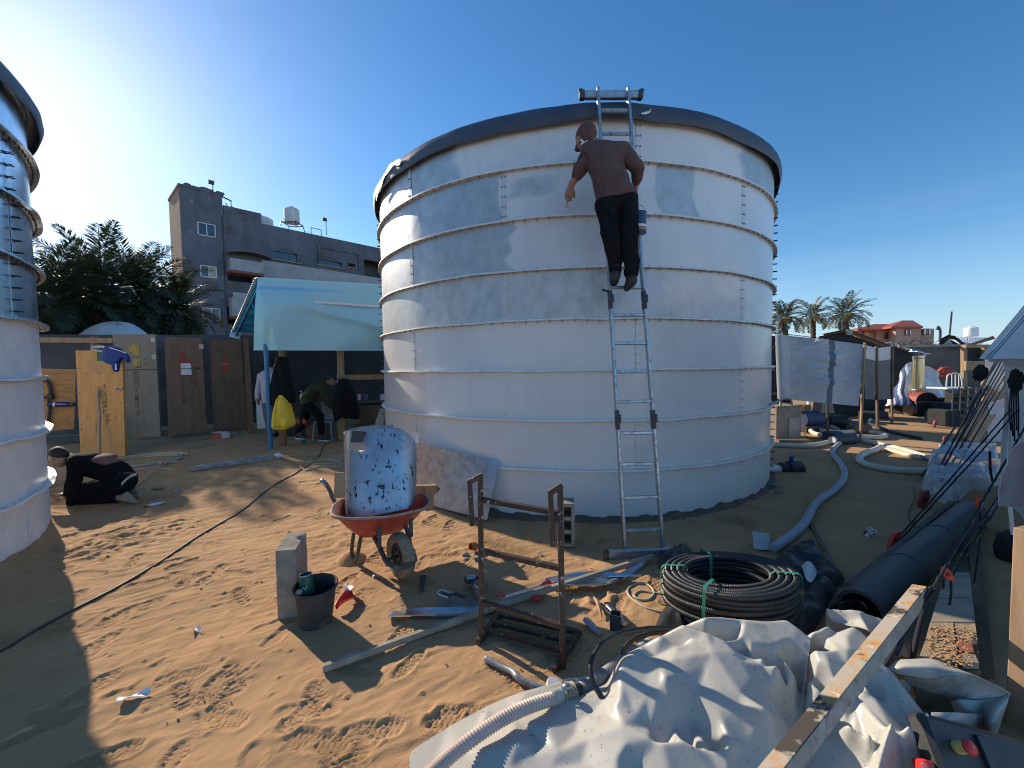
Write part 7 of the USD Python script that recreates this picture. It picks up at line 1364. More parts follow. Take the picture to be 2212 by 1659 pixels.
# white plastic sheet and tied bundle by the corner
for k, (pts, mat, lab) in enumerate((([(2128, 775, 8.6), (2172, 770, 8.6), (2166, 850, 8.6), (2128, 830, 8.6)], white_fabric, 'white plastic flap sunlit at the tent corner'), ([(2138, 870, 8.5), (2170, 860, 8.5), (2166, 960, 8.4), (2132, 965, 8.4)], white_fabric, 'white plastic sheet sunlit at the foot of the tent corner'))):
    a, b_, c, d_ = [Yd(*p) for p in pts]; P = bilin(a, b_, c, d_, 12, 12); P[..., 1] += .12 * (meshkit.fbm(P * 4, 3, k) - .5); single('plastic_flap', MB().slab(P, .004), mat, lab, 'plastic sheet', smooth=True)
rope_m = plain('rope_dark', (.012, .013, .018), .85)
e_dir = nrm((E2 - E1) * [1, 1, 0]); e_n = V(e_dir[1], -e_dir[0], 0)
def eave_hit(px, py): dd = ray(px, py); return CAM + dd * (np.dot(E1 - CAM, e_n) / np.dot(dd, e_n))
knot_pts = []
def rope(bottom, px, py, label, r=.0055, group=None, top=1.74, flecks=False, upto=None):
    u = eave_hit(px, py); b_ = np.asarray(bottom, float); f = (top - b_[2]) / (u[2] - b_[2]); e = b_ + (u - b_) * (f if upto is None else upto); L = np.linalg.norm(e - b_); n = max(8, int(L / .05)); t = np.linspace(0, 1, n); P = b_ + np.outer(t, e - b_); P[:, 2] -= .02 * np.sin(np.pi * t); P = P + np.random.default_rng(int(px)).normal(0, .0012, P.shape)
    T_ = thing('guy_rope', label, 'rope', b_, group); part(T_, 'rope', MB().tube(P, r, 6), rope_m, smooth=True)
    if flecks:
        m = MB(); dr = nrm(e - b_); k = int(L / .028); rg = np.random.default_rng(int(py))
        for i in range(k): c = b_ + (e - b_) * (i + .5) / k; c[2] -= .02 * math.sin(np.pi * (i + .5) / k); s = rg.normal(size=3); s = nrm(s - dr * np.dot(s, dr)); m.frame(c - V(0, r * .72, 0) + V(0, 0, .0), dr * .0042, V(.0025, 0, .001), V(0, .0022, 0))
        part(T_, 'white_flecks', m, white_plastic, kind='stuff')
    return b_, e
tube_end = t0 + V(.02, -.02, .01)
rope(tube_end + V(.01, 0, .0), 2212, 922, 'dark flecked rope tied round the far end of the rusty tube, carrying a red tensioner', .0075, flecks=True)
rope(G(2042, 1246, .45), 2212, 985, 'upper dark flecked rope of the pair meeting the lower red tensioner', .006, flecks=True)
rope(G(2058, 1243, .43), 2212, 1005, 'lower dark flecked rope of the pair meeting the lower red tensioner', .006, flecks=True)
wire('tied_rope', 'dark rope hanging down the side of the rusty tube', [t0 + V(.03, -.02, .03), t0 + (t1 - t0) * .10 + V(.05, .01, .0), t0 + (t1 - t0) * .22 + V(.045, 0, -.05), t0 + (t1 - t0) * .30 + V(.03, 0, -.10)], .010, rope_m, 40, 'rope')
wire('tied_rope', 'second strand of rope along the rusty tube end', [t0 + V(.055, -.02, .02), t0 + (t1 - t0) * .12 + V(.065, .01, -.02), t0 + (t1 - t0) * .27 + V(.055, 0, -.08)], .009, rope_m, 40, 'rope')
peg = G(1926, 1178, .04)
rope(peg, 2148, 922, 'dark guy rope running to the red peg left of the black pipe', .008); rope(peg + V(.06, .02, 0), 2160, 926, 'second dark guy rope beside the one to the red peg', .008)
grp = 'dark guy ropes fanning from the tent corner'
for k, (bx_, by_, ux_, uy_) in enumerate(((2003, 1060, 2077, 922), (2010, 1062, 2084, 926), (1990, 1030, 2074, 905), (2022, 1040, 2100, 905), (2030, 1046, 2112, 900), (2044, 1050, 2122, 915), (2012, 1004, 2092, 878), (2028, 1010, 2100, 874), (2052, 1010, 2135, 872))):
    b_ = G(bx_, by_, .05); u = Yd(ux_, uy_, b_[1] * 1.16); d_ = u - b_; e = b_ + d_ * ((1.72 - b_[2]) / d_[2]); T_ = thing('guy_rope', ('lower', 'middle', 'upper')[k // 3 if k < 6 else 2] + ' ' + ('left', 'centre', 'right')[k % 3] + ' dark guy rope in the fan from the tent corner', 'rope', b_, grp); part(T_, 'rope', MB().tube(b_ + np.outer(np.linspace(0, 1, 12), e - b_), .009, 6), rope_m, smooth=True)
def tensioner(label, c, s, mat, tilt=(.6, .2, .75)):
    t = thing('rope_tensioner', label, 'tensioner', c); d_ = nrm(tilt); sd = nrm(np.cross(d_, (0, 1, .1)))
    pl = [c + d_ * a * s + sd * b_ * s for a, b_ in ((-.5, -.30), (-.15, -.34), (.40, -.12), (.55, .20), (.20, .34), (-.30, .10))]
    part(t, 'body', MB().prism(pl, np.cross(d_, sd) * s * .16), mat, smooth=False); part(t, 'hole', MB().lathe([(0, .002), (s * .13, .002), (s * .14, 0)], c + d_ * s * .05 - V(0, s * .17, 0), V(0, -1, .1), 12).lathe([(0, .002), (s * .13, .002), (s * .14, 0)], c + d_ * s * .05 + np.cross(d_, sd) * s * .17, np.cross(d_, sd), 12), black_plastic)
    return t
bright_red = plain('bright_red', (.75, .06, .03), .35)
c = Yd(2111, 1088, 2.95); tensioner('bright red rope tensioner in mid air on the flecked rope', c, .085, bright_red, (.35, .1, .9))
c = Yd(2043, 1240, 2.32); tensioner('bright red rope tensioner near the end of the rusty tube', c, .085, bright_red, (-.2, .1, .95)); c_ = c
wire('rope_tail', 'rope tail hanging from the red tensioner by the tube end', [c_ + V(.03, 0, -.03), c_ + V(.035, 0, -.12), c_ + V(.03, .0, -.17), c_ + V(.02, 0, -.22)], .006, rope_m, 24, 'rope', lift=-9); wire('rope_tail', 'short rope tail left of the one below the red tensioner', [c_ + V(-.01, 0, -.03), c_ + V(-.012, 0, -.09)], .006, rope_m, 10, 'rope', lift=-9)
wire('rope_tail', 'rope tail below the mid air red tensioner', [Yd(2116, 1105, 2.95), Yd(2118, 1150, 2.93), Yd(2112, 1200, 2.9), Yd(2104, 1260, 2.85)], .005, rope_m, 30, 'rope', lift=-9)
for px, py, s, lab in ((1926, 1170, .20, 'flat red peg on the sand left of the black pipe'), (2048, 966, .13, 'dull red tensioner on the rope fan over the sunlit sand'), (2062, 978, .16, 'dull red tensioner hanging below the rope fan'), (2038, 948, .13, 'dull red tensioner at the upper left of the rope fan'), (2108, 946, .16, 'dull red tensioner beside the leaning plank'), (1990, 1078, .22, 'dull red peg under the clear plastic wrap'), (2050, 906, .12, 'pinkish red tensioner low in the rope fan'), (2018, 915, .2, 'dull red thing on the sand beyond the rope fan')):
    c = G(px, py, .10); tensioner(lab, c, s, bright_red if py > 1150 else dull_red, (.7, .2, .5))
wire('hanging_strap', 'dark strap hanging from the rope above the clear plastic wrap', [Yd(2138, 975, 4.0), Yd(2140, 1020, 4.0), Yd(2146, 1044, 4.0)], .010, rope_m, 16, 'rope', lift=-9)
# clear plastic wrap
wrap = usdkit.material(stage, '/World/Looks/plastic_wrap', {'geo': ('geometry', {}), 'n': ('noise_texture', {'scale': 9., 'detail': 6., 'roughness': .7}), 'b': ('bump', {'strength': 1., 'distance': .02}), 't': ('transparent_bsdf', {'color': (.9, .93, .96)}), 'g': ('principled_bsdf', {'base_color': (.62, .66, .72), 'roughness': .22, 'specular_ior_level': .8}), 'r': ('map_range', {'from_min': .3, 'from_max': .7, 'to_min': .25, 'to_max': .85, 'clamp': True}), 'm': ('mix_closure', {})}, [('geo.position', 'n.vector'), ('n.fac', 'b.height'), ('b.normal', 'g.normal'), ('n.fac', 'r.value'), ('r.result', 'm.fac'), ('t.BSDF', 'm.closure1'), ('g.BSDF', 'm.closure2')], surface='m.closure')
crumple('plastic_wrap', 'heap of clear bubble wrap on the ground below the guy ropes', 'plastic wrap', [(1985, 1070), (2000, 1030), (2040, 1005), (2100, 995), (2160, 1010), (2170, 1060), (2110, 1085), (2060, 1115), (2020, 1100)], .42, wrap, 14, res=.02, folds=.5)
# plank leaning by the tent, pale boards and box
single('leaning_plank', MB().bar(Yd(2090, 950, 8.3), Yd(2180, 812, 8.8), .34, .05, up=(0, -1, .4), bev=.003), timber, 'broad brown plank leaning up towards the tent corner', 'plank'); single('leaning_plank', MB().bar(Yd(2070, 958, 8.4), Yd(2150, 838, 8.9), .10, .06, up=(0, -1, .4)), timber, 'narrow brown lath leaning beside the broad plank', 'plank')
single('white_pipe_bundle', MB().tube([G(2030, 965, .06), G(2150, 972, .06)], .045, 10).tube([G(2036, 958, .15), G(2150, 962, .15)], .04, 10).tube([G(2060, 985, .05), G(2140, 990, .05)], .035, 10), pvc_cream, 'cream pipes lying on the sunlit sand behind the ropes', 'pipes', smooth=40)
# hanging fabric bag at the right edge
P = np.array([[Yd((2206 - 52 * math.sin(2.0 * v)) * (1 - u) + 2275 * u, 955 + 140 * v, 3.1 + .2 * math.sin(3 * u)) for u in np.linspace(0, 1, 12)] for v in np.linspace(0, 1, 16)]); P[..., 1] += .10 * (meshkit.fbm(P * 6, 3, 7) - .5)
hb = thing('hanging_cloth', 'pinkish white cloth bag hanging at the right edge by the tent wall', 'cloth bag', Yd(2200, 1095, 2.6)); part(hb, 'cloth', MB().slab(P, .006), pm('pink_white_cloth', (.82, .77, .78), (.74, .60, .62), scale=5., rough=.8, transl=.2), smooth=True)
part(hb, 'tail', MB().slab(np.array([[Yd(2178 + 8 * k + 6 * v, 1095 + 60 * v, 2.6) for k in (0, 1)] for v in np.linspace(0, 1, 6)]), .006), white_fabric, smooth=True)
blk = pm('black_bag_cloth', (.012, .013, .016), (.02, .021, .025), scale=8., rough=.8, bump=.01, bscale=16.)
def lump(c, r, seed):
    m = trimesh.creation.icosphere(4, 1.0); v = m.vertices * (.62 + .7 * meshkit.fbm(m.vertices * 2.2 + seed, 4, seed))[:, None]; return MB().add(v * r + c, m.faces)
single('black_bundle', lump(Yd(2118, 806, 5.0), (.07, .06, .10), 3), blk, 'black bundle tied at the tent corner', 'bundle', smooth=True); single('black_bundle', lump(Yd(2194, 824, 4.3), (.06, .05, .13), 5), blk, 'black tied bundle hanging on the tent wall', 'bundle', smooth=True)
for k in range(5): wire('tie_rope', ('leftmost', 'second', 'middle', 'fourth', 'rightmost')[k] + ' dark cord hanging on the tent wall below the black bundle', [Yd(2186 + 3 * k, 830, 4.22), Yd(2180 + 5 * k, 880, 4.2), Yd(2184 + 4 * k, 930 + 12 * (k % 3), 4.2)], .006, rope_m, 14, 'rope', lift=-9)
single('dark_sack', MB().lathe([(0, 0), (.1, .01), (.12, .1), (.1, .22), (.05, .26), (0, .26)], G(2190, 1215), n=24), blk, 'dark sack on the ground at the foot of the tent wall', 'sack', smooth=True)

# ================================================================ right background
def pole(px, py0, py1, y, r, mat, lab): single('screen_pole', MB().bar(V(*Yd(px[0], py0, y)[:2], 0) , Yd(px[1], py1, y), r * 2, r * 2, up=(0, 1, 0)), mat, lab, 'pole')
y0_, y1_ = 8.95, 8.45
bl, br, tr, tl = Yd(1693, 862, y0_), Yd(1860, 878, y1_), Yd(1876, 744, y1_ + .05), Yd(1688, 722, y0_ + .05)
P = bilin(bl, br, tr, tl, 100, 60); nn = meshkit.fbm(P * [2.2, 1, 6.5] + 3, 4, 5) - .5; P[..., 1] += .045 * (1 - np.abs(2 * meshkit.fbm(rot(P[..., [0, 2, 1]], .25) * [3.0, 11.0, 0], 3, 8) - 1) * 2) * (np.linspace(0, 1, 100) > .12)[:, None] + .10 * nn * np.clip(1 - np.abs(np.linspace(-1, 1, 100))[:, None] ** 6, 0, 1) + .06 * np.sin(np.linspace(0, 9, 100))[:, None]
sc = thing('hung_tarpaulin', 'white wrinkled tarpaulin with one grey stripe hung between poles right of the tank', 'tarpaulin', V(bl[0], bl[1], 0))
part(sc, 'sheet', MB().slab(P[:56], .006), tarp_white, smooth=True); part(sc, 'stripe', MB().slab(P[55:64], .006), stripe_grey, smooth=True); part(sc, 'sheet', MB().slab(P[63:], .006), tarp_white, smooth=True)
part(sc, 'rolled_edge', MB().slab(np.stack([P[0] + V(-.10, .06, 0), P[0] + V(-.05, -.03, 0), P[0]], 0), .006), tarp_white, smooth=True)
single('tarpaulin_line', MB().tube([tl + V(-.4, 0, 0.01), tl + V(0, 0, .012), tr + V(0, 0, .012), tr + V(.5, .3, -.02)], .008, 6), rope_m, 'line that carries the white wrinkled tarpaulin', 'line')
pole((1688, 1684), 885, 722, 9.0, .02, timber_grey, 'pale pole at the left edge of the white tarpaulin'); pole((1858, 1868), 962, 740, 8.5, .018, timber, 'brown pole at the right edge of the white tarpaulin'); pole((1787, 1787), 985, 862, 8.9, .022, steel_dark, 'dark pole below the stripe of the white tarpaulin')
single('dark_shed', MB().box(V(Yd(1680, 800, 10.6)[0] - .1, 11.3, 1.2), (1.0, 1.2, 2.4), .1), dark_fabric, 'dark shed wall between the tank and the white tarpaulin', 'shed')
for z in (.9, 1.5, 2.1): single('shed_batten', MB().bar(Yd(1664, 800, 10.55) * [1, 1, 0] + V(-.3, 0, z), Yd(1692, 800, 10.6) * [1, 1, 0] + V(0, 0, z), .03, .06), timber_dark, 'batten across the dark shed behind the tank', 'batten', group='battens of the dark shed')
# second, grey screens further back
for k, (px0, px1, pt0, pt1, pb0, pb1, ya, yb, lab) in enumerate(((1868, 1894, 745, 752, 862, 864, 9.9, 10.4, 'grey net screen right behind the white tarpaulin'), (1895, 1926, 752, 748, 864, 862, 10.4, 11.0, 'grey net screen between the two brown poles'))):
    P = bilin(Yd(px0, pb0, ya), Yd(px1, pb1, yb), Yd(px1, pt1 + 28, yb), Yd(px0, pt0 + 28, ya), 16, 14); P[..., 1] += .06 * (meshkit.fbm(P * 4, 3, k) - .5); t_ = thing('net_screen', lab, 'screen', Yd(px0, pb0, ya)); part(t_, 'net', MB().slab(P, .005), grey_fabric, smooth=True)
    P = bilin(Yd(px0, pt0 + 28, ya), Yd(px1, pt1 + 28, yb), Yd(px1, pt1, yb), Yd(px0, pt0, ya), 10, 5); part(t_, 'white_band', MB().slab(P, .006), tarp_white, smooth=True)
pole((1895, 1893), 945, 748, 10.35, .025, timber_dark, 'brown pole between the two grey net screens'); pole((1926, 1928), 942, 745, 10.95, .022, timber_dark, 'brown pole at the right end of the grey net screens')
# dark roofed tents
def gable(name, label, px0, pxa, px1, pye, pya, pye1, y, depth, mat, wallm):
    a, p, b_ = Yd(px0, pye, y), Yd(pxa, pya, y), Yd(px1, pye1, y); t = thing(name, label, 'tent', (p[0], y, 0)); d_ = V(depth * p[0] / y, depth, 0)
    part(t, 'roof', MB().slab(np.array([[a, a + d_], [p, p + d_], [b_, b_ + d_]]), .03), mat); part(t, 'ridge_block', MB().box(p + V(0, -.03, -.10), (.16, .08, .16)), plain('block_pale', (.30, .28, .24), .8))
    part(t, 'wall', MB().prism([V(a[0], y + .15, 0), V(b_[0], y + .15, 0), V(b_[0], y + .15, b_[2] - .05), V(p[0], y + .15, p[2] - .08), V(a[0], y + .15, a[2] - .05)], V(0, .02, 0)), wallm); return t
gable('dark_tent', 'tent with black roof behind the white tarpaulin', 1778, 1832, 1925, 722, 711, 748, 12.4, 1.6, plain('roof_black', (.012, .014, .018), .7), dark_fabric)
gable('dark_tent', 'low tent with white and dark roof right of the grey screens', 1905, 1925, 1990, 742, 738, 764, 14.5, .8, tarp_white, dark_fabric)
# striped tarpaulin heap
sh_ = thing('striped_tarpaulin_heap', 'pile covered with a white tarpaulin with two blue stripes, left of the chimney', 'tarpaulin', Yd(1980, 880, 13.6))
P = np.array([[V(*Yd(1918 + 124 * u, 876 - (95 * math.sin(min(1, u * 2.6) * 1.57) * (1 - .55 * max(0, u - .45) ** 1.0) * (1 - max(0, (u - .82) / .18) ** 3)) * v, 13.5 - 0.9 * (1 - v))) for v in np.linspace(0, 1, 26)] for u in np.linspace(0, 1, 60)]); nn = meshkit.fbm(P * 1.9, 4, 12) - .5; P[..., 1] += .5 * nn; P[..., 2] += .25 * (np.abs(2 * meshkit.fbm(P * 1.3, 3, 5) - 1) - .4) * np.linspace(0, 1, 26)[None, :] * .5
tarp_shiny = pm('tarp_shiny', (.68, .70, .73), (.60, .63, .68), scale=3., rough=.28, transl=.1)
for a, b_, mt, nm in ((0, 8, tarp_shiny, 'sheet'), (7, 12, stripe_blue, 'stripe'), (11, 15, tarp_shiny, 'sheet'), (14, 19, stripe_blue, 'stripe'), (18, 60, tarp_shiny, 'sheet')): part(sh_, nm, MB().slab(P[a:b_], .008), mt, smooth=True)

# barrel oven with chimney
ov = G(1998, 898); O = thing('barrel_oven', 'red barrel oven on wheels with a tall shiny chimney', 'oven', ov); yo = ov[1]
k_ = yo / FPX; bw = 47 * k_; bz = Yd(1998, 865, yo)[2]
arc_ = [(math.cos(a), math.sin(a)) for a in np.linspace(0, math.pi, 16)]; oc = V(ov[0], yo, bz - .02)
shell = np.array([[oc + V(bw / 2 * x, d_, bw * .40 * z) for x, z in arc_] for d_ in (-.05, .45, .95)]); part(O, 'drum', MB().slab(shell, .02), pm('oven_red', (.34, .05, .035), (.24, .04, .03), scale=9., rough=.6), smooth=50)
part(O, 'front_face', MB().prism([oc + V(bw / 2 * .94 * x, 0, bw * .38 * z) for x, z in arc_], V(0, .02, 0)), plain('soot', (.012, .011, .010), .9)); part(O, 'fire_box', MB().box(oc + V(0, .42, -.24), (bw * .92, .9, .5)), plain('soot', (.012, .011, .010), .9))
for s in (-1, 1):
    part(O, 'leg', MB().bar(oc + V(s * bw * .46, -.02, .02), V(ov[0] + s * bw * .46, yo - .02, .05), .05, .04), plain('oven_frame', (.16, .13, .10), .7)); part(O, 'wheel', MB().lathe([(0, -.05), (.16, -.05), (.18, -.03), (.18, .03), (.16, .05), (0, .05)], V(ov[0] + s * bw * .60, yo + .1, .18), (1, 0, 0), 20), plain('wheel_dusty', (.16, .13, .10), .9), smooth=40)
part(O, 'front_bar', MB().bar(oc + V(-bw * .46, -.04, -.02), oc + V(bw * .46, -.04, -.02), .03, .03), plain('oven_frame', (.16, .13, .10), .7)); part(O, 'jockey_wheel', MB().lathe([(0, -.04), (.10, -.04), (.10, .04), (0, .04)], V(ov[0], yo - .12, .10), (1, 0, 0), 14), black_rubber)
cz0, cz1 = oc[2] + bw * .36, Yd(1999, 768, yo)[2]; cr = 10 * k_
part(O, 'chimney', MB().lathe([(cr, cz0), (cr, cz1), (cr * .93, cz1), (cr * .93, cz0)], V(ov[0] + .0, yo + .25, 0), n=28), pm('chimney_brass', (.70, .62, .38), (.55, .48, .30), scale=3., rough=.22, metal=.95, stretch=(6, 6, .4)), smooth=40); part(O, 'chimney_collar', MB().lathe([(cr * 1.02, cz0 + .06), (cr * 1.1, cz0 + .09), (cr * 1.02, cz0 + .12)], V(ov[0], yo + .25, 0), n=28).lathe([(cr * 1.02, cz1 - .10), (cr * 1.06, cz1 - .08), (cr * 1.02, cz1 - .06)], V(ov[0], yo + .25, 0), n=28), galv_dull, smooth=True)
part(O, 'chimney_cap', MB().tube([V(ov[0] - .25, yo + .25, cz1 + .18), V(ov[0] + .05, yo + .25, cz1 + .12), V(ov[0] + .24, yo + .25, cz1 + .02)], .03, 6).slab(bilin(V(ov[0] - .2, yo + .1, cz1 + .12), V(ov[0] + .25, yo + .1, cz1 + .04), V(ov[0] + .25, yo + .4, cz1 + .04), V(ov[0] - .2, yo + .4, cz1 + .14), 5, 4), .01), galv_bright)
# shelter with timber window frame, table, bed frame
for (px0, py0, px1, py1, y) in ((2076, 742, 2076, 905, 13.2),): pass
wf = thing('timber_window_frame', 'brown timber window frame of the shelter behind the ropes', 'frame', Yd(2110, 900, 13.0)); 
for a, b_ in (((2082, 745), (2082, 890)), ((2126, 745), (2126, 842)), ((2078, 748), (2130, 748)), ((2078, 790), (2130, 790)), ((2078, 842), (2130, 842))):
    a3, b3 = Yd(*a, 13.0), Yd(*b_, 13.0); a3 = a3 - V(0, .07 * (a[0] != b_[0]), 0); b3 = b3 - V(0, .07 * (a[0] != b_[0]), 0); part(wf, 'bar', MB().bar(a3, b3, .11 if a[0] == b_[0] else .1, .1 if a[1] != 790 else .3, up=(0, -1, 0) if a[0] == b_[0] else (0, 0, 1)), timber)
part(wf, 'net', MB().prism([Yd(2084, 790, 13.1), Yd(2126, 790, 13.1), Yd(2126, 750, 13.1), Yd(2084, 750, 13.1)], V(0, .02, 0)), dark_fabric)
P = bilin(Yd(1930, 885, 16.2), Yd(2130, 885, 15.6), Yd(2130, 746, 15.6), Yd(1930, 749, 16.2), 30, 12); P[..., 1] += .3 * (meshkit.fbm(P * 1.2, 3, 4) - .5)
single('dark_screen', MB().slab(P, .02), pm('screen_brown', (.085, .075, .07), (.13, .12, .115), scale=1.6, rough=.9), 'dark brown net screen behind the oven and the striped heap', 'screen', smooth=True)
a3, b3 = Yd(1940, 748, 13.4), Yd(2080, 746, 13.1); single('timber_rail', MB().bar(a3, b3, .05, .07), timber_grey, 'long thin timber rail above the oven, in front of the brown screen', 'rail')
tb = Yd(2055, 838, 12.2); tb_ = thing('white_table', 'white plastic table behind the barrel oven', 'table', V(tb[0], tb[1], 0)); part(tb_, 'top', MB().box(tb + V(0, 0, .0), (.95, .6, .05), .05, .01), white_plastic)
for sx_ in (-1, 1): part(tb_, 'leg', MB().bar(tb + V(.35 * sx_, -.2, -.03), V(tb[0] + .38 * sx_, tb[1] - .22, 0), .06, .06), timber_dark)
bf = thing('metal_bed_frame', 'light metal rack with upright bars behind the white table', 'rack', Yd(2037, 838, 12.6)); part(bf, 'frame', MB().tube(spline([Yd(2044, 838, 12.6), Yd(2046, 815, 12.6), Yd(2052, 808, 12.6), Yd(2074, 809, 12.6), Yd(2079, 838, 12.6)], 24), .018, 6), white_plastic, smooth=True)
for px in (2056, 2064, 2071): part(bf, 'bar', MB().tube([Yd(px, 809, 12.6), Yd(px, 838, 12.6)], .014, 6), white_plastic)
single('red_bundle', lump(Yd(2042, 803, 14.6), (.26, .15, .2), 8), pm('red_cloth', (.40, .09, .06), (.28, .06, .045), scale=6., rough=.9), 'orange red bundle on the dark shelter wall right of the chimney', 'bundle', smooth=True)
rg = np.random.default_rng(33)
for k in range(14):
    px = rg.uniform(2030, 2130); y = rg.uniform(10.5, 12.5); c = Yd(px, 860, y); h = rg.uniform(.25, .8); w = rg.uniform(.3, .7)
    single('stored_goods', MB().box(V(c[0], y, h / 2), (w, rg.uniform(.3, .6), h), rg.uniform(-.5, .5), .03), (dark_fabric, plain('goods_navy', (.015, .02, .05), .8), timber_dark, steel_dark)[k % 4], 'dark goods stacked behind the guy ropes', 'goods', group='dark goods stacked behind the ropes')
for k in range(3):
    c = Yd(2100 + 12 * k, 865, 10.4 + .3 * k); t_ = thing('wire_rack', ('left', 'middle', 'right')[k] + ' dark wire rack among the goods behind the ropes', 'rack', V(c[0], c[1], 0)); b = MB()
    for z in np.linspace(.1, .95, 6): b.bar(V(c[0] - .5, c[1], z), V(c[0] + .5, c[1], z), .02, .02)
    for x in np.linspace(-.5, .5, 6): b.bar(V(c[0] + x, c[1], 0), V(c[0] + x, c[1], 1.0), .02, .02)
    part(t_, 'grille', b, steel_dark)
# white hall roof, sloping dark roof, pale scraps
hr = thing('white_roofed_hall', 'low hall with white ribbed roof at the far right', 'building', Yd(2100, 790, 26)); a, b_, c, d_ = Yd(2060, 729, 24), Yd(2140, 731, 24), Yd(2110, 748, 18), Yd(2078, 748, 18)
P = bilin(d_, c, b_, a, 50, 4); P[..., 2] += .03 * (np.arange(50) % 4 < 2)[:, None]; part(hr, 'roof', MB().slab(P, .05), plain('white_roofing', (.62, .64, .66), .5)); part(hr, 'wall', MB().box(V((a[0] + b_[0]) / 2, 24.2, 1.2), (2.8, .2, 2.4)), grey_fabric)
a, b_ = Yd(2072, 752, 15.5), Yd(2146, 727, 14.5); single('dark_lean_to', MB().slab(bilin(a, b_, b_ + V(3.6, 3, .1), a + V(3.4, 3, .1), 6, 4), .06), plain('roof_black2', (.02, .022, .028), .6), 'dark sloping lean-to roof before the white ribbed roof', 'roof')
a, p, b_ = Yd(2026, 752, 17), Yd(2048, 724, 17), Yd(2086, 745, 17); tt_ = thing('black_tent', 'black pointed tent below the thin mast', 'tent', V(p[0], 17, 0)); part(tt_, 'roof', MB().slab(np.array([[a, a + V(3.3, 3, 0)], [Yd(2033, 732, 17), Yd(2033, 732, 17) + V(3.3, 3, 0)], [p, p + V(3.3, 3, 0)], [Yd(2062, 726, 17), Yd(2062, 726, 17) + V(3.3, 3, 0)], [b_, b_ + V(3.3, 3, 0)]]), .03), dark_fabric); part(tt_, 'wall', MB().prism([V(a[0], 17.1, 0), V(b_[0], 17.1, 0), b_ + V(0, .1, -.05), p + V(0, .1, -.06), a + V(0, .1, -.05)], V(0, .03, 0)), dark_fabric)
P = bilin(Yd(2030, 752, 16), Yd(2066, 752, 16), Yd(2052, 732, 16.2), Yd(2046, 736, 16), 10, 6); P[..., 1] += .3 * (meshkit.fbm(P * 2, 3, 4) - .5); single('pale_flap', MB().slab(P, .01), pm('flap_khaki', (.50, .47, .40), (.36, .34, .28), scale=2., rough=.8), 'pale tent flap sunlit in front of the black pointed tent', 'tent flap', smooth=True)
single('thin_mast', MB().tube([Yd(2051, 728, 28), Yd(2056, 673, 28)], .05, 6), steel_dark, 'thin mast standing against the sky at the right', 'mast')
single('lamp_hook', MB().tube(spline([Yd(2030, 738, 22), Yd(2031, 716, 22), Yd(2027, 706, 22), Yd(2024, 712, 22)], 14), .06, 6), steel_dark, 'short hooked lamp post beside the red roofed house', 'lamp post', smooth=True)
p0 = Yd(2097, 727, 23); t_ = thing('white_water_tank', 'white cylinder water tank on the ribbed hall roof', 'water tank', p0); roof_tank(t_, p0, .30, .53, white_plastic, 0)
# red roofed house
rh = thing('red_roofed_house', 'pink house with red tiled roofs beyond the tents', 'house', Yd(1940, 760, 62)); Y0 = 62.
pink = pm('pink_render', (.40, .27, .22), (.34, .23, .19), scale=.5, rough=.9); tile = pm('red_tiles', (.36, .085, .05), (.29, .065, .04), scale=2., rough=.8)
def hb_(x0, x1, yt, yb, y, dpt):
    a, b_ = Yd(x0, yt, y), Yd(x1, yt, y); z0 = 0; return MB().prism([V(a[0], y, z0), V(b_[0], y, z0), V(b_[0], y, b_[2]), V(a[0], y, a[2])], V(dpt * .35, dpt, 0))
part(rh, 'wall', hb_(1895, 1934, 712, 745, Y0 + 2, 8), pink); part(rh, 'wall', hb_(1935, 1990, 706, 745, Y0, 9), pink); part(rh, 'wall', hb_(1991, 2018, 710, 745, Y0 + .5, 7), pink); part(rh, 'wall', hb_(1858, 1894, 717, 745, Y0 + 3, 6), pm('pink_light', (.52, .38, .28), (.46, .33, .25), scale=.5, rough=.9))
def hip(x0, x1, ye, xa, xb, yr, y, d_):
    a, b_, r0, r1 = Yd(x0, ye, y), Yd(x1, ye, y), Yd(xa, yr, y + d_ / 2), Yd(xb, yr, y + d_ / 2); c, e = b_ + V(d_ * .35, d_, 0), a + V(d_ * .35, d_, 0); b = MB()
    return b.add([a, b_, r1, r0, c, e, a - V(0, 0, .25), b_ - V(0, 0, .25), c - V(0, 0, .25), e - V(0, 0, .25)], [[0, 1, 2], [0, 2, 3], [1, 4, 2], [4, 5, 3], [4, 3, 2], [5, 0, 3], [6, 7, 1], [6, 1, 0], [7, 8, 4], [7, 4, 1], [9, 6, 0], [9, 0, 5], [6, 9, 8], [6, 8, 7]])
part(rh, 'roof', hip(1853, 1938, 711, 1888, 1918, 700, Y0 + 1.5, 8), tile); part(rh, 'roof', hip(1926, 1994, 705, 1950, 1972, 692, Y0 - .5, 9), tile)
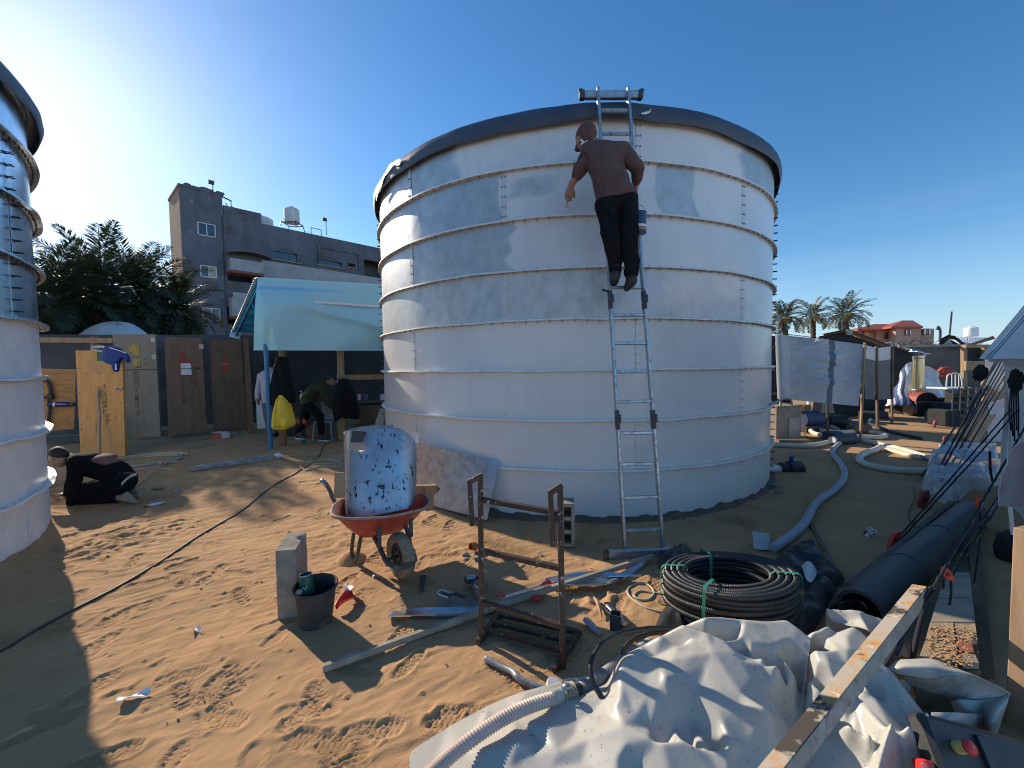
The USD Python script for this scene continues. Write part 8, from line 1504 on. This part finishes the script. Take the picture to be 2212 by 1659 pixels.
for x0, x1, y0, y1, arch in ((1956, 1967, 713, 723, 0), (1995, 2009, 711, 722, 0), (1862, 1866, 718, 722, 0), (1912, 1924, 720, 731, 1)):
    yq = Y0 + (2 if x0 < 1930 else 0) - .06; a, b_, c, d_ = Yd(x0, y1, yq), Yd(x1, y1, yq), Yd(x1, y0, yq), Yd(x0, y0, yq)
    w_ = part(rh, 'window', MB().bar(a, b_, .18, .18, up=(0, 1, 0)).bar(b_, c, .18, .18, up=(0, 1, 0)).bar(c, d_, .18, .18, up=(0, 1, 0)).bar(d_, a, .18, .18, up=(0, 1, 0)), plain('window_red', (.22, .05, .04), .8)); part(w_, 'pane', MB().prism([a, b_, c, d_], V(0, .05, 0)), glass_dark)
    if x0 > 1950: part(w_, 'shutter', MB().prism([a, a + (b_ - a) * .22, d_ + (c - d_) * .22, d_], V(0, -.1, 0)), white_plastic); part(w_, 'shutter', MB().prism([b_ + (a - b_) * .22, b_, c, c + (d_ - c) * .22], V(0, -.1, 0)), white_plastic)
# low buildings on the horizon so that the ground does not end bare
rg = np.random.default_rng(41)
for k in range(26):
    x = -70 + 8.5 * k + rg.uniform(-3, 3); y = rg.uniform(85, 140); h = rg.uniform(2.0, 3.6); w = rg.uniform(6, 11)
    t_ = thing('distant_house', 'low far house on the horizon behind the camp', 'house', (x, y, 0), 'low far houses on the horizon'); part(t_, 'walls', MB().box(V(x, y, h / 2), (w, 8, h), rg.uniform(-.4, .4)), render_grey); part(t_, 'roof_tank', MB().lathe([(0, 0), (.6, 0), (.6, 1.1), (.3, 1.3), (0, 1.3)], V(x + 1, y, h), n=12), tank_plastic)

# ---- things at the foot of the white tarpaulin
c0 = G(1700, 950); ct = thing('concrete_chest', 'square grey concrete chest beside the right foot of the tank', 'concrete chest', c0); part(ct, 'body', MB().box(V(c0[0] - .02, c0[1] + .40, .36), (.72, .7, .72), .30, .008), concrete); part(ct, 'lid', MB().box(V(c0[0] - .02, c0[1] + .40, .735), (.76, .74, .03), .30, .004), concrete)
part(ct, 'front_plate', MB().box(V(c0[0] + .22, c0[1] + .10, .24), (.30, .02, .46), .30), pm('plate_pale', (.42, .38, .31), (.36, .32, .26), scale=6., rough=.9)); part(ct, 'wire_loop', MB().tube(spline([V(c0[0] - .1, c0[1] + .3, .76), V(c0[0] + .1, c0[1] + .25, .80), V(c0[0] + .25, c0[1] + .3, .77), V(c0[0] + .1, c0[1] + .4, .78)], 20, True), .010, 5, closed=True), steel_dark)
single('timber_sleeper', MB().bar(G(1680, 962) + V(0, 0, .06), G(1745, 962) + V(0, 0, .06), .15, .12), timber_dark, 'dark timber sleeper below the concrete chest', 'timber')
pm_ = thing('water_pump', 'blue pump body in the shade under the white tarpaulin', 'pump', G(1772, 935)); pb_ = G(1772, 935) + V(0, .3, .3); part(pm_, 'body', MB().lathe([(0, -.3), (.18, -.3), (.2, -.26), (.2, .2), (.14, .26), (0, .26)], pb_, (1, .2, 0), 20), plain('pump_navy', (.02, .035, .10), .5), smooth=40); part(pm_, 'base', MB().box(pb_ + V(0, 0, -.22), (.7, .4, .14), .2), steel_dark); part(pm_, 'hopper', MB().prism([pb_ + V(.15, -.1, .15), pb_ + V(.5, -.1, .15), pb_ + V(.42, -.1, .45), pb_ + V(.2, -.1, .45)], V(0, .3, 0)), plain('hopper_grey', (.2, .2, .19), .7))
for k, (px, py, sx_, h) in enumerate(((1820, 925, .5, .3), (1850, 935, .4, .25), (1745, 915, .4, .5), (1895, 915, .5, .3), (1915, 905, .4, .2), (1880, 940, .3, .2))): c = G(px, py); single('stored_goods', MB().box(V(c[0], c[1] + .3, h / 2), (sx_, .4, h), .3 * k, .03), (dark_fabric, steel_dark, timber_dark)[k % 3], 'dark gear stowed under the white tarpaulin', 'goods', group='dark gear under the white tarpaulin')
c = G(1913, 872); single('timber_crate', MB().bar(c + V(-.2, 0, .25), c + V(.2, 0, .32), .06, .1).bar(c + V(-.2, .2, .12), c + V(.2, .2, .18), .06, .1).bar(c + V(-.18, .1, .0), c + V(-.18, .1, .3), .06, .06).bar(c + V(.18, .1, 0), c + V(.18, .1, .34), .06, .06), timber, 'little timber crate below the grey net screens', 'crate')
H5 = lambda X, Y: ((1780 + X / 5.529) * S2P, (900 + Y / 5.529) * S2P)
def hose(label, pts, r, mat, name='hose', n=140, z0=0.0): 
    P = spline([zg(G(*H5(*p[:2])), r + (p[2] if len(p) > 2 else 0)) for p in pts], n); return single(name, MB().tube(P, r, 14), mat, label, 'hose', smooth=True)
hose('long grey hose snaking from the valve near the tarpaulin to the coil', [(1040, 800), (1000, 830), (945, 890), (960, 950), (1020, 1020), (1080, 1110), (1105, 1200), (1080, 1290), (1010, 1370), (930, 1440), (830, 1520), (700, 1640), (640, 1760), (560, 1890), (380, 2040), (177, 2195)], .042, pvc_grey)
hose('cream hose lying from the tank flange to the dark valve', [(170, 815), (400, 828), (620, 832), (780, 815), (930, 775), (1030, 755)], .05, pvc_cream)
hose('cream hose hanging out from under the white tarpaulin and looping on the ground', [(690, 280, .62), (640, 340, .52), (635, 440, .36), (680, 530, .18), (760, 610, .02), (900, 640), (1100, 650), (1300, 640), (1500, 655), (1630, 695), (1560, 718), (1350, 715), (1100, 715), (860, 705), (700, 660), (660, 615, .03), (730, 592, .05), (950, 600, .03), (1050, 610)], .05, pvc_cream, n=240)
hose('long cream hose running right across the sand towards the plastic wrap', [(1050, 720), (1250, 745), (1450, 785), (1600, 825), (1800, 870), (2000, 935), (2200, 1000), (2400, 1060)], .05, pvc_cream)
hose('cream hose bent in a U on the shaded sand', [(1570, 850), (1500, 890), (1380, 930), (1300, 985), (1310, 1040), (1420, 1090), (1620, 1130), (1800, 1155), (2050, 1165), (2300, 1160)], .052, pvc_cream)
hose('cream hose reaching the sunlit sand behind the ropes', [(1640, 880), (1760, 905), (1900, 950), (2100, 990)], .045, pvc_cream)
hose('dark hose along the edge of the sunlit sand', [(1100, 540), (1300, 530), (1480, 545), (1610, 600), (1660, 620), (1800, 660), (2100, 720)], .035, black_rubber); hose('blue hose end on the sand by the brown pole', [(1310, 480), (1380, 475), (1440, 500), (1455, 530)], .07, plain('hose_blue', (.03, .10, .18), .5), n=40)
vc = zg(G(*H5(1100, 780)), .10); V_ = thing('dark_valve', 'dark blue valve where the hoses meet on the sand', 'valve', vc); part(V_, 'body', MB().tube([vc + V(-.25, -.05, 0), vc + V(.2, .02, 0)], .11, 14).box(vc + V(-.05, .25, .02), (.35, .22, .2), .2, .03), plain('valve_navy', (.03, .045, .06), .5), smooth=40); part(V_, 'white_collar', MB().tube([vc + V(-.33, -.09, 0), vc + V(-.26, -.06, 0)], .07, 12), white_plastic)
a = ang(1800, 1095); e = V(math.cos(a), math.sin(a), 0); z = .32; o = V(*TC, z) + e * TR; dx = nrm(V(.97, .1, 0)); k0 = Yd(1663, 1013, 6.35)
VL = thing('tank_outlet_valve', 'white outlet pipe with black valve and blue handle on the tank wall', 'valve', V(k0[0], 6.35, 0)); part(VL, 'pipe', MB().tube([k0 - dx * .12, k0 + dx * .20], .060, 18), white_plastic, smooth=40); part(VL, 'body', MB().lathe([(0, .16), (.085, .16), (.10, .19), (.10, .24), (.085, .27), (.085, .29), (.115, .31), (.115, .50), (.10, .53), (0, .53)], k0, dx, 22), black_plastic, smooth=40); part(VL, 'handle', MB().box(k0 + dx * .36 + V(0, 0, .14), (.05, .04, .09), 0, .006).bar(k0 + dx * .36 + V(-.02, 0, .18), k0 + dx * .36 + V(.05, 0, .18), .03, .02), plain('handle_blue', (.02, .05, .35), .4))
wire('tank_hook', 'thin wire hook sticking out of the tank flange on the right', [on_tank(1660, 874, TR + .04), on_tank(1660, 874, TR + .04) + V(.15, -.02, .06), on_tank(1660, 874, TR + .04) + V(.27, -.02, .08), on_tank(1660, 874, TR + .04) + V(.30, -.02, .0)], .012, alu, 20, 'hook')
for k, (px, py, s, lab) in enumerate(((1679, 1051, .10, 'grey block chip by the right foot of the tank'), (1682, 1062, .09, 'second grey chip below the first by the tank foot'))): single('block_chip', MB().box(G(px, py, .03), (s, s * .7, .06), .3 * k, .006), concrete, lab, 'stone')
wire('yellow_string', 'yellow green cords on the ground beside the concrete chest', [G(*H5(x, y)) for x, y in ((560, 620), (700, 640), (860, 720), (640, 690), (560, 650), (800, 660), (900, 740), (600, 700))], .010, plain('cord_yellow', (.32, .32, .10), .7), 80)
lt_ = G(1750, 1140); single('timber_lath', MB().bar(G(1750, 1132) + V(0, 0, .02), G(1800, 1232) + V(0, 0, .02), .035, .025), timber_dark, 'dark lath on the sand behind the black plastic sheet', 'lath')
c = G(1655, 1190, .0); t_ = thing('metal_bracket', 'small pale folded metal bracket behind the coil', 'bracket', c); part(t_, 'plate', MB().slab(np.array([[c + V(-.11, .0, .02), c + V(.06, -.04, .02)], [c + V(-.06, .10, .05), c + V(.07, .06, .04)], [c + V(-.05, .13, .13), c + V(.08, .09, .12)]]), .004), plain('bracket_pale', (.50, .49, .47), .5))
c = G(1875, 1160); t_ = thing('paper_cup', 'white paper cup with black pattern on the shaded sand', 'cup', c); part(t_, 'cup', MB().lathe([(0, .004), (.028, 0), (.038, .085), (.040, .088), (.035, .085), (.026, .01), (0, .01)], c, nrm(V(.2, -.3, 1)), 22), white_plastic, smooth=40); b = MB()
for k in range(9): a = k * .7; b.box(c + V(.034 * math.cos(a), .034 * math.sin(a) - .012, .03 + .018 * (k % 3)), (.014, .012, .012), a)
part(t_, 'pattern', b, black_plastic)
wire('thin_branch', 'thin dark branch on the shaded sand near the paper cup', [Gs(x, y, .02) for x, y in ((1972, 1055), (1976, 1080), (1966, 1100), (1962, 1120), (1975, 1140), (1986, 1156))], .007, timber_dark, 30, 'branch')

# ---------------------------------------------------------------- (the end)
n_things = len(list(stage.GetPrimAtPath('/World').GetChildren()))
print('top level prims', n_things)
